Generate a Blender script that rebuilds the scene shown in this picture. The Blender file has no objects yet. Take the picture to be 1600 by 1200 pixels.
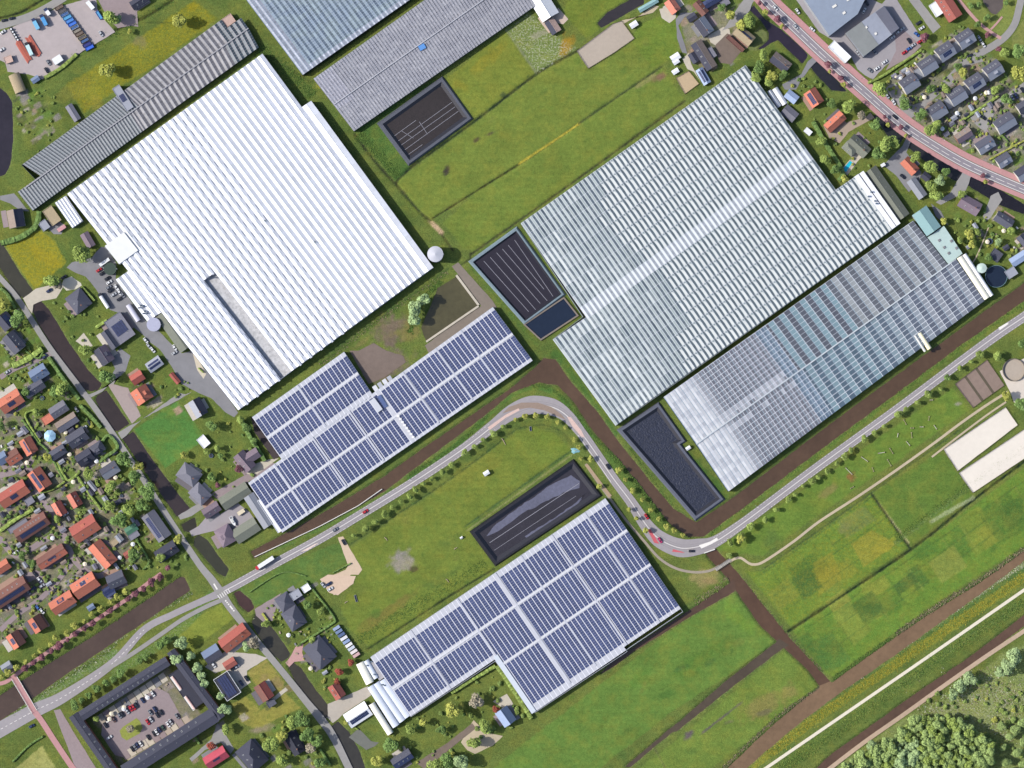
import bpy, bmesh, math, random
import numpy as np
from mathutils import Vector
R = math.radians
random.seed(7)
rs = np.random.RandomState(11)
scene = bpy.context.scene
col = scene.collection
# ---------------------------------------------------------------- camera, sky, sun, exposure
S = 0.45            # metres per photograph pixel on the ground
H = 1900.0          # camera height
cam_d = bpy.data.cameras.new('camera'); cam = bpy.data.objects.new('camera', cam_d); col.objects.link(cam)
cam.location = (0, 0, H); cam_d.sensor_width = 36; cam_d.lens = 36*H/(1600*S); cam_d.clip_start = 10; cam_d.clip_end = 9000
scene.camera = cam
SUN_EL, SUN_AZ = R(39), R(-90)      # low western sun: shadows fall straight to the right
w = bpy.data.worlds.new('World'); scene.world = w; w.use_nodes = True
sk = w.node_tree.nodes.new('ShaderNodeTexSky'); sk.sky_type = 'NISHITA'; sk.sun_disc = False
sk.sun_elevation = SUN_EL; sk.sun_rotation = SUN_AZ; sk.altitude = 0; sk.air_density = 0.8; sk.dust_density = 2.0; sk.ozone_density = 1.0
bg = w.node_tree.nodes['Background']; bg.inputs['Strength'].default_value = 0.145
w.node_tree.links.new(sk.outputs[0], bg.inputs['Color'])
sd = bpy.data.lights.new('sun', 'SUN'); sd.energy = 4.0; sd.angle = R(0.5); sd.color = (1.0, 0.955, 0.88)
sun = bpy.data.objects.new('sun', sd); col.objects.link(sun)
sdir = Vector((-math.cos(SUN_EL), 0.03, math.sin(SUN_EL)))
sun.rotation_euler = sdir.to_track_quat('Z', 'Y').to_euler(); sun.location = (-500, 0, 500)
scene.view_settings.view_transform = 'Standard'; scene.view_settings.look = 'None'
scene.view_settings.gamma = 1; scene.view_settings.use_curve_mapping = False
scene.view_settings.exposure = 0.76
scene.render.resolution_x = 1024; scene.render.resolution_y = 768
scene.render.engine = 'CYCLES'
KEXP = 1.75         # how much brighter the photograph shows a sunlit surface than its base colour
# ---------------------------------------------------------------- coordinates and colours
def W(px, py, z=0.0):               # photograph pixel -> world point at height z
    f = S*(H-z)/H
    return Vector(((px-800)*f, (600-py)*f, z))
def lin(c):
    c = c/255.0
    return c/12.92 if c <= 0.04045 else ((c+0.055)/1.055)**2.4
def C(r, g, b, k=None):
    k = KEXP if k is None else k
    return tuple(min(0.86, lin(v)/k) for v in (r, g, b))
# ---------------------------------------------------------------- materials
MATS = {}
def mat(name, rgb, rough=0.8, var=0.12, scale=0.5, bump=0.0, bscale=2.0, metal=0.0, spec=0.3, rand=0.0, attr=None, stripes=None, isl=0.0, big=0.0):
    """procedural material: base colour (or the colour attribute attr) broken up by noise in metres"""
    if name in MATS: return MATS[name]
    m = bpy.data.materials.new(name); m.use_nodes = True; nt = m.node_tree; N = nt.nodes; L = nt.links
    b = N['Principled BSDF']; b.inputs['Roughness'].default_value = rough; b.inputs['Metallic'].default_value = metal
    b.inputs['Specular IOR Level'].default_value = spec
    geo = N.new('ShaderNodeNewGeometry')
    if attr:
        a = N.new('ShaderNodeAttribute'); a.attribute_name = attr; src = a.outputs['Color']
    else:
        c = N.new('ShaderNodeRGB'); c.outputs[0].default_value = (*rgb, 1); src = c.outputs[0]
    def mult(src, fac_socket, lo, hi):
        mr = N.new('ShaderNodeMapRange'); mr.inputs['From Min'].default_value = 0.25; mr.inputs['From Max'].default_value = 0.75
        mr.inputs['To Min'].default_value = lo; mr.inputs['To Max'].default_value = hi; L.new(fac_socket, mr.inputs['Value'])
        vm = N.new('ShaderNodeVectorMath'); vm.operation = 'SCALE'; L.new(src, vm.inputs[0]); L.new(mr.outputs[0], vm.inputs['Scale'])
        return vm.outputs[0]
    if var > 0:
        n = N.new('ShaderNodeTexNoise'); n.inputs['Scale'].default_value = scale; n.inputs['Detail'].default_value = 6; n.inputs['Roughness'].default_value = 0.65
        L.new(geo.outputs['Position'], n.inputs['Vector']); src = mult(src, n.outputs['Fac'], 1-var, 1+var)
    if big > 0:
        n = N.new('ShaderNodeTexNoise'); n.inputs['Scale'].default_value = 0.035; n.inputs['Detail'].default_value = 4
        L.new(geo.outputs['Position'], n.inputs['Vector']); src = mult(src, n.outputs['Fac'], 1-big, 1+big)
    if isl > 0:
        mr = N.new('ShaderNodeMapRange'); mr.inputs['To Min'].default_value = 1-isl; mr.inputs['To Max'].default_value = 1+isl
        L.new(geo.outputs['Random Per Island'], mr.inputs['Value'])
        vm = N.new('ShaderNodeVectorMath'); vm.operation = 'SCALE'; L.new(src, vm.inputs[0]); L.new(mr.outputs[0], vm.inputs['Scale']); src = vm.outputs[0]
    if rand > 0:
        oi = N.new('ShaderNodeObjectInfo'); mr = N.new('ShaderNodeMapRange'); mr.inputs['To Min'].default_value = 1-rand; mr.inputs['To Max'].default_value = 1+rand
        L.new(oi.outputs['Random'], mr.inputs['Value'])
        vm = N.new('ShaderNodeVectorMath'); vm.operation = 'SCALE'; L.new(src, vm.inputs[0]); L.new(mr.outputs[0], vm.inputs['Scale']); src = vm.outputs[0]
    L.new(src, b.inputs['Base Color'])
    if bump > 0:
        n2 = N.new('ShaderNodeTexNoise'); n2.inputs['Scale'].default_value = bscale; n2.inputs['Detail'].default_value = 4
        L.new(geo.outputs['Position'], n2.inputs['Vector'])
        bp = N.new('ShaderNodeBump'); bp.inputs['Strength'].default_value = bump; bp.inputs['Distance'].default_value = 0.4
        L.new(n2.outputs['Fac'], bp.inputs['Height']); L.new(bp.outputs[0], b.inputs['Normal'])
    MATS[name] = m
    return m
# ---------------------------------------------------------------- objects
def tag(o, label=None, cat=None, group=None, kind=None):
    if label: o['label'] = label
    if cat: o['category'] = cat
    if group: o['group'] = group
    if kind: o['kind'] = kind
    return o
def link(name, me, parent=None, m=None):
    o = bpy.data.objects.new(name, me); col.objects.link(o)
    if parent is not None: o.parent = parent
    if m is not None and me is not None:
        ms = m if isinstance(m, (list, tuple)) else [m]
        if len(me.materials) == 0:
            for x in ms: me.materials.append(x)
    return o
def empty(name, loc, rz=0.0):
    o = bpy.data.objects.new(name, None); col.objects.link(o); o.location = loc; o.rotation_euler = (0, 0, rz); o.empty_display_size = 1
    return o
class MB:
    """collects faces for one mesh"""
    def __init__(self): self.v = []; self.f = []; self.mi = []; self.c = []
    def quad(self, pts, mi=0, c=None):
        n = len(self.v); self.v += [tuple(p) for p in pts]; self.f.append(tuple(range(n, n+len(pts)))); self.mi.append(mi); self.c.append(c or (1, 1, 1))
    def box(self, x0, x1, y0, y1, z0, z1, mi=0, c=None, bottom=False):
        p = [(x0,y0,z0),(x1,y0,z0),(x1,y1,z0),(x0,y1,z0),(x0,y0,z1),(x1,y0,z1),(x1,y1,z1),(x0,y1,z1)]
        n = len(self.v); self.v += p
        fs = [(4,5,6,7),(0,1,5,4),(1,2,6,5),(2,3,7,6),(3,0,4,7)] + ([(3,2,1,0)] if bottom else [])
        for f in fs: self.f.append(tuple(n+i for i in f)); self.mi.append(mi); self.c.append(c or (1, 1, 1))
    def obox(self, a, b, wd, z0, z1, mi=0, c=None):   # box along the line a-b, width wd
        a = Vector(a[:2]); b = Vector(b[:2]); d = (b-a).normalized(); n = Vector((-d.y, d.x))*wd/2
        p = [a-n, b-n, b+n, a+n]; k = len(self.v)
        self.v += [(q.x, q.y, z0) for q in p] + [(q.x, q.y, z1) for q in p]
        for f in [(4,5,6,7),(0,1,5,4),(1,2,6,5),(2,3,7,6),(3,0,4,7)]: self.f.append(tuple(k+i for i in f)); self.mi.append(mi); self.c.append(c or (1,1,1))
    def prism(self, poly, z0, z1, mi=0, top=True, mi_top=None):
        n = len(poly); k = len(self.v)
        self.v += [(p[0], p[1], z0) for p in poly] + [(p[0], p[1], z1) for p in poly]
        for i in range(n):
            j = (i+1) % n; self.f.append((k+i, k+j, k+n+j, k+n+i)); self.mi.append(mi); self.c.append((1,1,1))
        if top: self.f.append(tuple(k+n+i for i in range(n))); self.mi.append(mi if mi_top is None else mi_top); self.c.append((1,1,1))
    def cyl(self, x, y, r, z0, z1, n=20, r1=None, mi=0):
        r1 = r if r1 is None else r1
        k = len(self.v)
        for i in range(n): a = 2*math.pi*i/n; self.v.append((x+r*math.cos(a), y+r*math.sin(a), z0))
        for i in range(n): a = 2*math.pi*i/n; self.v.append((x+r1*math.cos(a), y+r1*math.sin(a), z1))
        for i in range(n):
            j = (i+1) % n; self.f.append((k+i, k+j, k+n+j, k+n+i)); self.mi.append(mi); self.c.append((1,1,1))
        self.f.append(tuple(k+n+i for i in range(n))); self.mi.append(mi); self.c.append((1,1,1))
    def mesh(self, name, mats, colattr=False):
        me = bpy.data.meshes.new(name); me.from_pydata(self.v, [], self.f)
        for m in (mats if isinstance(mats, (list, tuple)) else [mats]): me.materials.append(m)
        me.polygons.foreach_set('material_index', self.mi)
        if colattr:
            a = me.attributes.new('Col', 'FLOAT_COLOR', 'FACE')
            a.data.foreach_set('color', [x for c in self.c for x in (*c, 1.0)])
        me.update(); return me
    def build(self, name, mats, parent=None, colattr=False):
        return link(name, self.mesh(name, mats, colattr), parent)
def ccw(poly):
    a = 0
    for i in range(len(poly)):
        p, q = poly[i], poly[(i+1) % len(poly)]; a += p[0]*q[1]-q[0]*p[1]
    return list(poly) if a > 0 else list(poly)[::-1]
_z = [0.05]
def nextz():
    _z[0] += 0.0015; return _z[0]
def roughen(poly, step, amp, seed=0):
    r = random.Random(seed); out = []
    for i in range(len(poly)):
        p, q = poly[i], poly[(i+1) % len(poly)]; d = math.hypot(q[0]-p[0], q[1]-p[1]); n = max(1, int(d/step))
        for k in range(n):
            t = k/n; a = amp if k else amp*0.4
            out.append((p[0]+(q[0]-p[0])*t+r.uniform(-a, a), p[1]+(q[1]-p[1])*t+r.uniform(-a, a)))
    return out
def sheet(name, poly, m, label=None, z=None, rough=0.0, step=6):
    if rough: poly = roughen(poly, step, rough, int(poly[0][0]*7+poly[0][1]))
    z = nextz() if z is None else z
    pts = ccw([tuple(W(x, y, z)) for x, y in poly])
    mb = MB(); mb.quad(pts); o = mb.build(name, m); tag(o, label, None, None, 'structure')
    return o
def catmull(pts, step=4.0):
    P = [Vector(p[:2]) for p in pts]; ws = [p[2] if len(p) > 2 else None for p in pts]
    out = []
    for i in range(len(P)-1):
        p0 = P[max(i-1, 0)]; p1 = P[i]; p2 = P[i+1]; p3 = P[min(i+2, len(P)-1)]
        n = max(1, int((p2-p1).length/step))
        for k in range(n):
            t = k/n
            q = 0.5*((2*p1)+(-p0+p2)*t+(2*p0-5*p1+4*p2-p3)*t*t+(-p0+3*p1-3*p2+p3)*t**3)
            wv = None if ws[i] is None else ws[i]+(ws[i+1]-ws[i])*t
            out.append((q.x, q.y, wv))
    out.append((P[-1].x, P[-1].y, ws[-1])); return out
def offset_line(pl, off):
    out = []
    for i in range(len(pl)):
        a = pl[max(i-1, 0)]; b = pl[min(i+1, len(pl)-1)]; d = math.hypot(b[0]-a[0], b[1]-a[1]) or 1
        nx, ny = -(b[1]-a[1])/d, (b[0]-a[0])/d
        out.append((pl[i][0]+nx*off, pl[i][1]+ny*off))
    return out
def ribbon(name, pts, width, m, label=None, z=None, kind='structure', parent=None):
    pl = catmull(pts); z = nextz() if z is None else z; mb = MB()
    L_, R_ = [], []
    for i, p in enumerate(pl):
        wd = p[2] if p[2] is not None else width
        a = pl[max(i-1, 0)]; b = pl[min(i+1, len(pl)-1)]; d = math.hypot(b[0]-a[0], b[1]-a[1]) or 1
        nx, ny = -(b[1]-a[1])/d*wd/2, (b[0]-a[0])/d*wd/2
        L_.append(W(p[0]+nx, p[1]+ny, z)); R_.append(W(p[0]-nx, p[1]-ny, z))
    mb.v = [tuple(q) for q in L_]+[tuple(q) for q in R_]; n = len(L_)
    for i in range(n-1): mb.f.append((i, i+1, n+i+1, n+i)); mb.mi.append(0); mb.c.append((1,1,1))
    o = mb.build(name, m, parent)
    if parent is None: tag(o, label, None, None, kind)
    return o
def dashes(parent, pts, width, m, dash=4, gap=5, off=0.0, z=None, t0=0.0, t1=1.0, name='road_marking'):
    pl = catmull(pts, 1.5); pl = [(p[0], p[1]) for p in pl]
    if off: pl = offset_line(pl, off)
    z = nextz() if z is None else z; mb = MB(); acc = 0; tot = len(pl)
    for i in range(int(tot*t0), int(tot*t1)-1):
        a, b = pl[i], pl[i+1]; d = math.hypot(b[0]-a[0], b[1]-a[1]); acc += d
        if gap > 0 and acc % (dash+gap) > dash: continue
        nx, ny = -(b[1]-a[1])/(d or 1)*width/2, (b[0]-a[0])/(d or 1)*width/2
        mb.quad([W(a[0]+nx, a[1]+ny, z), W(b[0]+nx, b[1]+ny, z), W(b[0]-nx, b[1]-ny, z), W(a[0]-nx, a[1]-ny, z)])
    o = mb.build(name, m, parent); o['kind'] = 'stuff'; return o
# ---------------------------------------------------------------- terrain: one height grid, split into the ground and its fields
GX, GY = 392, 302
NX, NY = 2*GX+1, 2*GY+1
gx, gy = np.meshgrid(np.linspace(-GX, GX, NX), np.linspace(-GY, GY, NY))      # metres
pxg, pyg = gx/S+800, 600-gy/S                                                   # the same points in photograph pixels
def vnoise(x, y, scale, seed):
    r = np.random.RandomState(seed); g = r.rand(256, 256)
    u, v = x/scale+1000, y/scale+1000; i, j = np.floor(u).astype(int), np.floor(v).astype(int)
    fu, fv = u-i, v-j; fu = fu*fu*(3-2*fu); fv = fv*fv*(3-2*fv); i %= 256; j %= 256; i1, j1 = (i+1) % 256, (j+1) % 256
    return (g[i, j]*(1-fu)+g[i1, j]*fu)*(1-fv)+(g[i, j1]*(1-fu)+g[i1, j1]*fu)*fv
def fbm(x, y, scale, seed, o=4):
    t = 0; a = 0.5; s = 0
    for k in range(o): t = t+a*vnoise(x, y, scale/2**k, seed+k); s += a; a *= 0.55
    return t/s
n_mid = fbm(gx, gy, 18, 3); n_fine = fbm(gx, gy, 4.0, 9, 3); n_big = fbm(gx, gy, 60, 21)
def inside(poly, X, Y):
    r = np.zeros(X.shape, bool); n = len(poly)
    for i in range(n):
        x1, y1 = poly[i]; x2, y2 = poly[(i+1) % n]
        if y1 == y2: continue
        c = ((y1 > Y) != (y2 > Y)) & (X < (x2-x1)*(Y-y1)/(y2-y1)+x1); r ^= c
    return r
def segdist(pl, X, Y, closed=False):
    d = np.full(X.shape, 1e9); n = len(pl)
    for i in range(n if closed else n-1):
        x1, y1 = pl[i]; x2, y2 = pl[(i+1) % n]; dx, dy = x2-x1, y2-y1; q = dx*dx+dy*dy or 1e-9
        t = np.clip(((X-x1)*dx+(Y-y1)*dy)/q, 0, 1); d = np.minimum(d, np.hypot(X-x1-t*dx, Y-y1-t*dy))
    return d
def window(pl, pad):
    xs = [p[0] for p in pl]; ys = [p[1] for p in pl]
    i0 = int(np.clip((min(xs)-pad-800)*S+GX, 0, NX-1)); i1 = int(np.clip((max(xs)+pad-800)*S+GX+2, 1, NX))
    j0 = int(np.clip((600-(max(ys)+pad))*S+GY, 0, NY-1)); j1 = int(np.clip((600-(min(ys)-pad))*S+GY+2, 1, NY))
    return np.s_[j0:j1, i0:i1]
_C0 = C
def C(r, g, b, k=None):
    if g > b+25 and g >= r-12: r, g, b = r+11, g+9, b+9
    return _C0(r, g, b, k)
colr = np.zeros((NY, NX, 3)); colr[:] = C(92, 110, 50)
det = np.zeros((NY, NX, 3)); det[..., 0] = 0.5          # r tall growth, g yellow flowers, b white flowers
hgt = np.zeros((NY, NX)); region = np.zeros((NY, NX), int)
# broken up verge colours everywhere first
k = np.clip((n_mid-0.42)*4, 0, 1)[..., None]; colr[:] = colr*(1-k*0.5)+np.array(C(66, 92, 40))*k*0.5
k = np.clip((n_big-0.5)*4, 0, 1)[..., None]; colr[:] = colr*(1-k*0.3)+np.array(C(112, 116, 52))*k*0.3
def paint(sl, k, rgb, dt=None):
    k = np.clip(k, 0, 1)[..., None]; colr[sl] = colr[sl]*(1-k)+np.array(C(*rgb))*k
    if dt is not None: det[sl] = det[sl]*(1-k)+np.array(dt)*k
FIELDS = [None]
def field(poly, rgb, label, dt=(0.15, 0, 0), soft=3.0, name='meadow'):
    sl = window(poly, 8); X, Y = pxg[sl], pyg[sl]; i = inside(poly, X, Y)
    d = segdist(poly, X, Y, True)*np.where(i, 1, -1)+(n_fine[sl]-0.5)*soft*1.6
    paint(sl, d/soft+0.5, rgb, dt); FIELDS.append((name, label)); r = region[sl]; r[i] = len(FIELDS)-1; region[sl] = r
def patch(poly, rgb, a=1.0, soft=4.0, dt=None, ragged=1.6):
    sl = window(poly, 10); X, Y = pxg[sl], pyg[sl]
    d = segdist(poly, X, Y, True)*np.where(inside(poly, X, Y), 1, -1)+(n_fine[sl]-0.5)*soft*ragged+(n_mid[sl]-0.5)*soft*ragged*1.5
    paint(sl, np.clip(d/soft+0.5, 0, 1)*a, rgb, dt)
def blob(x, y, rx, ry, rgb, a=0.8, ang=33, ragged=0.9, dt=None):
    m = max(rx, ry)*1.8; sl = window([(x-m, y-m), (x+m, y+m)], 2); ca, sa = math.cos(R(ang)), math.sin(R(ang))
    X, Y = pxg[sl]-x, y-pyg[sl]; u, v = (X*ca+Y*sa)/rx, (-X*sa+Y*ca)/ry
    d = 1-np.hypot(u, v)+(n_fine[sl]-0.5)*ragged+(n_mid[sl]-0.5)*ragged*1.6
    paint(sl, np.clip(d*2.2, 0, 1)*a, rgb, dt)
def stroke(pl, width, rgb, a=0.9, cut=0.0, dt=None, ragged=0.8, smooth=True):
    if smooth and len(pl) > 2: pl = [(p[0], p[1]) for p in catmull(pl, 8)]
    sl = window(pl, width+6); d = segdist(pl, pxg[sl], pyg[sl])+(n_fine[sl]-0.5)*ragged*2
    paint(sl, np.clip((width/2-d)/1.6+0.5, 0, 1)*a, rgb, dt)
    if cut: hgt[sl] = np.minimum(hgt[sl], -cut*np.clip((width/2+2-d)/3.0, 0, 1))
WATERS = []
def water(poly, name, label, rgb=(72, 58, 48), depth=0.75, bank=3.2, bankcol=(70, 92, 44), smooth=False):
    """cut a water course into the grid; its sheet is laid later"""
    if smooth: poly = [(p[0], p[1]) for p in catmull(poly+[poly[0]], 10)][:-1]
    sl = window(poly, 16); X, Y = pxg[sl], pyg[sl]
    d = segdist(poly, X, Y, True)*np.where(inside(poly, X, Y), 1, -1)+(n_fine[sl]-0.5)*1.8
    z = np.where(d > 0, -depth-np.minimum(d*0.12, 0.7), -depth*np.clip(1+d/bank, 0, 1)); hgt[sl] = np.minimum(hgt[sl], z)
    paint(sl, np.clip(1-np.abs(d+1.5)/3.0, 0, 1)*0.8, bankcol, (0.9, 0, 0.05)); paint(sl, np.clip(d/2, 0, 1), (58, 48, 38), (0, 0, 0))
    paint(sl, np.clip(1-np.abs(d+0.3)/1.1, 0, 1)*0.55, (118, 108, 76))
    WATERS.append((poly, name, label, rgb, depth))
def band(pl, width):                # polyline with width(s) -> polygon
    pl = catmull(pl, 10); pl = [(p[0], p[1], p[2] if p[2] is not None else width) for p in pl]; L_, R_ = [], []
    for i, p in enumerate(pl):
        a = pl[max(i-1, 0)]; b = pl[min(i+1, len(pl)-1)]; d = math.hypot(b[0]-a[0], b[1]-a[1]) or 1
        nx, ny = -(b[1]-a[1])/d*p[2]/2, (b[0]-a[0])/d*p[2]/2; L_.append((p[0]+nx, p[1]+ny)); R_.append((p[0]-nx, p[1]-ny))
    return L_+R_[::-1]
# ---- fields
G_OL = (102, 120, 48); G_BR = (86, 124, 46); G_MID = (98, 120, 48)
field([(618,285),(742,194),(838,119),(903,82),(922,110),(988,64),(1058,30),(1070,70),(1035,101),(960,151),(840,236),(745,296),(676,341),(646,330)], G_OL, 'olive green pasture strip beside the lined basin', soft=2.5)
field([(692,349),(745,300),(840,240),(960,156),(1036,105),(1068,154),(870,300),(742,390),(722,388),(712,372)], (100,120,48), 'long pasture along the silvery glasshouse', soft=2.5)
field([(694,126),(790,48),(838,114),(742,184)], (108,122,46), 'small paddock beside the lined basin with yellow edge', soft=2.5)
field([(792,46),(826,20),(860,50),(900,76),(840,113)], (104,122,60), 'paddock with white flowers below the shed', dt=(0.4,0,0.6))
field([(886,0),(985,-5),(960,28),(915,60),(880,20)], (98,116,42), 'grass field beyond the shed yard')
field([(985,62),(1000,38),(1030,25),(1062,25),(1070,70),(1052,88),(1020,105)], (96,120,44), 'lawn between the sand arena and the farm lane', soft=2)
field([(545,858),(640,796),(720,742),(780,694),(805,676),(835,667),(868,676),(893,702),(735,816),(737,834),(772,886),(700,930),(578,1012),(548,985),(532,950),(566,888)], (100,118,46), 'rough meadow inside the bend of the road', soft=3)
field([(1146,926),(1216,1001),(1140,1054),(1050,1112),(1000,1152),(960,1182),(925,1212),(760,1212),(795,1180),(960,1052),(1072,968)], (88,120,50), 'bright green hay meadow below the solar roof', soft=2.5)
field([(1230,1012),(1279,1072),(1222,1112),(1150,1172),(1100,1210),(985,1210),(1052,1160),(1150,1078)], (98,122,50), 'worn meadow with a muddy patch between the canals', dt=(0.4,0,0), soft=3)
field([(1165,892),(1190,893),(1362,772),(1420,855),(1330,915),(1235,980)], (96,124,46), 'patchwork meadow with orange sorrel', dt=(0.35,0.25,0), soft=2)
field([(1364,770),(1472,704),(1519,774),(1424,853)], (84,112,44), 'mown paddock beside the white sand arenas', soft=2)
field([(1238,986),(1425,861),(1600,732),(1640,705),(1640,835),(1600,853),(1450,950),(1302,1058),(1290,1052)], (90,124,46), 'chequered test plots beside the brown canal', dt=(0.3,0.1,0), soft=2)
field([(1118,858),(1180,816),(1280,750),(1400,665),(1488,606),(1515,640),(1400,722),(1280,803),(1192,868),(1160,866)], (92,120,46), 'grass strip with dog training hurdles', soft=2.5)
field([(209,671),(277,627),(322,684),(258,732)], (74,120,54), 'square of bright green lawn beside the ditch', soft=1.5, name='lawn')
field([(6,386),(40,368),(62,360),(84,376),(104,410),(54,453)], (124,126,40), 'small pasture yellow with buttercups', dt=(0.3,0.7,0), soft=2)
field([(104,132),(180,84),(248,38),(305,0),(338,30),(240,104),(178,142),(132,176)], (112,118,38), 'rough yellow meadow beside the dark glasshouse', dt=(0.4,0.45,0), soft=3)
field([(22,1202),(66,1166),(88,1202)], (150,152,88), 'pale sports pitch beside the red cycle path', soft=1.5)
field([(268,987),(346,943),(366,966),(330,992),(300,1018)], (118,132,52), 'grass triangle by the road junction', soft=2)
field([(368,918),(440,884),(530,846),(540,858),(540,880),(470,922),(392,950)], (80,110,50), 'green roadside field by the ditch', soft=2)
field([(392,1045),(416,1030),(445,1066),(440,1082),(418,1094),(400,1070),(386,1052)], (136,130,66), 'dry lawn in front of the red roofed house', soft=1.5, name='lawn')
field([(362,1100),(384,1088),(408,1110),(445,1083),(470,1106),(440,1120),(400,1140),(376,1128)], (134,132,62), 'dry lawn behind the red roofed house', soft=1.5, name='lawn')
field([(1170,60),(1188,40),(1202,55),(1204,62),(1186,80),(1170,78)], (104,116,70), 'lawn inside the bend of the moat', soft=1.5, name='lawn')
field([(1500,0),(1592,-4),(1580,40),(1556,62),(1540,52),(1520,28)], (112,126,62), 'park lawn around the pond', soft=2, name='lawn')
field([(1580,60),(1600,30),(1640,20),(1640,90),(1600,95),(1582,74)], (112,122,66), 'verge beside the curving street', soft=2, name='lawn')
# ---- blotches, bare soil, flowers
for x,y,rx,ry,c,a,an in [(743,219,11,7,(64,52,54),.95,20),(768,208,14,4,(78,66,62),.8,25),(698,265,6,9,(60,52,54),.95,-20),(786,148,5,4,(58,74,44),.8,0),(825,119,4,3,(52,66,46),.8,0),
  (1035,118,16,10,(128,96,84),.85,30),(1010,125,28,4,(134,128,84),.6,35),(760,95,45,10,(140,132,40),.5,40),(718,135,10,20,(132,128,40),.5,60),
  (625,875,26,20,(146,140,134),.98,0),(648,890,8,6,(78,62,54),.9,0),(690,905,30,10,(72,98,44),.6,30),(600,960,60,9,(122,100,60),.5,35),(700,850,40,16,(84,108,50),.4,30),(640,800,50,14,(112,118,48),.5,30),
  (860,690,40,14,(96,120,42),.5,-30),(740,740,60,20,(118,122,48),.5,30),(560,920,20,10,(96,112,50),.5,0),
  (1075,1150,14,8,(96,84,92),.95,35),(1190,1100,55,22,(126,118,66),.75,30),(1130,1120,60,2.5,(96,86,92),.85,38),(1140,1128,16,5,(112,98,86),.6,20),(1195,1113,14,5,(104,98,80),.6,20),
  (1080,1040,60,16,(70,110,40),.5,30),(1110,1035,14,7,(56,92,44),.7,30),(1060,1045,16,6,(58,92,44),.7,20),(1040,1085,20,8,(60,98,40),.6,20),(1000,1060,30,14,(74,112,42),.6,30),(1150,960,40,14,(100,136,46),.5,-40),
  (1330,745,11,12,(136,104,62),.95,0),(1298,766,24,8,(138,122,80),.6,30),(1496,631,8,5,(150,146,132),.95,0),(1380,855,16,10,(140,136,40),.7,30),(1290,895,18,12,(140,132,44),.7,0),(1310,890,26,18,(126,128,48),.6,0),(1245,880,20,14,(118,126,50),.5,0),(1300,915,14,12,(104,122,52),.7,30),
  (1520,845,16,10,(132,134,48),.6,0),(1210,845,22,20,(86,112,52),.6,0),(1320,825,18,8,(116,108,78),.5,35),(1440,790,12,6,(72,98,42),.5,0),(1100,905,28,16,(142,132,84),.8,10),(1108,908,14,6,(150,128,92),.6,0),
  (215,65,18,12,(120,112,84),.6,0),(125,135,40,14,(120,118,50),.5,30),(150,160,16,14,(126,118,44),.6,0),(240,90,20,10,(92,106,40),.5,0),(585,130,8,4,(150,140,50),.6,60),(500,135,10,7,(142,138,46),.7,0),(560,158,4,26,(120,124,52),.6,30),
  (610,520,40,26,(118,104,90),.95,30),(600,565,46,30,(116,104,94),.95,0),(640,520,20,18,(116,112,62),.85,0),(566,535,30,6,(120,116,66),.7,35),(690,555,60,5,(120,110,84),.7,33),(70,400,24,10,(140,130,34),.6,-40),(40,410,10,16,(132,134,44),.5,0),
  (885,70,12,18,(170,130,40),.8,-20),(840,55,16,5,(166,160,140),.6,20),(300,10,12,8,(138,130,30),.7,0),(430,1065,14,10,(150,128,96),.6,20),(410,1060,18,8,(146,126,92),.5,30),(408,1140,24,8,(150,136,120),.8,10),(455,1075,10,6,(150,126,96),.6,0),
  (1350,1170,60,30,(90,118,50),.7,30),(1500,1090,60,18,(112,124,72),.7,30),(1560,1100,50,24,(88,118,58),.6,20),(1530,1120,30,10,(150,152,120),.5,20),(1500,1105,40,8,(148,150,124),.5,15)]:
    blob(x, y, rx, ry, c, a, an, dt=((0.1,0,0) if max(c)-min(c) < 50 else None))
for q in [(630,300,5),(655,255,3)]: blob(q[0], q[1], q[2], q[2], (80,70,60), .6)
patch([(666,343),(676,346),(684,352),(694,362),(692,370),(684,362),(676,354)], (196,168,136), .95, 2)
for i in range(260):                # grazing tufts and droppings over the pastures
    x, y = random.choice([(random.uniform(640,1060), random.uniform(60,380)), (random.uniform(560,880), random.uniform(690,980)), (random.uniform(820,1270), random.uniform(940,1190)), (random.uniform(1180,1590), random.uniform(720,1040))])
    r_ = random.uniform(1.5, 7); blob(x, y, r_*random.uniform(1,2.2), r_, random.choice([(70,102,40),(118,128,50),(82,112,42),(104,114,52),(64,96,42)]), random.uniform(.25,.55), random.uniform(0,90))
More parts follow.
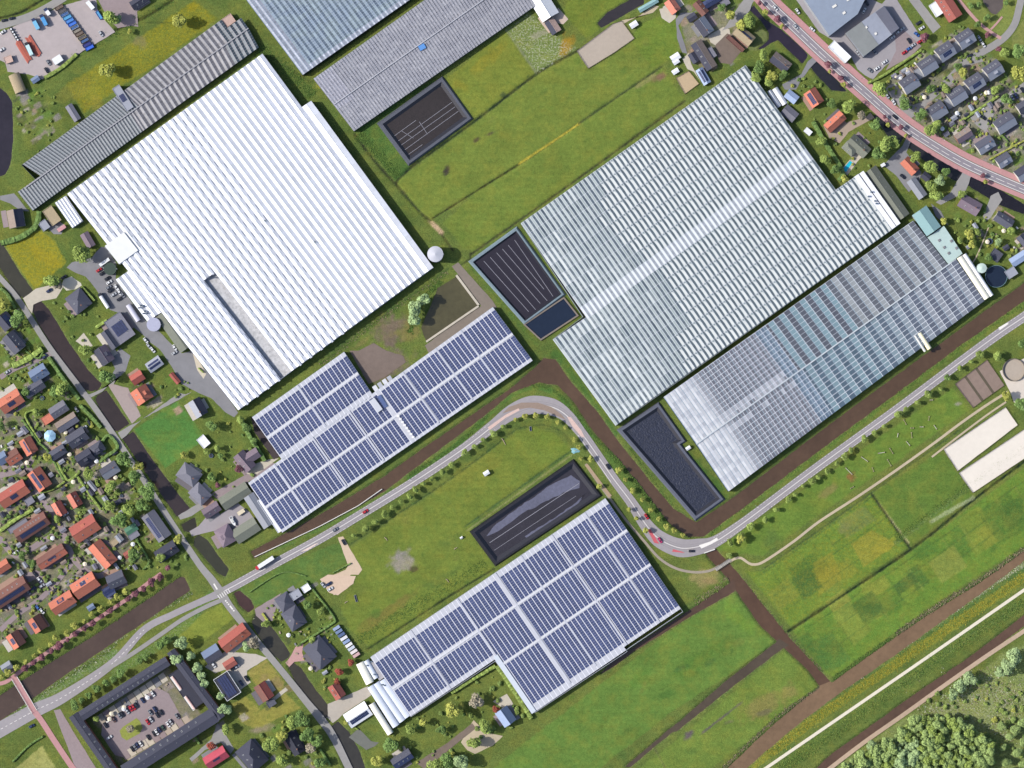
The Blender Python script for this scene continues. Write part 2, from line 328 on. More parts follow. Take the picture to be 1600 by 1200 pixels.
# lines: dry ditches, tracks, mowing edges
DK = (38, 52, 32)
for pl, wd, c, a, cut in [([(618,287),(640,263),(742,189),(838,116),(905,78)], 4.2, (38,52,36), .97, .5), ([(676,341),(745,298),(840,238),(905,194)], 2.6, (38,40,28), .98, .45), ([(812,255),(870,217),(905,193)], 2.8, (196,180,70), .95, 0), ([(905,193),(960,155),(1036,103)], 2.4, (52,64,38), .85, .3), ([(735,398),(870,303),(1070,158)], 3.0, (58,60,44), .95, .35), ([(742,404),(880,308),(1075,166)], 2, (104,104,60), .7, 0),
   ([(790,46),(838,114)], 2.6, (150,152,130), .6, 0), ([(880,20),(912,60)], 1.8, (80,104,50), .6, 0),
   ([(545,852),(640,791),(720,737),(782,690),(810,670),(850,664),(880,676),(896,696)], 2.6, (52,76,40), .85, .3), ([(728,822),(895,703)], 3, (56,82,46), .85, .35), ([(730,829),(896,709)], 2.4, (150,150,100), .5, 0), ([(575,1014),(700,933),(772,889)], 3, (36,48,34), .9, .4),
   ([(690,760),(718,812)], 1.2, (84,104,48), .6, 0), ([(560,1000),(640,945)], 1.5, (80,104,46), .5, 0),
   ([(1362,772),(1422,857)], 3, (34,44,40), .95, .5), ([(1190,897),(1362,776)], 3, (62,92,46), .7, .2), ([(1230,988),(1424,858),(1520,782),(1600,722),(1640,694)], 3.6, (30,46,32), .92, .55), ([(1240,996),(1430,868),(1600,752)], 2, (60,90,42), .7, .15), ([(1372,786),(1420,848)], 2.4, (170,164,120), .7, 0),
   ([(1195,888),(1300,815),(1400,742),(1500,672)], 3, (60,82,46), .8, .3), ([(1210,862),(1380,730)], 0.1, (60,82,46), .0, 0), ([(1530,1140),(1552,1170)], 2, (90,84,76), .8, 0), ([(1575,1065),(1600,1105)], 2, (80,84,70), .8, 0),
   ([(1022,1168),(1042,1205)], 2.4, (92,96,60), .7, 0), ([(1305,808),(1318,822)],1.2,(60,90,40),.6,0), ([(1300,852),(1378,797)],2,(58,88,42),.7,.1), ([(1260,905),(1300,876)],1.2,(60,90,40),.6,0), ([(1310,840),(1358,905)],1.0,(70,100,42),.6,0), ([(1222,900),(1262,962)],1.0,(70,100,42),.6,0),
   ([(1300,975),(1330,1035)],1.2,(110,136,60),.6,0), ([(1360,930),(1400,990)],1.2,(110,136,60),.6,0), ([(1410,895),(1455,950)],1.0,(70,100,42),.6,0), ([(1460,860),(1500,920)],1.2,(110,136,60),.6,0), ([(1490,835),(1525,885)],1.0,(64,96,42),.6,0), ([(1530,808),(1575,870)],1.0,(70,104,42),.6,0), ([(1415,757),(1452,815)],1.2,(112,128,56),.6,0),
   ([(1330,830),(1372,810)],1,(70,100,42),.5,0), ([(618,287),(650,325),(672,345)],4,(34,44,38),.9,.5), ([(555,210),(580,245),(615,285)],4,(38,40,38),.9,.5), ([(690,366),(708,392)],3,(52,48,40),.8,.4),
   ([(0,28),(30,20),(66,0)],4,(26,36,30),.95,.5), ([(60,125),(130,78),(190,42),(230,25),(270,0)],5,(30,46,30),.95,.6), ([(222,36),(270,36)],1.5,(50,64,40),.6,0), ([(404,78),(470,118),(488,128)],3,(46,70,38),.7,.2), ([(472,120),(640,2)],5,(34,52,34),.8,.3), ([(716,416),(735,404),(735,395)],3,(50,52,40),.7,0)]:
    stroke(pl, wd, c, a, cut)
# plots in the test fields
for i in range(34):
    s_, t_ = random.random(), random.random(); cx = 1250+s_*330; cy = 975-s_*215+(t_-.3)*90
    if not inside([(1238,990),(1425,868),(1600,752),(1600,850),(1302,1052)], np.array([[cx]]), np.array([[cy]]))[0,0]: continue
    u = Vector((.83,-.56)); v = Vector((.56,.83)); a_, b_ = random.uniform(8,22), random.uniform(8,18); c = Vector((cx,cy))
    patch([tuple(c-u*a_-v*b_), tuple(c+u*a_-v*b_), tuple(c+u*a_+v*b_), tuple(c-u*a_+v*b_)], random.choice([(112,132,50),(66,104,42),(78,116,44),(124,134,54),(60,98,46)]), random.uniform(.45,.75), 1.2, None, .5)
for c,q in [((62,96,40),[(1230,890),(1270,862),(1290,890),(1250,920)]),((116,128,54),[(1200,925),(1232,902),(1250,930),(1216,955)]),((60,96,44),[(1240,1000),(1262,985),(1300,1040),(1290,1050)]),((120,134,56),[(1300,960),(1330,940),(1362,985),(1335,1010)]),((66,100,42),[(1530,800),(1575,770),(1600,800),(1600,830),(1560,850)]),((114,130,50),[(1495,812),(1530,790),(1560,845),(1525,870)]),((132,128,46),[(1270,880),(1300,862),(1315,905),(1280,930)]),((104,116,66),[(1310,815),(1352,790),(1370,812),(1322,842)])]:
    patch(q, c, .6, 2, None, .8)
for k_ in range(13):
    t = k_/12; a = (1250+t*335, 1010-t*250); stroke([a, (a[0]+26, a[1]+38)], 1.3, random.choice([(62,94,42),(126,140,66)]), .75, 0, None, .3, False)
for k_ in range(9):
    t = k_/8; a = (1185+t*165, 905-t*118); stroke([a, (a[0]+42, a[1]+62)], 1.2, random.choice([(62,92,42),(122,136,64),(58,86,42)]), .75, 0, None, .3, False)
for pl in [[(1262,1012),(1420,900),(1600,770)], [(1275,1032),(1440,915),(1600,800)], [(1210,930),(1390,805)], [(1225,955),(1405,830)]]: stroke(pl, 1.6, (64,94,44), .7, .08, None, .6)
for q, c in [([(1330,945),(1362,922),(1384,952),(1352,975)],(66,98,44)), ([(1395,915),(1425,893),(1436,908),(1405,930)],(58,88,42)), ([(1268,1010),(1300,988),(1330,1030),(1296,1052)],(70,108,48)), ([(1560,800),(1600,772),(1600,815),(1578,828)],(64,98,42)), ([(1450,880),(1490,852),(1512,885),(1472,912)],(124,136,62)), ([(1235,905),(1262,887),(1284,918),(1256,938)],(62,94,44)), ([(1290,940),(1318,920),(1330,938),(1302,958)],(126,132,56)), ([(1330,850),(1362,828),(1400,850),(1350,886)],(134,132,50))]: patch(q, c, .75, 1.5, None, .6)
stroke([(1230,988),(1424,858),(1520,782),(1600,722),(1640,694)], 3.6, (30,46,32), .92, .55)
stroke([(1362,772),(1422,857)], 3, (34,44,40), .95, .5)
# verges, banks and the dyke beside the brown canals
for pl, wd, c, a, dt in [([(1600,902),(1450,1003),(1300,1105),(1200,1178),(1150,1215)], 15, (132,134,46), .6, (.8,.75,0)), ([(1600,880),(1480,962),(1340,1058),(1250,1120),(1160,1190)], 7, (120,136,84), .6, (.6,0,1.0)), ([(1640,905),(1450,1035),(1300,1140),(1210,1205)], 14, (84,112,50), .7, (.8,.2,0)), ([(1600,940),(1450,1042),(1300,1148)], 10, (92,116,56), .7, (.8,.1,.1)), ([(1600,890),(1450,990),(1300,1092)], 8, (62,100,50), .7, (.8,0,0)), ([(1440,1085),(1380,1130)], 5, (160,160,140), .6, (.3,0,.8)),
   ([(1600,470),(1480,555),(1300,690),(1150,800),(1110,832)], 12, (84,118,44), .8, (.6,.1,.05)), ([(640,748),(720,690),(790,622),(840,605),(880,625),(920,675),(960,720)], 9, (66,108,46), .85, (.8,0,0)), ([(420,862),(520,815),(610,765)], 9, (76,112,46), .7, (.6,0,.1)), ([(940,700),(980,752),(1010,796),(1040,828)], 12, (78,108,46), .8, (.8,0,0)), ([(180,1052),(260,1000),(300,965),(330,930)], 14, (78,116,50), .75, (.7,0,.25)), ([(10,1128),(90,1075),(180,1020)], 12, (84,118,56), .7, (.7,0,.5)),
   ([(1400,848),(1500,772),(1600,702)], 8, (76,108,48), .6, (.8,0,.2)), ([(1455,815),(1520,778)], 6, (150,164,120), .6, (.8,0,.6)), ([(470,170),(520,235),(640,400),(660,420)], 9, (50,84,40), .8, (.8,0,0)), ([(700,420),(560,520),(470,580)], 5, (64,88,44), .7, (.7,0,0)), ([(735,415),(800,495),(840,540)], 5, (74,104,44), .8, (.5,0,0))]:
    stroke(pl, wd, c, a, 0, dt, 1.4)
for q in [[(555,205),(640,145),(690,120),(600,190),(642,262),(618,282)], [(890,600),(960,690),(968,676),(870,545),(850,560)], [(1070,700),(1140,770),(1130,785),(1060,690)]]:
    patch(q, (60,98,42), .8, 3)
patch([(1290,1210),(1400,1130),(1480,1085),(1600,1000),(1640,990),(1640,1230),(1290,1230)], (126,142,80), .8, 6, (.8,0,.15))
patch([(1440,1120),(1530,1060),(1560,1060),(1600,1090),(1560,1140),(1500,1150)], (132,144,84), .6, 10, (.7,0,.5))
# gardens and brick courts between the houses: little plots of paving, lawn and planting
gr_ = random.Random(77)
for poly, c in [([(0,640),(50,655),(120,655),(165,700),(150,745),(168,800),(196,815),(220,880),(150,892),(60,962),(0,1010)], (134,124,120)), ([(1388,132),(1440,86),(1500,46),(1530,64),(1600,150),(1600,282),(1505,238),(1430,188)], (140,134,128)), ([(140,1125),(262,1045),(318,1118),(200,1205)], (136,126,120)), ([(1060,10),(1150,5),(1150,60),(1100,110),(1075,80)], (140,132,122))]: patch(poly, c, .7, 5, (.2,0,0))
for poly, n in [([(0,545),(60,560),(130,645),(200,745),(262,830),(285,880),(250,888),(150,892),(60,962),(0,1010)], 620), ([(1385,130),(1440,82),(1500,42),(1530,62),(1600,150),(1600,282),(1505,238),(1430,188)], 300), ([(1490,300),(1600,340),(1600,420),(1540,400),(1480,340)], 40), ([(1050,0),(1160,0),(1160,90),(1110,130),(1070,90)], 40), ([(150,1130),(262,1060),(300,1130),(200,1200)], 90), ([(400,950),(490,905),(525,970),(545,1090),(500,1090)], 40), ([(300,1150),(420,1100),(520,1200),(300,1200)], 30), ([(0,440),(40,470),(65,545),(0,575)], 22), ([(22,150),(62,128),(92,188),(58,236),(28,190)], 70), ([(200,600),(290,590),(350,640),(330,660),(215,660)], 24)]:
    xs = [p[0] for p in poly]; ys = [p[1] for p in poly]
    for i in range(n):
        x, y = gr_.uniform(min(xs), max(xs)), gr_.uniform(min(ys), max(ys))
        if not inside(poly, np.array([[x]]), np.array([[y]]))[0, 0]: continue
        a_, b_ = gr_.uniform(2.5, 9), gr_.uniform(2, 6); uu = Vector((.84,-.545)); vv = Vector((.545,.84)); c = Vector((x, y))
        patch([tuple(c-uu*a_-vv*b_), tuple(c+uu*a_-vv*b_), tuple(c+uu*a_+vv*b_), tuple(c-uu*a_+vv*b_)], gr_.choice([(152,140,142),(140,134,138),(150,136,132),(96,122,52),(88,116,48),(84,112,50),(110,124,62),(74,84,54),(66,78,50),(168,142,126),(186,176,162),(120,112,96),(88,118,50),(92,124,48)]), gr_.uniform(.6, .95), 1.4, (.35,0,.05), .5)
# ---- water courses
water([(398,872),(392,862),(450,832),(520,793),(600,745),(660,702),(740,647),(800,606),(836,575),(850,560),(868,562),(893,598),(930,640),(966,690),(1010,745),(1052,795),(1088,817),(1145,779),(1280,676),(1400,588),(1500,515),(1600,443),(1640,414),(1640,445),(1600,470),(1500,540),(1400,615),(1280,704),(1148,803),(1100,838),(1076,838),(1046,818),(1000,757),(957,706),(926,672),(897,628),(872,602),(842,597),(800,613),(762,645),(700,692),(640,737),(600,768),(520,812),(450,845)], 'canal', 'brown canal winding past the solar glasshouse and the bend', (84,66,52))
water([(1100,856),(1118,858),(1150,892),(1166,912),(1232,995),(1285,1052),(1300,1068),(1284,1076),(1262,1046),(1215,1003),(1186,975),(1152,925),(1138,905),(1105,868)], 'canal', 'brown canal running under the footbridge', (84,64,50))
water([(1146,908),(1148,924),(1070,968),(990,1018),(962,1040),(940,1052),(955,1036),(1000,1004),(1078,954)], 'ditch', 'brown ditch along the solar roofed glasshouse', (84,66,54))
water([(1218,1001),(1230,1008),(1150,1068),(1058,1142),(1050,1144),(985,1198),(978,1198),(1046,1140),(1062,1128),(1140,1060)], 'ditch', 'brown ditch between the two meadows', (78,68,56))
water([(1640,832),(1600,862),(1530,912),(1450,962),(1390,1003),(1302,1066),(1282,1074),(1260,1090),(1215,1128),(1180,1160),(1142,1196),(1130,1212),(1156,1210),(1196,1174),(1255,1125),(1310,1084),(1400,1022),(1480,965),(1560,907),(1605,872),(1640,850)], 'canal', 'muddy canal between the test plots and the dyke', (116,94,72))
water([(1640,938),(1600,962),(1520,1024),(1420,1092),(1350,1143),(1300,1178),(1265,1212),(1290,1212),(1320,1185),(1370,1148),(1440,1097),(1530,1032),(1600,978),(1640,952)], 'canal', 'narrow brown canal beside the gravel track', (90,70,57))
water([(0,1087),(60,1048),(150,992),(220,945),(282,902),(288,903),(297,922),(220,975),(100,1055),(50,1092),(0,1126),(-40,1150),(-40,1112)], 'canal', 'straight brown canal below the row of copper trees', (78,64,56), depth=0.9)
water([(-40,130),(0,138),(10,146),(18,160),(20,215),(16,255),(8,272),(-40,290)], 'pond', 'dark pond behind the allotment', (46,42,50))
water([(-30,360),(5,384),(30,425),(54,458),(48,466),(38,466),(28,460),(0,418),(-30,395)], 'ditch', 'greenish ditch beside the buttercup pasture', (60,58,48))
water([(51,484),(54,472),(62,469),(76,484),(110,540),(138,580),(158,600),(152,609),(142,611),(128,606),(100,568),(60,505)], 'ditch', 'wide dark ditch in front of the hip roofed house', (58,48,46))
water([(150,625),(152,618),(166,611),(201,662),(184,673),(178,671),(160,645)], 'ditch', 'short dark ditch beside the driveway of the orange house', (56,48,46))
water([(192,686),(208,675),(240,722),(280,775),(296,794),(282,806),(276,806),(240,755),(205,705)], 'ditch', 'long dark ditch beside the bright lawn', (56,48,48))
water([(284,820),(304,809),(307,823),(296,831),(288,829)], 'ditch', 'small square pool of ditch between two drives', (52,50,40))
water([(304,842),(310,836),(324,845),(340,868),(357,890),(352,900),(342,896),(318,868),(303,852)], 'ditch', 'weedy ditch beside the road junction', (56,56,44))
water([(366,927),(374,923),(392,938),(397,950),(388,957),(374,945)], 'pond', 'oval pool beside the junction', (68,50,46), bank=2)
water([(394,972),(400,960),(410,962),(430,988),(452,1020),(452,1026),(440,1033),(424,1020),(402,990)], 'ditch', 'weedy ditch in front of the slate roofed villa', (60,58,50))
water([(450,1040),(456,1034),(470,1045),(490,1075),(520,1112),(518,1119),(508,1122),(500,1118),(470,1080)], 'ditch', 'weedy ditch beside the drive of the tunnel greenhouse', (62,58,50))
water([(517,1138),(528,1128),(545,1145),(560,1172),(575,1215),(545,1215),(524,1160)], 'ditch', 'ditch with white duckweed below the white shed', (58,56,52))
water([(1173,15),(1178,10),(1196,32),(1222,48),(1252,75),(1262,86),(1254,98),(1240,84),(1216,62),(1204,66),(1192,75),(1186,76),(1203,62),(1202,50),(1190,32)], 'moat', 'dark moat around the lawn by the main road', (46,40,52))
water([(1264,100),(1275,96),(1300,118),(1322,142),(1300,140),(1280,120)], 'ditch', 'dark ditch beside the orange house with panels', (40,40,46))
water([(1366,182),(1372,180),(1412,214),(1404,226),(1390,214)], 'ditch', 'dark ditch under the copper maples by the road', (40,42,42))
water([(1418,228),(1424,222),(1460,245),(1503,268),(1502,276),(1494,282),(1460,262)], 'ditch', 'dark ditch between the gable house and the cycle path', (44,44,46))
water([(1511,280),(1516,276),(1560,296),(1600,320),(1600,334),(1560,318),(1512,288)], 'ditch', 'dark ditch with a grassy edge at the road', (34,32,38))
water([(1535,-5),(1566,-5),(1566,12),(1556,22),(1550,20),(1538,4)], 'pond', 'grey pond on the park lawn', (92,84,80))
water([(940,42),(935,36),(950,20),(985,0),(1005,-10),(1005,5),(975,22)], 'pond', 'curved dark pond by the sand arena', (52,48,50), smooth=False)
# ---- drop a little relief onto the wild parts and build the meshes
hgt += np.where(hgt > -0.2, (n_fine-0.5)*0.25*det[..., 0], 0)
hgt = np.where(hgt > -0.02, np.minimum(hgt, 0.035), hgt)
def ground_mat():
    m = bpy.data.materials.new('grassland'); m.use_nodes = True; nt = m.node_tree; N = nt.nodes; L = nt.links; b = N['Principled BSDF']
    b.inputs['Roughness'].default_value = 0.95; b.inputs['Specular IOR Level'].default_value = 0.1
    geo = N.new('ShaderNodeNewGeometry'); a = N.new('ShaderNodeAttribute'); a.attribute_name = 'Col'; d = N.new('ShaderNodeAttribute'); d.attribute_name = 'Det'
    sep = N.new('ShaderNodeSeparateColor'); L.new(d.outputs['Color'], sep.inputs[0])
    def noise(s, det_=5, rough=0.6):
        n = N.new('ShaderNodeTexNoise'); n.inputs['Scale'].default_value = s; n.inputs['Detail'].default_value = det_; n.inputs['Roughness'].default_value = rough
        L.new(geo.outputs['Position'], n.inputs['Vector']); return n.outputs['Fac']
    def mr(v, f0, f1, t0, t1):
        n = N.new('ShaderNodeMapRange'); n.inputs['From Min'].default_value = f0; n.inputs['From Max'].default_value = f1; n.inputs['To Min'].default_value = t0; n.inputs['To Max'].default_value = t1
        L.new(v, n.inputs['Value']); return n.outputs[0]
    def math_(op, x, y):
        n = N.new('ShaderNodeMath'); n.operation = op; n.use_clamp = False
        for i, v in enumerate((x, y)):
            if isinstance(v, (int, float)): n.inputs[i].default_value = v
            else: L.new(v, n.inputs[i])
        return n.outputs[0]
    def mixc(f, x, rgb):
        n = N.new('ShaderNodeMix'); n.data_type = 'RGBA'; L.new(f, n.inputs['Factor']); L.new(x, n.inputs['A'])
        n.inputs['B'].default_value = (*rgb, 1); return n.outputs['Result']
    def scale(x, f):
        n = N.new('ShaderNodeVectorMath'); n.operation = 'SCALE'; L.new(x, n.inputs[0]); L.new(f, n.inputs['Scale']); return n.outputs[0]
    c = a.outputs['Color']
    c = mixc(mr(noise(0.09), 0.45, 0.75, 0, 0.4), c, C(134, 132, 50))
    c = mixc(mr(noise(0.22, 6), 0.5, 0.7, 0, 0.4), c, C(70, 98, 40))
    c = scale(c, mr(noise(0.05, 4), 0.3, 0.7, 0.88, 1.1))
    c = scale(c, mr(noise(0.45, 6, 0.75), 0.3, 0.7, 0.78, 1.22))
    mp = N.new('ShaderNodeMapping'); mp.inputs['Rotation'].default_value = (0, 0, R(-34)); mp.inputs['Scale'].default_value = (0.02, 0.42, 1); L.new(geo.outputs['Position'], mp.inputs['Vector'])
    st = N.new('ShaderNodeTexNoise'); st.inputs['Scale'].default_value = 1.0; st.inputs['Detail'].default_value = 4; L.new(mp.outputs[0], st.inputs['Vector'])
    c = scale(c, mr(st.outputs['Fac'], 0.3, 0.7, 0.94, 1.06))      # mowing and grazing streaks along the strips
    fine = noise(1.3, 3, 0.7)
    amp = mr(sep.outputs[0], 0, 1, 0.16, 0.65)
    f = math_('ADD', 1.0, math_('MULTIPLY', amp, mr(fine, 0.3, 0.7, -1, 1)))
    c = scale(c, f)
    c = mixc(math_('MULTIPLY', sep.outputs[1], mr(noise(0.55, 5, 0.7), 0.5, 0.6, 0, 0.75)), c, C(176, 158, 28))
    c = mixc(math_('MULTIPLY', sep.outputs[2], mr(noise(0.8, 5, 0.7), 0.5, 0.6, 0, 0.9)), c, C(196, 196, 178))
    L.new(c, b.inputs['Base Color'])
    bp = N.new('ShaderNodeBump'); L.new(mr(sep.outputs[0], 0, 1, 0.12, 0.8), bp.inputs['Strength']); bp.inputs['Distance'].default_value = 0.8
    L.new(fine, bp.inputs['Height']); L.new(bp.outputs[0], b.inputs['Normal'])
    return m
M_GROUND = ground_mat()
def grid_mesh(name, cells, label):
    jj, ii = np.nonzero(cells)
    v00 = jj*NX+ii; quads = np.stack([v00, v00+1, v00+NX+1, v00+NX], 1)
    used, inv = np.unique(quads, return_inverse=True); quads = inv.reshape(-1, 4)
    me = bpy.data.meshes.new(name); nv, nf = len(used), len(quads)
    co = np.stack([gx.ravel()[used], gy.ravel()[used], hgt.ravel()[used]], 1)
    me.vertices.add(nv); me.vertices.foreach_set('co', co.ravel().astype(np.float32))
    me.loops.add(nf*4); me.loops.foreach_set('vertex_index', quads.ravel().astype(np.int32))
    me.polygons.add(nf); me.polygons.foreach_set('loop_start', np.arange(0, nf*4, 4, dtype=np.int32))
    me.polygons.foreach_set('use_smooth', np.ones(nf, bool))
    for nm, arr in (('Col', colr), ('Det', det)):
        a = me.attributes.new(nm, 'FLOAT_COLOR', 'POINT'); q = np.ones((nv, 4), np.float32); q[:, :3] = arr.reshape(-1, 3)[used]; a.data.foreach_set('color', q.ravel())
    me.update(); me.validate(); o = link(name, me, None, M_GROUND); tag(o, label, None, None, 'structure'); return o
cellreg = region[:-1, :-1]
grid_mesh('ground', cellreg == 0, 'grassy ground with verges, gardens and banks')
for i, f in enumerate(FIELDS):
    if f and (cellreg == i).any(): grid_mesh(f[0], cellreg == i, f[1])
# beyond the grid the flat polder goes on to the horizon
mb = MB(); B_ = 6000
for x0, x1, y0, y1 in [(-B_, -GX, -B_, B_), (GX, B_, -B_, B_), (-GX, GX, GY, B_), (-GX, GX, -B_, -GY)]:
    mb.quad([(x0, y0, 0), (x1, y0, 0), (x1, y1, 0), (x0, y1, 0)], 0, C(92, 112, 48))
o = mb.build('ground', M_GROUND, None, True); tag(o, 'flat green polder beyond the mapped fields', kind='structure')
M_W = {}
def water_mat(rgb):
    key = 'water_%d_%d_%d' % rgb
    if key in MATS: return MATS[key]
    m = mat(key, C(*rgb, 1.5), 0.10, 0.16, 0.25, 0.05, 0.9, spec=0.4, big=0.16); return m
zw = 0
for poly, name, label, rgb, depth in WATERS:
    P_ = ccw([(W(x, y).x, W(x, y).y) for x, y in poly]); n = len(P_); out = []
    for i in range(n):                 # sheet reaches a little under the banks
        a, b_, c_ = P_[i-1], P_[i], P_[(i+1) % n]
        e1 = Vector((b_[0]-a[0], b_[1]-a[1])).normalized(); e2 = Vector((c_[0]-b_[0], c_[1]-b_[1])).normalized()
        nn = Vector((e1.y+e2.y, -e1.x-e2.x)); nn = nn.normalized() if nn.length > 1e-3 else Vector((e1.y, -e1.x)); out.append((b_[0]+nn.x*1.3, b_[1]+nn.y*1.3, -depth+0.12+zw)); 
    zw += 0.006; mb = MB(); mb.quad(out); o = mb.build(name, water_mat(rgb)); tag(o, label, kind='structure')
# ---------------------------------------------------------------- roads, paths and paved yards
A_ROAD = mat('asphalt_grey', C(158,153,156), 0.9, 0.08, 0.35, 0.1, 3, big=0.06)
A_DARK = mat('asphalt_dark', C(148,142,150), 0.9, 0.08, 0.3, 0.1, 3, big=0.06)
A_LANE = mat('asphalt_lane', C(152,150,148), 0.9, 0.08, 0.3, 0.1, 3, big=0.06)
A_YARD = mat('asphalt_yard', C(134,134,138), 0.9, 0.10, 0.2, 0.1, 3, big=0.10)
A_MAUVE = mat('paving_mauve', C(150,136,138), 0.9, 0.10, 0.6, 0.1, 3, big=0.08)
A_RED = mat('paving_red', C(188,142,142), 0.9, 0.10, 0.7, 0.1, 3)
A_REDP = mat('paving_red_pale', C(192,152,148), 0.9, 0.10, 0.7, 0.1, 3)
A_CONC = mat('concrete_pale', C(196,188,172), 0.9, 0.10, 0.4, 0.1, 3, big=0.08)
A_SAND = mat('sand_pale', C(228,220,208), 0.95, 0.04, 0.3, 0.15, 1.5, big=0.04)
A_SAND2 = mat('sand_grey', C(178,166,152), 0.95, 0.06, 0.4, 0.15, 1.5, big=0.05)
A_BROWN = mat('sand_brown', C(140,122,112), 0.95, 0.10, 0.3, 0.2, 1.5, big=0.06)
A_GRAV = mat('gravel_path', C(190,176,150), 0.95, 0.10, 0.5, 0.2, 2, big=0.08)
A_SHELL = mat('shell_path', C(226,218,198), 0.95, 0.06, 0.5, 0.2, 2, big=0.04)
A_DIRT = mat('dirt', C(122,108,98), 0.95, 0.14, 0.3, 0.25, 1.5, big=0.10)
A_COURT = mat('court_olive', C(112,114,108), 0.9, 0.10, 0.3, 0.1, 2)
M_WHITE = mat('road_paint', C(236,232,226), 0.7, 0.10, 1.5)
M_YEL = mat('paint_cream', C(226,206,196), 0.8, 0.10, 1.0)
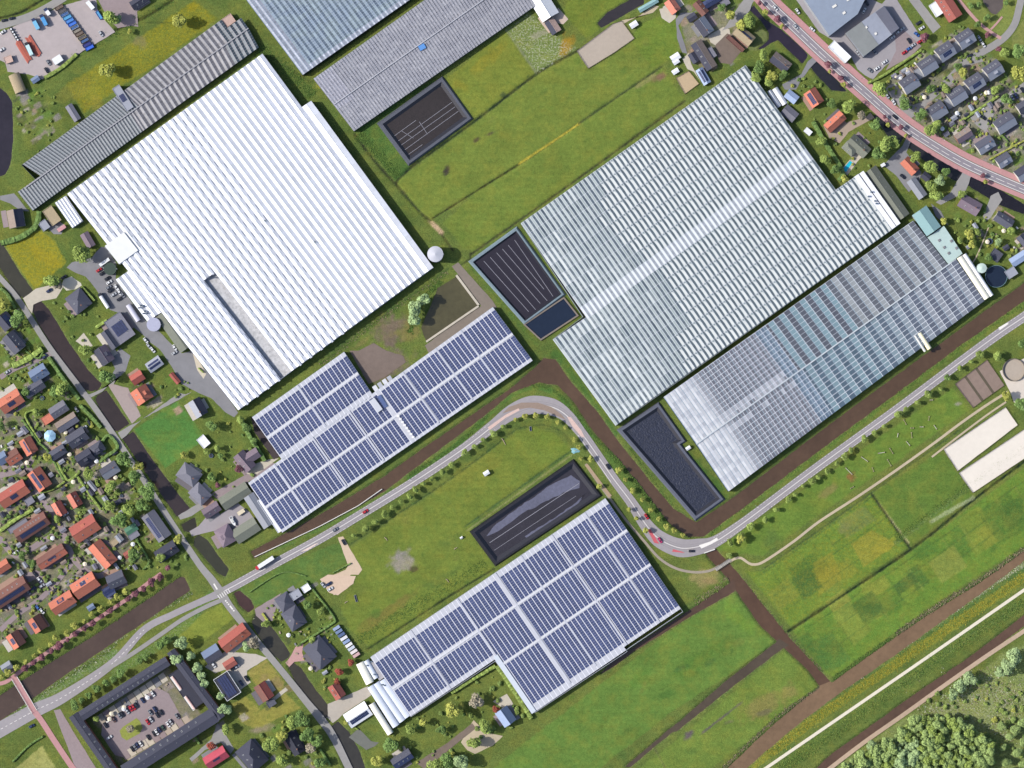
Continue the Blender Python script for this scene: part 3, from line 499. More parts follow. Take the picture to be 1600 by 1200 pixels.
# yards
for poly, m, lb in [
  ([(-20,62),(20,42),(95,10),(150,-6),(152,14),(164,32),(180,50),(160,62),(136,76),(120,86),(75,118),(66,124),(44,116),(26,114),(12,112),(8,98),(-20,84)], mat('yard_mauve_grey', C(176,166,166),0.9,0.08,0.25,0.1,3,big=0.08), 'pale grey storage yard with containers and vehicles'),
  ([(150,-6),(212,-6),(214,14),(216,42),(205,40),(184,44),(176,36),(164,20)], A_MAUVE, 'mauve brick forecourt in the shade'),
  ([(0,306),(22,302),(40,325),(46,330),(34,330),(16,318),(0,312)], A_YARD, 'small grey drive behind the dark glasshouse'),
  ([(104,418),(112,410),(144,402),(150,394),(158,386),(166,386),(182,412),(181,438),(194,456),(230,504),(243,512),(260,530),(284,552),(300,548),(318,574),(350,612),(372,645),(366,652),(352,644),(330,622),(310,614),(284,600),(276,588),(268,572),(250,546),(236,536),(220,520),(204,508),(190,490),(172,484),(150,452),(134,432),(118,426)], A_YARD, 'grey asphalt yard along the white greenhouse'),
  ([(300,548),(308,556),(322,584),(318,592),(308,578)], mat('paving_cream', C(206,196,176),0.9,0.1,0.5), 'cream kerb strip beside the white greenhouse'),
  ([(84,366),(68,350),(80,336),(102,352),(96,366)], A_YARD, 'small yard between the sheds'),
  ([(100,436),(112,432),(126,442),(128,446),(118,452),(104,454),(96,446)], mat('gravel_cream', C(206,202,186),0.95,0.08,0.5), 'cream gravel parking by the bridge'),
  ([(36,466),(56,451),(76,446),(100,446),(88,466),(66,470),(52,476),(50,490),(44,482)], A_CONC, 'pale concrete bridge drive'),
  ([(118,533),(131,520),(145,540),(135,545)], A_CONC, 'small cream terrace by the ditch'),
  ([(172,560),(188,544),(204,556),(196,580),(176,596),(168,598),(180,576)], A_YARD, 'grey drive of the flat roofed house'),
  ([(118,606),(128,612),(140,616),(150,612),(165,604),(178,600),(182,590),(196,582),(172,600),(160,612),(140,622),(128,620)], A_LANE, 'grey drive crossing between two ditches'),
  ([(169,602),(176,600),(200,606),(220,650),(206,662)], mat('paving_mauve_pale', C(166,152,148),0.9,0.08,0.6), 'mauve brick drive of the orange house'),
  ([(204,664),(215,660),(280,614),(290,616),(300,612),(284,622),(222,655),(208,668),(198,680),(190,686),(184,676)], A_LANE, 'grey lane past the bright lawn'),
  ([(278,806),(296,795),(318,782),(330,778),(318,794),(300,806),(282,812)], A_LANE, 'drive bridge beside the long ditch'),
  ([(328,800),(340,806),(372,786),(390,800),(398,812),(380,830),(362,826),(340,828),(300,838),(296,830),(310,822),(322,808)], mat('yard_lilac', C(160,154,158),0.9,0.06,0.4), 'lilac grey yard with a white boat'),
  ([(330,772),(372,748),(420,722),(430,724),(392,752),(376,758),(342,782)], A_MAUVE, 'mauve drive below the grey barn'),
  ([(382,740),(394,726),(420,718),(436,716),(400,742)], A_CONC, 'pale path beside the solar glasshouse'),
  ([(528,840),(536,838),(546,856),(566,890),(560,898),(548,898),(530,926),(522,930),(506,912),(512,902),(540,890),(544,884)], mat('concrete_rose', C(206,184,160),0.9,0.08,0.4), 'rose concrete pad beside the meadow'),
  ([(398,952),(440,926),(434,935),(430,955),(426,970),(412,972),(400,962)], A_MAUVE, 'mauve brick forecourt of the slate villa'),
  ([(455,1024),(462,1010),(474,1005),(472,1020),(476,1032),(460,1034),(452,1042),(446,1036)], A_REDP, 'pink brick drive bridge'),
  ([(512,1100),(575,1072),(580,1086),(560,1100),(538,1114),(528,1124),(520,1130),(512,1122)], mat('concrete_grey', C(184,176,164),0.9,0.08,0.4,big=.08), 'concrete forecourt of the tunnel greenhouse'),
  ([(320,1042),(334,1028),(352,1018),(400,1022),(418,1028),(386,1048),(386,1058),(392,1066),(376,1078),(372,1070),(352,1046),(336,1052)], mat('paving_beige', C(192,184,174),0.9,0.07,0.5), 'beige brick yard by the red roofed houses'),
  ([(424,1092),(446,1074),(450,1078),(428,1096)], A_CONC, 'pale path to the red gabled house'),
  ([(340,1130),(350,1145),(366,1170),(360,1178),(345,1160),(320,1172),(300,1190),(296,1185),(330,1155)], A_LANE, 'lane behind the slate courtyard block'),
  ([(545,1152),(560,1138),(580,1158),(592,1160),(586,1166),(572,1172)], A_COURT, 'olive grey hard court by the ditch'),
  ([(84,1110),(94,1108),(120,1152),(150,1200),(140,1206),(120,1206)], A_MAUVE, 'mauve brick street beside the slate block'),
  ([(160,1131),(246,1074),(264,1084),(284,1122),(256,1148),(195,1184),(180,1180),(158,1148)], A_MAUVE, 'mauve brick car park inside the courtyard block'),
  ([(1080,20),(1092,16),(1070,26),(1060,40),(1070,70),(1074,84),(1066,82),(1058,60),(1056,30),(1064,20)], A_YARD, 'grey farm lane'),
  ([(1076,82),(1066,92),(1074,108),(1084,112),(1096,130),(1080,100)], A_CONC, 'pale yard in front of the sheds'),
  ([(1106,56),(1130,42),(1140,46),(1142,60),(1120,72),(1110,66)], A_CONC, 'dusty farmyard'),
  ([(1118,70),(1136,52),(1150,58),(1160,78),(1142,100),(1124,98),(1120,84)], A_DIRT, 'brown soil heap beside the pergola'),
  ([(840,28),(866,18),(872,12),(888,30),(880,38),(872,36),(858,52),(850,42)], mat('concrete_rose2', C(200,182,166),0.9,0.08,0.4), 'rose concrete yard behind the striped barn'),
  ([(960,44),(972,32),(990,28),(1020,20),(1030,10),(1022,8),(1000,24)], A_GRAV, 'sandy track from the arena to the farm'),
  ([(1030,14),(1056,10),(1056,28),(1046,36),(1034,28)], A_CONC, 'pale yard of the orange roofed farmhouse'),
  ([(1190,-10),(1176,4),(1172,16),(1150,40),(1128,48),(1136,38),(1150,16),(1166,-6)], A_LANE, 'lane leaving the main road'),
  ([(1222,132),(1252,116),(1262,96),(1282,80),(1286,86),(1264,108),(1250,128),(1244,140),(1226,140)], A_YARD, 'drive to the white tunnels'),
  ([(1286,196),(1300,206),(1326,190),(1352,184),(1360,176),(1366,184),(1344,196),(1326,206),(1312,224),(1296,216)], mat('paving_tan', C(170,152,136),0.9,0.08,0.6), 'tan brick forecourt of the orange long house'),
  ([(1338,236),(1352,240),(1340,252),(1324,274),(1316,266),(1326,252)], A_CONC, 'pale pool terrace'),
  ([(1380,258),(1410,228),(1416,216),(1424,220),(1416,238),(1440,270),(1436,286),(1420,300),(1400,274)], A_YARD, 'grey yard beside the long barn'),
  ([(1244,0),(1250,-6),(1350,-6),(1378,6),(1388,-6),(1398,-6),(1440,60),(1432,70),(1382,104),(1364,124),(1352,118),(1340,108),(1328,86),(1300,62),(1280,50)], mat('yard_industrial', C(158,154,158),0.9,0.07,0.3,big=.06), 'grey industrial yard'),
  ([(1416,-6),(1432,-6),(1470,42),(1458,52),(1432,16)], A_LANE, 'lane beside the brick hall'),
  ([(1388,134),(1400,130),(1425,165),(1440,160),(1450,150),(1462,140),(1474,126),(1500,98),(1530,82),(1536,96),(1508,104),(1486,116),(1492,128),(1476,140),(1462,152),(1440,172),(1422,186),(1412,178),(1400,160),(1382,140)], A_LANE, 'residential street with parking bays'),
  ([(1516,184),(1536,168),(1560,156),(1600,128),(1600,142),(1568,162),(1556,172),(1548,190),(1540,206),(1526,196)], A_LANE, 'parking court behind the slate row'),
  ([(1500,276),(1506,266),(1518,272),(1514,286),(1508,300),(1470,320),(1462,316),(1484,302)], A_LANE, 'drive bridge to the cottages'),
  ([(1548,306),(1560,300),(1566,312),(1548,340),(1540,346),(1536,338)], A_LANE, 'drive beside the grey cottage'),
  ([(1455,318),(1470,330),(1482,352),(1474,348),(1462,338)], A_YARD, 'grey strip beside the teal roof'),
  ([(1562,580),(1600,560),(1640,560),(1640,640),(1600,640),(1584,628),(1578,612)], mat('sand_white', C(214,204,192),0.95,0.06,0.4), 'pale sandy forecourt of the riding school'),
  ([(1396,24),(1404,40),(1440,72),(1420,90),(1384,110),(1400,80)], A_MAUVE, 'brick forecourt'),
  ([(740,1125),(760,1145),(786,1150),(770,1165),(742,1178),(730,1172),(720,1160)], A_GRAV, 'gravel parking by the blue roofed house'),
  ([(650,1192),(700,1160),(738,1130),(744,1138),(706,1168),(664,1202)], A_DIRT, 'garden track to the blue roofed house'),
  ([(770,1096),(792,1084),(802,1100),(790,1110)], A_CONC, 'small terrace beside the blue roofed house'),
  ([(500,905),(512,898),(556,900),(552,912),(528,930),(514,926)], mat('sand_rose', C(210,186,164),0.95,0.08,0.4), 'sandy pad with parked trailers'),
  ([(706,416),(716,410),(770,470),(776,480),(700,534),(670,552),(664,540),(690,520),(752,478)], mat('path_grey', C(132,122,112),0.95,0.1,0.4,big=.08), 'grey path around the brown pond'),
  ([(546,548),(560,548),(584,536),(604,548),(630,556),(634,566),(600,590),(576,600)], mat('dirt_grey', C(124,110,102),0.95,0.12,0.25,0.2,1.2,big=.1), 'bare grey brown ground behind the solar roof'),
  ([(392,652),(400,648),(440,712),(428,718),(398,676)], mat('soil_dark', C(70,62,64),0.95,0.12,0.4), 'dark soil strip beside the solar roof'),
  ]:
    sheet('yard' if 'yard' in lb or 'court' in lb or 'car park' in lb else 'paving', poly, m, lb, rough=0.35)
# little garden plots along two sides of the courtyard
cg_ = random.Random(4)
for (a, b, dv, n, lb) in [((150,1120),(256,1050),(8,12),11,'below the canal wing'), ((196,1188),(300,1128),(-7,-11),11,'beside the terrace cars')]:
    for k_ in range(n):
        x0, y0 = a[0]+(b[0]-a[0])*k_/n, a[1]+(b[1]-a[1])*k_/n; x1, y1 = a[0]+(b[0]-a[0])*(k_+.9)/n, a[1]+(b[1]-a[1])*(k_+.9)/n
        sheet('patio', [(x0,y0),(x1,y1),(x1+dv[0],y1+dv[1]),(x0+dv[0],y0+dv[1])], cg_.choice([A_CONC, A_SAND2, A_MAUVE, A_YARD, A_CONC]), 'courtyard garden plot %s' % lb)
sheet('lawn', [(187,1142),(192,1136),(213,1122),(218,1126),(223,1137),(218,1146),(198,1157),(190,1152)], mat('island_grass', C(132,142,62),0.95,0.2,0.8,0.4,2), 'grass island in the courtyard car park')
# residential brick ground on the left
for poly, lb in [([(0,640),(30,690),(60,720),(80,760),(100,790),(96,850),(120,880),(140,890),(170,890),(150,910),(60,960),(0,990),(-20,990),(-20,640)], 'mauve brick streets between the orange roofed houses')]:
    pass
for pts, wd, lb in [([(-10,745),(20,738),(42,730),(52,748),(62,775),(80,800),(96,826),(108,858),(122,882),(150,900),(170,892)], 9, 'brick lane winding between the orange roofed houses'), ([(-10,840),(0,842),(16,862),(30,868),(60,850),(84,836)], 9, 'brick lane behind the brown terrace'), ([(0,985),(30,958),(60,938),(84,915),(100,895),(112,880)], 8, 'brick lane beside the orange terrace'), ([(42,730),(52,712),(46,690)], 8, 'brick stub lane'), ([(0,590),(25,575),(62,560),(80,552)], 8, 'brick lane by the slate house'), ([(40,905),(56,898),(70,910)], 14, 'grey parking bay by the terrace')]:
    ribbon('lane', pts, wd, A_MAUVE, lb)
# main roads
R1 = [(-40,1162,26),(0,1140,24),(55,1110,22),(100,1088,18),(175,1037,13),(225,984,11),(270,960,10),(320,937,10),(345,926,13),(372,912,14),(430,880,14),(500,842,14),(560,806,14),(640,757,14),(720,704,15),(770,666,18),(800,644,24),(830,633,29),(862,636,27),(886,650,20),(908,676,16),(935,714,15),(960,750,15),(985,783,16),(1008,818,20),(1030,842,26),(1062,856,29),(1092,854,25),(1118,846,18),(1160,818,15),(1220,773,14.5),(1280,728,14.5),(1400,641,14.5),(1500,566,14.5),(1560,522,15),(1600,495,15),(1640,467,15)]
road = ribbon('road', R1, 14, A_ROAD, 'grey two lane road sweeping round the two bends')
for o_ in (-5,-2.2,2.2,5): dashes(road, [p[:2] for p in R1[8:]], 1.1, mat('tyre_wear', C(148,143,146), 0.85, 0.1, 0.3), 1, 0, o_, name='wheel_track')
dashes(road, R1[8:], 0.75, M_WHITE, 1, 0)
dashes(road, R1[9:16], 0.4, M_WHITE, 3, 3, 6.0); dashes(road, R1[9:16], 0.4, M_WHITE, 3, 3, -6.0)
dashes(road, R1[28:], 0.4, M_WHITE, 3, 3, 6.2); dashes(road, R1[28:], 0.4, M_WHITE, 3, 3, -6.2)
dashes(road, R1[20:23], 0.6, M_WHITE, 1, 0, 6.2); dashes(road, R1[:6], 0.7, M_WHITE, 4, 4)
for nm, poly, m in [('traffic_island', [(785,646),(795,636),(815,629),(840,629),(862,636),(878,648),(884,656),(870,650),(850,641),(828,637),(805,640)], mat('island_brick', C(150,132,120),0.9,0.1,0.6)),
                    ('hatched_marking', [(762,668),(790,648),(810,638),(812,641),(790,653),(765,672)], mat('paint_rose', C(214,186,176),0.85,0.1,0.8)), ('hatched_marking', [(886,651),(892,652),(908,672),(914,684),(908,682),(894,666)], mat('paint_rose', C(0,0,0))), ('hatched_marking', [(1092,852),(1110,846),(1120,840),(1122,843),(1112,850),(1096,857)], M_WHITE), ('hatched_marking', [(1022,848),(1030,850),(1016,826),(1012,828)], mat('paint_pink', C(196,96,104),0.8,0.15,0.8)), ('hatched_marking', [(1052,858),(1066,862),(1070,864),(1050,862)], mat('paint_pink', C(0,0,0))), ('hatched_marking', [(470,862),(492,850),(498,848),(480,860)], M_YEL), ('hatched_marking', [(1560,512),(1574,504),(1576,506),(1562,516)], M_WHITE)]:
    z = nextz(); mb = MB(); mb.quad(ccw([tuple(W(x, y, z)) for x, y in poly])); o = mb.build(nm, m, road)
R2 = [(-20,412,8),(0,434,8),(30,470,8.5),(75,540,9),(120,600,9),(150,640,9),(190,698,9),(230,758,9),(270,820,9.5),(310,880,10),(330,905,12),(346,928,14),(362,952,12),(400,1000,10),(440,1048,10),(480,1098,11),(500,1122,13),(520,1150,12),(545,1200,11),(552,1215,11)]
lane = ribbon('road', R2, 9, A_LANE, 'straight grey lane with ditches crossing the main road')
dashes(lane, [(334,912),(340,922)], 2.2, M_WHITE, 3, 1); dashes(lane, [(352,938),(366,955)], 2.2, M_WHITE, 3, 1)
for k_ in range(6): dashes(road, [(340+k_*3.2, 930-k_*2),(344+k_*3.2, 936-k_*2)], 1.0, M_WHITE, 5, 0)
R3 = [(1186,-12),(1195,-2),(1210,14),(1240,42),(1280,80),(1320,116),(1355,147),(1390,178),(1420,202),(1460,228),(1505,254),(1550,275),(1600,296),(1640,312)]
red1 = ribbon('cycle_path', [tuple(q) for q in offset_line([p[:2] for p in R3], -12)], 9, A_RED, 'red brick cycle path on the far side of the main road')
red2 = ribbon('cycle_path', [tuple(q) for q in offset_line([p[:2] for p in R3], 11)], 7, A_RED, 'red brick cycle path along the dark ditches')
road3 = ribbon('road', R3, 14, A_DARK, 'grey main road between red brick cycle paths')
for o_ in (-4,-1.6,2.4,4.6): dashes(road3, R3, 1.1, mat('tyre_wear3', C(136,131,139), 0.85, 0.1, 0.3), 1, 0, o_, name='wheel_track')
dashes(road3, R3, 0.6, M_WHITE, 14, 5, 0.6); dashes(road3, R3, 0.7, M_WHITE, 1, 0, 5.6); dashes(road3, R3, 0.7, M_WHITE, 1, 0, -5.6)
ribbon('road', [(1640,-10),(1600,-6),(1594,6),(1586,36),(1572,56),(1554,70),(1530,84),(1504,100)], 11, A_LANE, 'curving grey street beside the park')
ribbon('cycle_path', [(1494,-6),(1510,14),(1530,36),(1548,50),(1564,60)], 5, A_REDP, 'red brick footpath through the park lawn')
ribbon('cycle_path', [(1548,46),(1556,38),(1566,26)], 3, A_REDP, 'short brick path to the pond bench')
ribbon('road', [(-20,46),(0,40),(40,28),(70,14),(100,-4),(110,-12)], 12, A_LANE, 'grey street past the storage yard')
ribbon('cycle_path', [(345,938),(320,949),(285,968),(250,992),(215,1016),(190,1032),(160,1050)], 6.5, A_LANE, 'pale cycle path beside the canal road')
ribbon('cycle_path', [(-10,1070),(8,1066),(20,1058),(36,1046),(70,1022),(110,994),(160,962),(200,935),(230,912),(252,896)], 6, A_RED, 'red brick walk under the copper trees')
redp = ribbon('cycle_path', [(54,1112),(66,1128),(84,1156),(104,1186),(122,1212)], 9, A_RED, 'broad red cycle path crossing the canal road')
ribbon('path', [(1140,878),(1148,873),(1158,872),(1170,880),(1180,882),(1196,876),(1240,846),(1280,815),(1340,776),(1400,735),(1460,692),(1500,662),(1540,634),(1575,612)], 4, A_GRAV, 'sandy footpath along the training field')
ribbon('path', [(1456,714),(1500,680),(1540,650),(1572,628)], 3, A_GRAV, 'sandy track beside the white arenas')
ribbon('path', [(915,725),(932,750),(950,775),(980,815),(1006,845),(1030,872),(1056,888),(1084,894),(1108,892),(1124,884)], 4, mat('path_stone', C(160,150,134),0.95,0.1,0.5), 'grey footpath beside the solar roofed glasshouse')
ribbon('path', [(1640,894),(1600,922),(1440,1033),(1280,1143),(1200,1198),(1180,1212)], 4.8, A_SHELL, 'straight white shell path on the dyke')
ribbon('path', [(1640,958),(1600,986),(1540,1026),(1470,1075),(1410,1118),(1350,1160),(1295,1202),(1280,1214)], 6.5, mat('track_rose', C(186,164,142),0.95,0.12,0.4,0.2,1.5,big=.1), 'rosy gravel track beside the narrow canal')
ribbon('path', [(916,726),(934,750),(954,776)], 5, mat('track_tan', C(172,150,124),0.95,0.1,0.4), 'tan track beside the lined basin')
ribbon('path', [(1546,352),(1520,410),(1500,402),(1490,392)], 2, A_GRAV, 'garden path behind the pale roof')
# riding arenas: sand bed with a low rail
def rail(parent, poly, h=1.1, m=None, closed=True, wd=0.12):
    m = m or mat('rail_wood', C(86,78,66),0.8,0.1,1); mb = MB(); mp = MB(); n = len(poly)
    for i in range(n if closed else n-1):
        a, b = W(*poly[i]), W(*poly[(i+1) % n]); mb.obox(a, b, wd, h-0.14, h); mb.obox(a, b, wd*.8, h*.45, h*.45+.12)
        L = (b-a).length
        for k_ in range(max(1, int(L/4))):
            q = a.lerp(b, k_/max(1, int(L/4))); mp.box(q.x-.07, q.x+.07, q.y-.07, q.y+.07, 0, h+.08)
    o = mb.build('rail', m, parent); p = mp.build('posts', m, parent); p['kind'] = 'stuff'
def arena(poly, m, label, bars=None):
    e = empty('riding_arena', W(*poly[0])); e.location = (0, 0, 0); tag(e, label, 'riding arena')
    mb = MB(); mb.quad(ccw([tuple(W(x, y, nextz())) for x, y in poly])); 
    z = nextz(); mb = MB(); mb.quad(ccw([tuple(W(x, y, z)) for x, y in roughen(poly, 12, .3)])); mb.build('sand_bed', m, e)
    rail(e, poly)
    for a, b, wd in (bars or []):
        q = MB(); q.obox(W(*a), W(*b), wd*S, 0.02, 0.35); q.build('divider', mat('divider_wood', C(92,84,70),0.9,0.15,0.8), e)
arena([(1474,702),(1571,636),(1590,664),(1496,736)], A_SAND, 'white sand arena with small poles nearest the gravel track')
arena([(1498,739),(1604,668),(1640,690),(1640,690),(1520,770)], A_SAND, 'long white sand arena beside the dark ditch')
arena([(901,80),(958,37),(971,33),(991,60),(960,82),(919,107)], A_SAND2, 'pale grey sand arena in the pasture')
arena([(1056,122),(1076,111),(1092,131),(1070,147)], mat('sand_tan', C(190,168,136),0.95,0.08,0.4), 'small tan sand paddock beside the silvery glasshouse')
arena([(1492,600),(1542,562),(1569,602),(1520,637)], A_BROWN, 'brown riding arena split into three lanes', [((1508,588),(1535,626),4),((1525,575),(1552,614),4)])
e = empty('round_pen', (0,0,0)); tag(e, 'round sandy horse pen with a ring fence', 'horse pen')
c_ = W(1584,578); q = MB(); q.cyl(c_.x, c_.y, 17*S, 0, 0.16, 36); q.build('sand_bed', A_SAND2, e)
q = MB()
for i in range(36):
    a0, a1 = 2*math.pi*i/36, 2*math.pi*(i+1)/36; q.obox((c_.x+17.5*S*math.cos(a0), c_.y+17.5*S*math.sin(a0)), (c_.x+17.5*S*math.cos(a1), c_.y+17.5*S*math.sin(a1)), .35, 0, 1.5)
q.build('ring_fence', mat('pen_fence', C(120,112,100),0.8,0.1,1), e)
# lined water basins with a raised rim
def loft(name, rings, m, parent, caps=True):
    mb = MB(); n = len(rings[0])
    for r_ in rings: mb.v += [tuple(p) for p in r_]
    for k_ in range(len(rings)-1):
        for i in range(n):
            j = (i+1) % n; mb.f.append((k_*n+i, k_*n+j, (k_+1)*n+j, (k_+1)*n+i)); mb.mi.append(0); mb.c.append((1,1,1))
    if caps: k_ = (len(rings)-1)*n; mb.f.append(tuple(k_+i for i in range(n))); mb.mi.append(0); mb.c.append((1,1,1))
    return mb.build(name, m, parent)
def inset(poly, d):
    P_ = ccw([(x, -y) for x, y in poly]); n = len(P_); out = []
    for i in range(n):
        a, b, c = Vector(P_[i-1]), Vector(P_[i]), Vector(P_[(i+1) % n]); e1 = (b-a).normalized(); e2 = (c-b).normalized()
        n1, n2 = Vector((-e1.y, e1.x)), Vector((-e2.y, e2.x)); den = 1+n1.dot(n2); q = b+(n1+n2)*(d/max(den, .35)); out.append((q.x, -q.y))
    return out
M_LINER = mat('liner_black', C(32,32,42), 0.45, 0.12, 0.5, 0.08, 1.0, spec=0.4)
M_LINER2 = mat('liner_grey', C(82,86,98), 0.55, 0.10, 0.5, 0.06, 1.0, spec=0.4)
def basin(poly, label, floor, rimcol=None, crest=3.5, slope=7, h=1.8, lines=(), floor_z=0.25, out=2.5):
    e = empty('water_basin', (0,0,0)); tag(e, label, 'water basin')
    P0 = poly; zc = h
    r_ = lambda d, z: [W(x, y, z) for x, y in inset(poly, d)]
    loft('embankment', [r_(-out, 0.02), r_(0, zc), r_(crest, zc)], rimcol or M_LINER2, e, False)
    loft('lining', [r_(crest, zc+.004), r_(crest+slope, floor_z)], M_LINER, e, False)
    fl = MB(); fl.quad(r_(crest+slope-0.6, floor_z+0.05)); f = fl.build('basin_floor', floor, e)
    for a, b, wd in lines:
        q = MB(); q.obox(W(*a), W(*b), wd*S, floor_z+.06, floor_z+.2); q.build('cover_seam', mat('seam_grey', C(150,150,160),0.6,0.1,2), e)
    return e
FL_BRN = mat('basin_cover_brown', C(40,34,37), 0.7, 0.25, 0.35, 0.1, 1.2, big=.15)
FL_BLK = mat('basin_cover_black', C(32,28,44), 0.55, 0.12, 0.4, 0.05, 1.2, big=.1)
basin([(592,193),(691,122),(736,185),(639,256)], 'lined basin with a dark cover beside the paddock', FL_BRN, crest=4, slope=5, lines=[((620,222),(706,160),.6),((624,229),(711,167),.6),((630,236),(716,174),.6),((636,243),(660,226),.6),((614,214),(650,188),.6),((655,190),(668,210),.6),((628,205),(646,216),.5)])
basin([(735,409),(807,357),(881,460),(820,505)], 'long lined basin with a black cover seamed lengthwise beside the silvery glasshouse', FL_BLK, mat('rim_bluegrey', C(122,140,150),0.5,0.1,0.5), crest=2.5, slope=3, lines=[((756,408),(826,487),.7),((766,402),(837,484),.7),((776,395),(844,474),.7),((785,389),(855,470),.7),((794,383),(850,452),.7),((804,375),(864,463),.7)])
b4 = basin([(967,672),(1029,631),(1070,689),(1062,694),(1070,705),(1130,780),(1087,811)], 'lined basin full of rippled dark foil beside the canal', mat('foil_rippled', C(42,46,62),0.35,0.45,0.55,0.9,0.9,spec=.6), mat('rim_slate', C(96,100,114),0.5,0.1,0.5), crest=3.5, slope=5)
b5 = basin([(737,831),(896,720),(938,774),(775,882)], 'empty lined basin with pale drag marks on its floor', mat('basin_floor_slate', C(40,38,50),0.6,0.2,0.25,0.15,1.0,big=.25), M_LINER, crest=3, slope=6, lines=[((765,848),(905,755),.8),((772,860),(900,775),.5),((785,868),(925,777),.9)])
for pl, nm in [([(760,838),(772,822),(800,800),(860,758),(892,742),(906,752),(905,762),(880,770),(820,800),(778,830)], 'silt_patch'), ([(820,838),(880,800),(905,780),(915,770),(900,792),(860,820),(824,842)], 'silt_patch')]:
    q = MB(); q.quad(ccw([tuple(W(x, y, .36)) for x, y in roughen(pl, 6, 1.0, 3)])); q.build(nm, mat('silt', C(96,98,118),0.8,0.2,0.5,big=.15), b5)
e = empty('water_basin', (0,0,0)); tag(e, 'small open water basin with a concrete rim beside the black cover', 'water basin')
p_ = [(819,507),(881,465),(903,493),(845,531)]
loft('rim', [[W(x,y,0) for x,y in inset(p_,-1)],[W(x,y,1.2) for x,y in inset(p_,-1)],[W(x,y,1.2) for x,y in inset(p_,1.2)],[W(x,y,.3) for x,y in inset(p_,1.5)]], mat('rim_concrete', C(132,122,112),0.8,0.1,0.5), e, False)
q = MB(); q.quad([W(x,y,.62) for x,y in inset(p_,1.3)]); q.build('water_surface', mat('basin_water', C(34,44,62),0.08,0.1,0.2,0.02,0.8,spec=.5), e)
e = empty('water_basin', (0,0,0)); tag(e, 'brown pond with pale concrete kerbs beside the willows', 'pond')
p_ = [(714,431),(747,477),(666,533),(658,512),(676,470),(684,450)]
q = MB(); q.quad(ccw([tuple(W(x,y,.4)) for x,y in roughen(p_,8,.6)])); q.build('water_surface', water_mat((80,76,54)), e)
q = MB(); q.obox(W(713,430), W(748,477), 1.6, 0, .7); q.build('kerb', A_CONC, e); q = MB(); q.obox(W(748,478), W(666,534), 1.4, 0, .7); q.build('kerb', A_CONC, e)
# swimming pool
e = empty('swimming_pool', (0,0,0)); tag(e, 'turquoise swimming pool on a pale terrace', 'swimming pool')
p_ = [(1316,265),(1328,251),(1332,254),(1322,269)]
loft('coping', [[W(x,y,0) for x,y in inset(p_,-1.2)],[W(x,y,.3) for x,y in inset(p_,-1.2)],[W(x,y,.3) for x,y in inset(p_,0)],[W(x,y,.1) for x,y in inset(p_,.1)]], A_CONC, e, False)
q = MB(); q.quad(ccw([tuple(W(x,y,.2)) for x,y in p_])); q.build('water_surface', mat('pool_water', C(40,190,215),0.08,0.06,0.5,0.05,1.2), e)
# ---------------------------------------------------------------- greenhouses
def bil(Q, s, t):
    a, b, c, d = Q
    return ((a[0]*(1-s)+b[0]*s)*(1-t)+(d[0]*(1-s)+c[0]*s)*t, (a[1]*(1-s)+b[1]*s)*(1-t)+(d[1]*(1-s)+c[1]*s)*t)
def QW(Q, s, t, z): p = bil(Q, s, t); return W(p[0], p[1], z)
def glazmat(name, rough, bump, var=0.08, spec=.4): return mat(name, (1,1,1), rough, var, 1.6, bump, 1.2, spec=spec, attr='Col')
M_GLAZ = glazmat('glazing', 0.28, 0.03, .1)
M_CHALK = mat('glazing_chalked', (1,1,1), 0.6, .08, .5, .02, 1.2, spec=.25, attr='Col', big=.04)
M_BAR = mat('glazing_bar_white', C(206,212,220), 0.5, 0.08, 1.0)
M_BARG = mat('glazing_bar_grey', C(162,162,168), 0.6, 0.1, 1.0)
M_GUT = mat('gutter_pale', C(190,198,206), 0.5, 0.1, 1.0)
M_GUTD = mat('gutter_dark', C(128,128,134), 0.6, 0.1, 1.0)
def jit(c, a, r): k = 1+r.uniform(-a, a); return tuple(min(.86, v*k) for v in c)
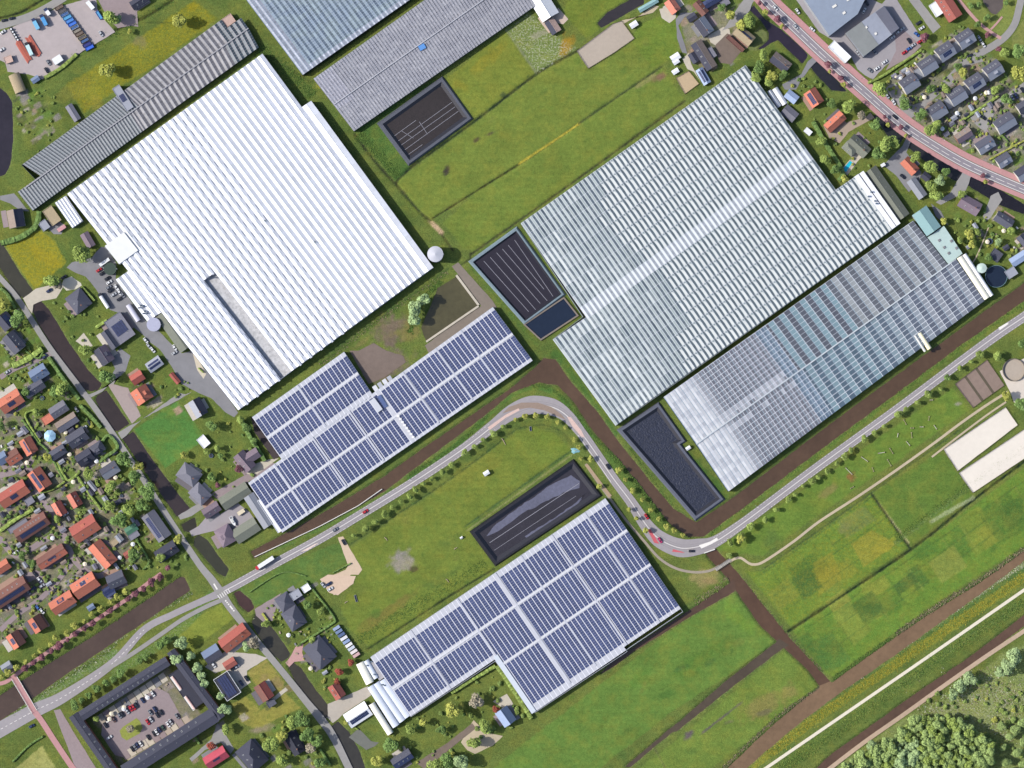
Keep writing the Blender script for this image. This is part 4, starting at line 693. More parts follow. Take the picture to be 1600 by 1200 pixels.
def span(parent, Q, s0, s1, t0, t1, ze, zr, nmod, colf, rnd, barw=0.25, gw=0.35, mbar=None, mgut=None, mgl=None, bars=True, shape=None, vents=None):
    """one ridged bay of roof running along t: its frame, with the panes as a child"""
    fr = MB(); gl = MB(); sm = (s0+s1)/2
    L = (QW(Q, sm, t1, ze)-QW(Q, sm, t0, ze)).length; Wd = (QW(Q, s1, t0, ze)-QW(Q, s0, t0, ze)).length
    eb = barw/2/L*(t1-t0); eg = gw/Wd*(s1-s0)
    zf = lambda s: ze+(zr-ze)*(1-abs((s-sm)/((s1-s0)/2)))
    for k_ in range(nmod):
        a = t0+(t1-t0)*k_/nmod; b = t0+(t1-t0)*(k_+1)/nmod
        if shape: shape(gl, Q, s0, s1, a, b, zf, rnd, colf)
        else:
            for side, (p, q) in enumerate(((s0, sm), (sm, s1))):
                c = colf(side, (p+q)/2, (a+b)/2, rnd); dz = rnd.uniform(-.015, .015)
                gl.quad([QW(Q, p, b, zf(p)+dz), QW(Q, q, b, zf(q)+dz), QW(Q, q, a, zf(q)-dz), QW(Q, p, a, zf(p)-dz)], 0, c)
        if bars:
            up = .07; e = eb
            fr.quad([QW(Q, s0, a+e, ze+up), QW(Q, sm, a+e, zr+up), QW(Q, sm, a-e, zr+up), QW(Q, s0, a-e, ze+up)])
            fr.quad([QW(Q, sm, a+e, zr+up), QW(Q, s1, a+e, ze+up), QW(Q, s1, a-e, ze+up), QW(Q, sm, a-e, zr+up)])
    rw = eg*.45
    fr.quad([QW(Q, sm-rw, t1, zr+.06), QW(Q, sm+rw, t1, zr+.06), QW(Q, sm+rw, t0, zr+.06), QW(Q, sm-rw, t0, zr+.06)], 0)
    fr.quad([QW(Q, s0, t1, ze+.12), QW(Q, s0+eg, t1, ze+.12), QW(Q, s0+eg, t0, ze+.12), QW(Q, s0, t0, ze+.12)], 1)
    for t in (t0, t1):
        pts = [QW(Q, s0, t, ze), QW(Q, sm, t, zr), QW(Q, s1, t, ze)]; fr.quad(pts if t == t0 else pts[::-1], 1)
    o = fr.build('roof_span', [mbar or M_BAR, mgut or M_GUT], parent)
    g = gl.build('glazing', mgl or M_GLAZ, o, True)
    if vents:
        vm = MB()
        for a, b, side in vents:
            q = sm+(-.42 if side == 0 else .42)*(s1-s0)*.8; w0, w1 = (q, sm) if side == 0 else (sm, q)
            zl = zf(q)+.2
            zz = (zl, zr+.09) if side == 0 else (zr+.09, zl)
            vm.quad([QW(Q, w0, b, zz[0]), QW(Q, w1, b, zz[1]), QW(Q, w1, a, zz[1]), QW(Q, w0, a, zz[0])], 0, (.535,.55,.58))
            if side == 1:
                q2 = q+.10*(s1-s0); vm.quad([QW(Q, q, b, zl), QW(Q, q, b, zl-.3), QW(Q, q, a, zl-.3), QW(Q, q, a, zl)], 0, C(70,84,120)); vm.quad([QW(Q, q, b, zf(q)+.05), QW(Q, q2, b, zf(q2)+.05), QW(Q, q2, a, zf(q2)+.05), QW(Q, q, a, zf(q)+.05)], 0, C(112,124,156))  # dark strips paint in the shadow gap below each raised flap
        if vm.f: v = vm.build('roof_vents', M_CHALK, o, True); v['kind'] = 'stuff'
    return o
def walls(parent, poly, z, m, name='side_wall', th=0.25):
    n = len(poly)
    for i in range(n):
        a, b = W(*poly[i], z), W(*poly[(i+1) % n], z)
        if (a-b).length < 1: continue
        q = MB(); q.obox(a, b, th, 0, z-.02); q.build(name, m, parent)
def pane_wall(parent, poly, z, m): walls(parent, poly, z, m)
M_GW = mat('glass_wall', C(120,134,146), 0.25, 0.1, 0.5, spec=.5)
M_GWD = mat('glass_wall_dark', C(58,72,78), 0.25, 0.1, 0.5, spec=.5)
# --- the white greenhouse
gh = empty('greenhouse', (0,0,0)); tag(gh, 'huge white chalked greenhouse with a step in its corner', 'greenhouse')
Q = [(105,303),(410,84),(663,427.5),(372,641)]; NS = 35; r_ = random.Random(3); ZE, ZR = 6.0, 7.05
white = C(246,248,250, 1.5); whiteb = C(226,232,244, 1.5)
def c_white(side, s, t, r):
    c = (.62,.63,.65) if side == 0 else (.49,.503,.54)  # slope away from the sun darkened: shade put into the pane colour
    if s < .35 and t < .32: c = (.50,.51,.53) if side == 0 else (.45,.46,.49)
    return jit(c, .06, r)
def tr_of(s): return None
for i in range(NS):
    s0, s1 = i/NS, (i+1)/NS; sm = (s0+s1)/2
    segs = [(0.0, 1.0)]
    if i < 3: segs = [(0.0, .235), (.315, 1.0)]
    if i in (8, 9): segs = [(0.0, .545)]     # the lowered service strip takes the rest of these bays
    if i < 6: segs = [(a, b) for a, b in segs]
    for (a, b) in segs:
        nm = max(2, int((b-a)*42)); vl = []
        lim = .60
        if sm < lim:
            k_ = int((b-a)*21)
            for j in range(k_):
                t = a+(b-a)*(j+.08+(.35 if i % 2 else 0)*0)/k_; t += (b-a)/k_*.5*(i % 2); vl.append((t, t+(b-a)/k_*.5, 1))
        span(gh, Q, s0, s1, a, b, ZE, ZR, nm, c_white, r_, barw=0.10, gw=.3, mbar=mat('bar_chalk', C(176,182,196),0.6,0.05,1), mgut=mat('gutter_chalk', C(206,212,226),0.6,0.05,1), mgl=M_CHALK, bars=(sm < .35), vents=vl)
Qx = [(410,84),(425,74),(677,418),(663,427.5)]
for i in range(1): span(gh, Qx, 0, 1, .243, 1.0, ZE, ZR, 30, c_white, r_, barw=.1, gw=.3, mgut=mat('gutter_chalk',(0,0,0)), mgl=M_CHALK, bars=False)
Qy = [(181,437),(206,420),(255.5,485.5),(230,502)]
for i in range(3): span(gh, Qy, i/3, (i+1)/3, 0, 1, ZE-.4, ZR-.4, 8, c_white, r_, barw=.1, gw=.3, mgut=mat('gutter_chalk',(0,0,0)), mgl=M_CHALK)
walls(gh, [(105,303),(410,84),(471.5,167.5),(486,157.6),(677,418),(663,428),(372,641)], ZE, mat('white_wall', C(150,158,172),0.5,0.1,0.5))
walls(gh, [(372,641),(105,303)], ZE, mat('white_wall2', C(200,204,212),0.5,0.1,0.5)); walls(gh, [(206,420),(181,437),(230,502),(255,486)], ZE-.4, mat('white_wall2',(0,0,0)))
# lowered service strip
fl = MB(); a0, a1 = 8/NS, 10/NS
fl.quad([QW(Q,a0,1,3.2),QW(Q,a1,1,3.2),QW(Q,a1,.545,3.2),QW(Q,a0,.545,3.2)]); fl.build('service_roof', mat('gravel_roof', C(196,196,198),0.9,0.35,0.5,0.6,1.2), gh)
tw = MB(); tw.quad([QW(Q,a0,1,3.2),QW(Q,a0,.545,3.2),QW(Q,a0,.545,ZE),QW(Q,a0,1,ZE)]); tw.quad([QW(Q,a1,.545,3.2),QW(Q,a1,1,3.2),QW(Q,a1,1,ZE),QW(Q,a1,.545,ZE)]); tw.quad([QW(Q,a0,.545,3.2),QW(Q,a1,.545,3.2),QW(Q,a1,.545,ZE),QW(Q,a0,.545,ZE)]); tw.build('service_wall', mat('service_wall', C(120,132,150),0.5,0.1,0.5), gh)
# white flat block and machinery on the roof
mb = MB(); mb.prism([tuple(QW(Q,a,b,7.6))[:2] for a,b in [(-.012,.233),(-.012,.317),(3.05/35,.317),(3.05/35,.233)]], 0, 7.6); mb.build('flat_roof_block', mat('flat_roof_white', C(232,234,234),0.7,0.05,0.3), gh)
for x, y in [(220,477),(224,479),(217,481),(226,486),(230,489),(224,490),(414,345),(492,378),(327,433)]:
    p = W(x, y, ZR); q = MB(); q.box(p.x-.6, p.x+.6, p.y-.5, p.y+.5, ZR-1, ZR+.9); q.cyl(p.x, p.y, .4, ZR+.9, ZR+1.3, 10); q.build('roof_unit', mat('roof_unit', C(96,112,128),0.5,0.1,1), gh)
# striped annex
an = empty('annex_greenhouse', (0,0,0)); tag(an, 'narrow white striped annex beside the big white greenhouse', 'greenhouse')
Qa = [(86,317),(103,306),(129,345),(113,356)]
for i in range(4): span(an, Qa, i/4, (i+1)/4, 0, 1, 4, 4.5, 7, c_white, r_, barw=.1, gw=.25, mgl=M_CHALK, mgut=mat('gutter_lilac', C(176,186,206),0.6,0.05,1), bars=False)
walls(an, Qa, 4, mat('white_wall2',(0,0,0)))
# --- generic builder
def glasshouse(label, parts, wallpolys, z, wm, name='greenhouse'):
    g = empty(name, (0,0,0)); tag(g, label, 'greenhouse')
    for kw in parts: kw(g)
    for wp in wallpolys: walls(g, wp, z, wm)
    return g
def bays(Q, n, ze, zr, nmod, colf, seed, t0=0.0, t1=1.0, i0=0, i1=None, **kw):
    def f(g):
        r = random.Random(seed)
        for i in range(i0, n if i1 is None else i1): span(g, Q, i/n, (i+1)/n, t0, t1, ze, zr, nmod, colf, r, **kw)
    return f
_NT = {}
def ndist(s, t, seed):
    if seed not in _NT: _NT[seed] = fbm(*np.meshgrid(np.arange(400)*.5, np.arange(400)*.5), 2.2, seed, 3)
    return float(_NT[seed][int(abs(t*20)) % 400, int(abs(s*20)) % 400])
# silvery glasshouse: white screens with glare painted in, dark glass beside them
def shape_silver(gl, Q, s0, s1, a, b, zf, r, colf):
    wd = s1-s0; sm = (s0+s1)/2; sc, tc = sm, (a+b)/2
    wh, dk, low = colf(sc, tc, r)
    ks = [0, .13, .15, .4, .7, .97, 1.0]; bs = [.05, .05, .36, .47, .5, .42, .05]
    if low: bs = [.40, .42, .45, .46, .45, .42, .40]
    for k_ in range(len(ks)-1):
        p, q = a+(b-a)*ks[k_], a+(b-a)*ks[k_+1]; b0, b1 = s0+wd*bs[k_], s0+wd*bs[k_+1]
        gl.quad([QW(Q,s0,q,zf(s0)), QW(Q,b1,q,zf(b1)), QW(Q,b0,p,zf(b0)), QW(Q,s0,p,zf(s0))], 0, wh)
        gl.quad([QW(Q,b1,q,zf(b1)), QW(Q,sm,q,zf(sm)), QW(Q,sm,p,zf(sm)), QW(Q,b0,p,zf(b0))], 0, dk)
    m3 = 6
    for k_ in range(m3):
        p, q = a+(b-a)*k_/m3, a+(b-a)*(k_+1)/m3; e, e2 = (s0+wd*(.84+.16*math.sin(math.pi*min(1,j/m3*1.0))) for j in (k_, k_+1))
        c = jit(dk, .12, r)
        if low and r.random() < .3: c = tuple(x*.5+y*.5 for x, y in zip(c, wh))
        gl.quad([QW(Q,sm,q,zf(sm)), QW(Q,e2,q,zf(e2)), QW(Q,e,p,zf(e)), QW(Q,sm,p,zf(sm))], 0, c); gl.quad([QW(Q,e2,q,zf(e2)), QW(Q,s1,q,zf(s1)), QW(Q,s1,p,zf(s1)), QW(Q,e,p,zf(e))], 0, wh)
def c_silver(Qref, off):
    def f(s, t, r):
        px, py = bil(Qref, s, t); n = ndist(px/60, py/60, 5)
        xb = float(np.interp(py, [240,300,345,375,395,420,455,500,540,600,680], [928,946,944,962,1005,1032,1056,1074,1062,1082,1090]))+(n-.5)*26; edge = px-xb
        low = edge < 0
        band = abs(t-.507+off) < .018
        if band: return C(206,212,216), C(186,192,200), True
        if low:  # soft dark reflection, painted into the pane colours
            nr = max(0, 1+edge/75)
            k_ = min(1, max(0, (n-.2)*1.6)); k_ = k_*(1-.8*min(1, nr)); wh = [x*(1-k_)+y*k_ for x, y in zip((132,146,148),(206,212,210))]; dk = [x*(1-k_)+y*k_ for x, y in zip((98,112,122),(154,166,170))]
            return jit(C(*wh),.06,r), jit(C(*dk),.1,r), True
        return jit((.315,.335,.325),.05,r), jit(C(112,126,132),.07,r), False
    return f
Q2 = [(814,349),(1165,102),(1365,379),(1009,630)]; Q2w = [(864,531),(915.5,496),(1009,630),(962,665)]; Q2e = [(1306,297),(1345,270),(1402,353),(1365,379)]
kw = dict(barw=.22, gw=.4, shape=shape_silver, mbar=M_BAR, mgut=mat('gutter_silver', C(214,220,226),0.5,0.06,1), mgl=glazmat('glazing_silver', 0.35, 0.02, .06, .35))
def band2(g):
    pass
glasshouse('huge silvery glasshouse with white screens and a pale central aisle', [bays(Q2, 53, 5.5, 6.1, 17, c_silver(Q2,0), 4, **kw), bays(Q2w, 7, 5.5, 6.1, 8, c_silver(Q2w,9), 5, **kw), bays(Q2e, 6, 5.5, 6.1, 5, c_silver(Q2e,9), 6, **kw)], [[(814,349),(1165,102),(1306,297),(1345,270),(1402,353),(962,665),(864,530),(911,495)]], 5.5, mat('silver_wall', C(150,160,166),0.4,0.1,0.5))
# white ridge house at its east end
e = empty('service_building', (0,0,0)); tag(e, 'white ridged service strip at the end of the silvery glasshouse', 'service building')
for i,(a,b) in enumerate([((1338,274),(1397,356)),((1346,269),(1404,351))]):
    q = MB(); q.obox(W(*a,7), W(*b,7), 3.4, 5.3 if i else 5.3, 7.0-i*.3); q.build('roof', mat('sheet_white', C(240,242,246),0.4,0.05,0.6), e)
for x,y in [(1357,307),(1367,314),(1361,300),(1369,318)]:
    p = W(x,y,7.4); q = MB(); q.cyl(p.x,p.y,.6,6.8,8.6,12); q.build('flue', mat('roof_unit',(0,0,0)), e)
# striped glasshouse along the canal
Q3 = [(1037,621),(1427,345),(1481,414),(1088,694)]; Q3s = [(1088,694),(1494,405),(1538,470),(1138,768)]
def c_q3(south):
    def f(side, s, t, r):
        i = int(s*24); n = ndist(s*6, t*3, 8)
        if s < .10: return jit(C(208,210,214) if n > .42 else C(190,193,200), .06, r)
        if s < .36:
            c = C(116,118,128); k_ = max(0, 1-(s-.1)/.05)
            if abs(t-(.9 if not south else .15)) < .06 and n > .4: c = C(170,172,180)
            c = tuple(a*(1-k_*.7)+b*k_*.7 for a, b in zip(c, C(206,208,214))); return jit(c, .06, r)
        if s < .41: return jit(C(104,122,140), .15, r)
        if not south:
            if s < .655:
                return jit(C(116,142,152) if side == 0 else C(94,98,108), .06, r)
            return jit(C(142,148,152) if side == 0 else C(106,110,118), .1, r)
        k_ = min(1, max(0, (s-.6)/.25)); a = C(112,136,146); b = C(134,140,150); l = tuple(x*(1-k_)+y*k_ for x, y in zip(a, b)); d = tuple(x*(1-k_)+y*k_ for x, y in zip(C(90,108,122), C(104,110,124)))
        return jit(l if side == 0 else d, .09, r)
    return f
kwb = dict(barw=.42, gw=.45, mbar=mat('bar_silver', C(206,212,220),0.5,0.06,1), mgut=mat('gutter_blue', C(150,168,182),0.5,0.06,1))
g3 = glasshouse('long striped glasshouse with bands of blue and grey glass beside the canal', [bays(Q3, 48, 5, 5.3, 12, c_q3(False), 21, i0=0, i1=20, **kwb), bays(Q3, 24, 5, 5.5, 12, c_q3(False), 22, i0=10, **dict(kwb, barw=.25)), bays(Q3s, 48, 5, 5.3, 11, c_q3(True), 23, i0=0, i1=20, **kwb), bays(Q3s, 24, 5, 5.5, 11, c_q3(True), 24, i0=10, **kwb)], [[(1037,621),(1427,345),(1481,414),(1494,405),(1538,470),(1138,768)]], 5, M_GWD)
q = MB()
for a, b in [((1088,694),(1487,410))]: q.obox(W(*a,5.9), W(*b,5.9), .8, 5.0, 5.9)
q.build('ridge_walk', mat('walk_white', C(200,208,214),0.5,0.1,1), g3)
for a,b,w_,z,c in [((1500,401),(1543,466),4.6,6.6,(244,242,222)),((1507,397),(1550,462),3.2,6.2,(250,250,250)),((1437,520),(1453,545),3.4,6.4,(238,232,196)),((1430,524),(1446,549),2.0,6.1,(206,208,206))]:
    q = MB(); A, B = W(*a,z), W(*b,z); d = (B-A).normalized(); n = Vector((-d.y,d.x,0)); K = 8
    pts = [(math.cos(math.pi*k/K)*w_/2, 4.5+math.sin(math.pi*k/K)*(z-4.5)) for k in range(K+1)]
    for k in range(K): q.quad([A+n*pts[k][0]+Vector((0,0,pts[k][1]-z)), A+n*pts[k+1][0]+Vector((0,0,pts[k+1][1]-z)), B+n*pts[k+1][0]+Vector((0,0,pts[k+1][1]-z)), B+n*pts[k][0]+Vector((0,0,pts[k][1]-z))][::-1])
    q.build('vaulted_roof', mat('vault_%d'%c[2], C(*c),0.4,0.05,0.6), g3)
# dark glasshouse at the top left
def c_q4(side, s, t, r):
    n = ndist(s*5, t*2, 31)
    if s < .48: c = (126,138,142) if side == 0 else (106,116,120)  # slope facing away from the sun darker, its shade put into the panes
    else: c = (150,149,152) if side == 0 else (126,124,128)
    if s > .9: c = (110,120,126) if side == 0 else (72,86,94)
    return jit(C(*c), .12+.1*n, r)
Q4n = [(27,263),(368,15),(388,44),(57,282)]; Q4s = [(28,300),(388,44),(404,74),(51,329)]
kw4 = dict(barw=.2, gw=.5, mbar=M_BARG, mgut=M_GUTD)
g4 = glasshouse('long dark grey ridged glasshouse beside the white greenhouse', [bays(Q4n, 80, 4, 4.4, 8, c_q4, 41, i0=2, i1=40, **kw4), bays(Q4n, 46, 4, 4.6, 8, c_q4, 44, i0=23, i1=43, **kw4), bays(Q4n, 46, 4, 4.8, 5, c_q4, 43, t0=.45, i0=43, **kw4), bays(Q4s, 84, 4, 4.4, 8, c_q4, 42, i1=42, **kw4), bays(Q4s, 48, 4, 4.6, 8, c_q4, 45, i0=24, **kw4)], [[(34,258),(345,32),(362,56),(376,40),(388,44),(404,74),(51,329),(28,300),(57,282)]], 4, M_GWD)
q = MB(); q.obox(W(40,293,5), W(388,44,5), .7, 4.2, 5.0); q.build('ridge_walk', M_BARG, g4)
# two glasshouses at the top
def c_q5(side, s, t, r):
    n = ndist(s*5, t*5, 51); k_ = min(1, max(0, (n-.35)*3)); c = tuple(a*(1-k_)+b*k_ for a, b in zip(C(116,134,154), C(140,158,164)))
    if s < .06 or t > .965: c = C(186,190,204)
    return jit(c if side == 0 else tuple(v*.74 for v in c), .2, r)  # second slope is a darkened copy: shade painted into the glass colour
Q5 = [(355,-40),(590,-205),(708,-48),(473,117)]
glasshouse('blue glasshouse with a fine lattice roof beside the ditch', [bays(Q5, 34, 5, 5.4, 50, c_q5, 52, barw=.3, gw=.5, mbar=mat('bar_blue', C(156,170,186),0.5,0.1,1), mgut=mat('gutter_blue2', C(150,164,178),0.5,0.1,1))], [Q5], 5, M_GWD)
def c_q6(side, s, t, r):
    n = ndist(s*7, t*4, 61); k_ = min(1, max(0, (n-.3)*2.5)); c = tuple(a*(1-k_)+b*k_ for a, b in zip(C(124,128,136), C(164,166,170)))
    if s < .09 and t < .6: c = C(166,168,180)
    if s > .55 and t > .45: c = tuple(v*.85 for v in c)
    return jit(c if side == 0 else tuple(v*.88 for v in c), .3, r)  # far slope slightly darkened, slope shade painted into its panes
Q6 = [(490,123),(780,-82),(838,8),(553,205)]
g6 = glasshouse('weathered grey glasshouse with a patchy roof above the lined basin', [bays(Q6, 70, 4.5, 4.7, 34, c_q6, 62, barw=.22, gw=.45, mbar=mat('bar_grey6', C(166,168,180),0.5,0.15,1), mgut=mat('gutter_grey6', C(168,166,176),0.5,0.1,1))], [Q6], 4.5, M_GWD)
q = MB(); q.obox(W(522,163,5.3), W(806,-36,5.3), .6, 4.6, 5.3); q.build('ridge_walk', mat('walk_grey', C(186,188,196),0.5,0.1,1), g6)
p = W(660,74,5.5); q = MB(); q.obox(W(655,76,5.5), W(664,71,5.5), 3.6, 4.9, 5.5); q.build('blue_tarpaulin', mat('tarp_blue', C(92,148,214),0.5,0.06,1), g6)
# ---------------------------------------------------------------- roofs full of solar panels
M_CELL = mat('solar_cell', C(76,86,124), 0.25, 0.14, 0.7, spec=.5, isl=.18, rand=.1, big=.08)
M_SFR = mat('solar_frame', C(132,138,164), 0.4, 0.06, 1)
M_ROOFW = mat('roof_sheet_white', C(194,197,208), 0.55, 0.06, 0.5)
M_ROOFG = mat('roof_sheet_pale', C(206,208,216), 0.55, 0.06, 0.5)
def solar_roof(g, Q, n, rows, aisles, ze, tlim=(0,1), slim=(0,1), rowh=1.75, seed=1):
    """saw-tooth white roof; every strip of panels between the aisles is a part of its own"""
    ds = 1/n; rise = .35
    for i in range(n):
        s0, s1 = i*ds, (i+1)*ds
        if s0 < slim[0]-1e-6 or s1 > slim[1]+1e-6: continue
        k_ = s0+ds*.13
        mb = MB(); t0, t1 = tlim
        mb.quad([QW(Q,s0,t1,ze), QW(Q,k_,t1,ze+rise), QW(Q,k_,t0,ze+rise), QW(Q,s0,t0,ze)], 0)
        mb.quad([QW(Q,k_,t1,ze+rise), QW(Q,s1,t1,ze), QW(Q,s1,t0,ze), QW(Q,k_,t0,ze+rise)], 1)
        for t in (t0, t1):
            pts = [QW(Q,s0,t,ze), QW(Q,k_,t,ze+rise), QW(Q,s1,t,ze)]; mb.quad(pts if t == t0 else pts[::-1], 1)
        mb.build('roof_bay', [M_ROOFW, M_ROOFG], g)
        if any(a-ds*.5 < (s0+s1)/2 < a+ds*.5 for a in aisles if .52 < a < .55): continue
        for (ra, rb) in rows:
            if ra < tlim[0] or rb > tlim[1]+.001: continue
            p, q = k_+ds*.01, s1-ds*.02; zq = lambda s: ze+rise*(s1-s)/(s1-k_)+.10
            st = MB(); st.quad([QW(Q,p,rb,zq(p)), QW(Q,q,rb,zq(q)), QW(Q,q,ra,zq(q)), QW(Q,p,ra,zq(p))], 0)
            L = (QW(Q,p,rb,0)-QW(Q,p,ra,0)).length; m = max(1, int(L/rowh))
            for a in range(m):
                ta, tb = ra+(rb-ra)*(a+.1)/m, ra+(rb-ra)*(a+.9)/m
                for b in range(2):
                    pa, pb = p+(q-p)*(b+.05)/2, p+(q-p)*(b+.95)/2
                    st.quad([QW(Q,pa,tb,zq(pa)+.03), QW(Q,pb,tb,zq(pb)+.03), QW(Q,pb,ta,zq(pb)+.03), QW(Q,pa,ta,zq(pa)+.03)], 1)
            st.build('solar_panel_strip', [M_SFR, M_CELL], g)
M_SW = mat('solar_wall', C(170,176,186), 0.5, 0.1, 0.6)
g7 = empty('greenhouse', (0,0,0)); tag(g7, 'long low building roofed with solar panels along the brown canal', 'greenhouse')
QA = [(394,652),(537.5,550),(582,617),(440.5,718)]; QB = [(388,754.5),(770,480),(832,563.5),(441,832)]
solar_roof(g7, QA, 23, [(.09,.46),(.53,.90)], [.49], 4.8)
solar_roof(g7, QB, 60, [(.05,.475),(.53,.95)], [.533], 4.6)
walls(g7, [(394,652),(537.5,550),(582,617)], 4.8, M_SW); walls(g7, [(440,718),(394,652)], 4.8, M_SW); walls(g7, QB, 4.6, M_SW)
for k_ in range(8):
    p = bil(QB, .533+.0*k_, .52+k_*.058); P_ = W(p[0]+.5, p[1], 5.4); q = MB(); q.box(P_.x-.9, P_.x+.9, P_.y-.7, P_.y+.7, 4.7, 5.5); q.build('vent_box', mat('vent_white', C(236,236,236),0.5,0.05,1), g7)
q = MB(); q.obox(W(581,624,6.2), W(594,642,6.2), 4.2, 4.5, 6.2); q.build('roof_cabin', mat('cabin_grey', C(200,204,212),0.5,0.06,1), g7)
q = MB(); q.obox(W(592,618,5.6), W(603,636,5.6), 2.6, 4.5, 5.6); q.build('roof_light', mat('cabin_blue', C(92,108,150),0.3,0.06,1), g7)
for k_ in range(4):
    q = MB(); q.obox(W(584+k_*7.5,603-k_*5,4.6), W(590+k_*7.5,612-k_*5,4.6), 3.0, 3.4, 4.6-.1*k_); q.build('porch_roof', mat('porch_%d'%(k_%2), C(176,180,190) if k_ % 2 else C(214,216,222),0.5,0.08,1), g7)
g8 = empty('greenhouse', (0,0,0)); tag(g8, 'L shaped building roofed with solar panels beside the hay meadow', 'greenhouse')
QC = [(579,1027),(946,779),(1067,956),(700,1204)]; AL = [.169,.368,.53,.639,.77,.91]; RW = [(.045,.268),(.294,.57),(.594,.945)]
solar_roof(g8, QC, 58, [(.055,.262),(.30,.485)], AL, 4.6, (0,.52), (0,.363))
solar_roof(g8, QC, 58, RW, AL, 4.6, (0,1.0), (.362,.76)); solar_roof(g8, QC, 58, RW, AL, 4.6, (0,.972), (.758,1.0))
walls(g8, [(579,1027),(946,779),(1067,956),(978,1016),(980,1018),(835,1114),(774,1033),(642,1120)], 4.6, M_SW)
# aisles across the solar roofs
for g, Qz, rows, sl in [(g7,QA,[.495],(0,1)),(g7,QB,[.502],(0,1)),(g8,QC,[.281],(0,1)),(g8,QC,[.582],(.37,1))]:
    for t in rows:
        q = MB(); a, b = bil(Qz,sl[0],t), bil(Qz,sl[1],t); q.obox(W(*a,5.1), W(*b,5.1), 1.3, 4.6, 5.12); q.build('roof_walk', mat('walk_pale', C(214,216,222),0.6,0.06,0.6), g)
for g, Qz, sl, zz in [(g7,QB,[.105,.26,.41,.63,.765,.867],4.6),(g8,QC,AL,4.6),(g7,QA,[.49],4.8)]:
    for s in sl:
        tt = (.0,.52) if (g is g8 and s < .36) else (0,.97)
        q = MB(); q.obox(W(*bil(Qz,s,tt[0]),5.1), W(*bil(Qz,s,tt[1]),5.1), 1.3, zz, zz+.56); q.build('roof_gangway', M_ROOFW, g)
q = MB(); q.obox(W(*bil(QC,.366,.5),5.2), W(*bil(QC,.366,1.0),5.2), 3.6, 4.4, 5.2); q.build('edge_gutter', mat('edge_pale', C(206,214,224),0.5,0.06,0.6), g8)
# tunnel vaults on the short end
def vault(g, a, b, wd, z0, z1, m, name='vaulted_roof', K=8):
    q = MB(); A, B = W(*a,z1), W(*b,z1); d = (B-A).normalized(); n = Vector((-d.y,d.x,0)); A = Vector((A.x,A.y,0)); B = Vector((B.x,B.y,0))
    pts = [(math.cos(math.pi*k/K)*wd/2, z0+math.sin(math.pi*k/K)*(z1-z0)) for k in range(K+1)]
    for k in range(K): q.quad([A+n*pts[k+1][0]+Vector((0,0,pts[k+1][1])), A+n*pts[k][0]+Vector((0,0,pts[k][1])), B+n*pts[k][0]+Vector((0,0,pts[k][1])), B+n*pts[k+1][0]+Vector((0,0,pts[k+1][1]))])
    for E, rev in ((A,False),(B,True)):
        pp = [E+n*x+Vector((0,0,z)) for x, z in pts]; q.quad(pp if not rev else pp[::-1])
    q.obox(A+n*(wd/2-.1), B+n*(wd/2-.1), .2, 0, z0); q.obox(A-n*(wd/2-.1), B-n*(wd/2-.1), .2, 0, z0)
    return q.build(name, m, g)
g9 = empty('tunnel_greenhouse', (0,0,0)); tag(g9, 'row of shiny white tunnel vaults at the end of the solar roof', 'greenhouse')
M_V1 = mat('tunnel_silver', C(214,222,236),0.3,0.05,0.6); M_V2 = mat('tunnel_cream', C(248,246,232),0.4,0.05,0.6)
for a, b, wd, m in [((562,1036),(578,1068),6,M_V2),((572,1032),(588,1060),4,M_V1),((598,1062),(638,1120),6.4,M_V1),((588,1067),(629,1127),5.4,M_V1),((579,1072),(619,1135),5.6,M_V1),((580,1100),(610,1147),4.6,M_V2)]:
    vault(g9, a, b, wd, 3, 4.6, m)
q = MB(); q.obox(W(579,1034,3.4), W(598,1060,3.4), 5.5, 0, 3.4); q.build('flat_roof', mat('flat_grey', C(176,174,178),0.7,0.08,0.6), g9)
for x, y in [(574,1040),(580,1034),(585,1054),(597,1070),(601,1071)]:
    p = W(x,y,5); q = MB(); q.box(p.x-.7,p.x+.7,p.y-.5,p.y+.5,3.2,5.0); q.build('roof_unit', mat('roof_unit',(0,0,0)), g9)
# ---------------------------------------------------------------- houses, sheds, tanks
RC = {'orange': (196,118,96), 'red': (168,92,82), 'brick': (160,92,82), 'brown': (122,84,76), 'pink': (206,128,110), 'slate': (84,86,100), 'dark': (66,68,84), 'grey': (122,122,134), 'lgrey': (158,162,174), 'mauve': (124,110,122), 'blue': (116,132,160), 'lblue': (160,178,210), 'olive': (124,128,116), 'tan': (168,152,124), 'white': (236,238,242), 'black': (50,52,66), 'teal': (140,176,178), 'steel': (146,150,160), 'taupe': (138,124,116), 'green': (70,120,94), 'rose': (196,168,156), 'navy': (64,74,110), 'crimson': (190,82,98)}
def roofmat(k):
    if k in ('white','lblue','teal','steel','lgrey','blue','green'): return mat('roof_'+k, C(*RC[k]), 0.5, 0.08, 0.8, 0.05, 3, rand=.06, big=.05)
    return mat('roof_'+k, C(*RC[k]), 0.8, 0.16, 1.2, 0.3, 3.5, rand=.12, big=.08)
WALLS = {'brick': mat('wall_brick', C(150,104,86),0.85,0.12,1.5,0.2,5,rand=.1), 'white': mat('wall_white', C(220,216,208),0.8,0.06,1,rand=.05), 'grey': mat('wall_grey', C(130,130,134),0.8,0.1,1,rand=.08), 'dark': mat('wall_dark', C(80,76,78),0.8,0.1,1), 'metal': mat('wall_metal', C(170,174,180),0.5,0.08,1)}
M_WIN = mat('window_glass', C(60,72,88), 0.1, 0.05, 1, spec=.6); M_FRAME = mat('window_frame', C(226,224,218), 0.6, 0.05, 1); M_DOOR = mat('door_paint', C(92,84,78), 0.6, 0.1, 1)
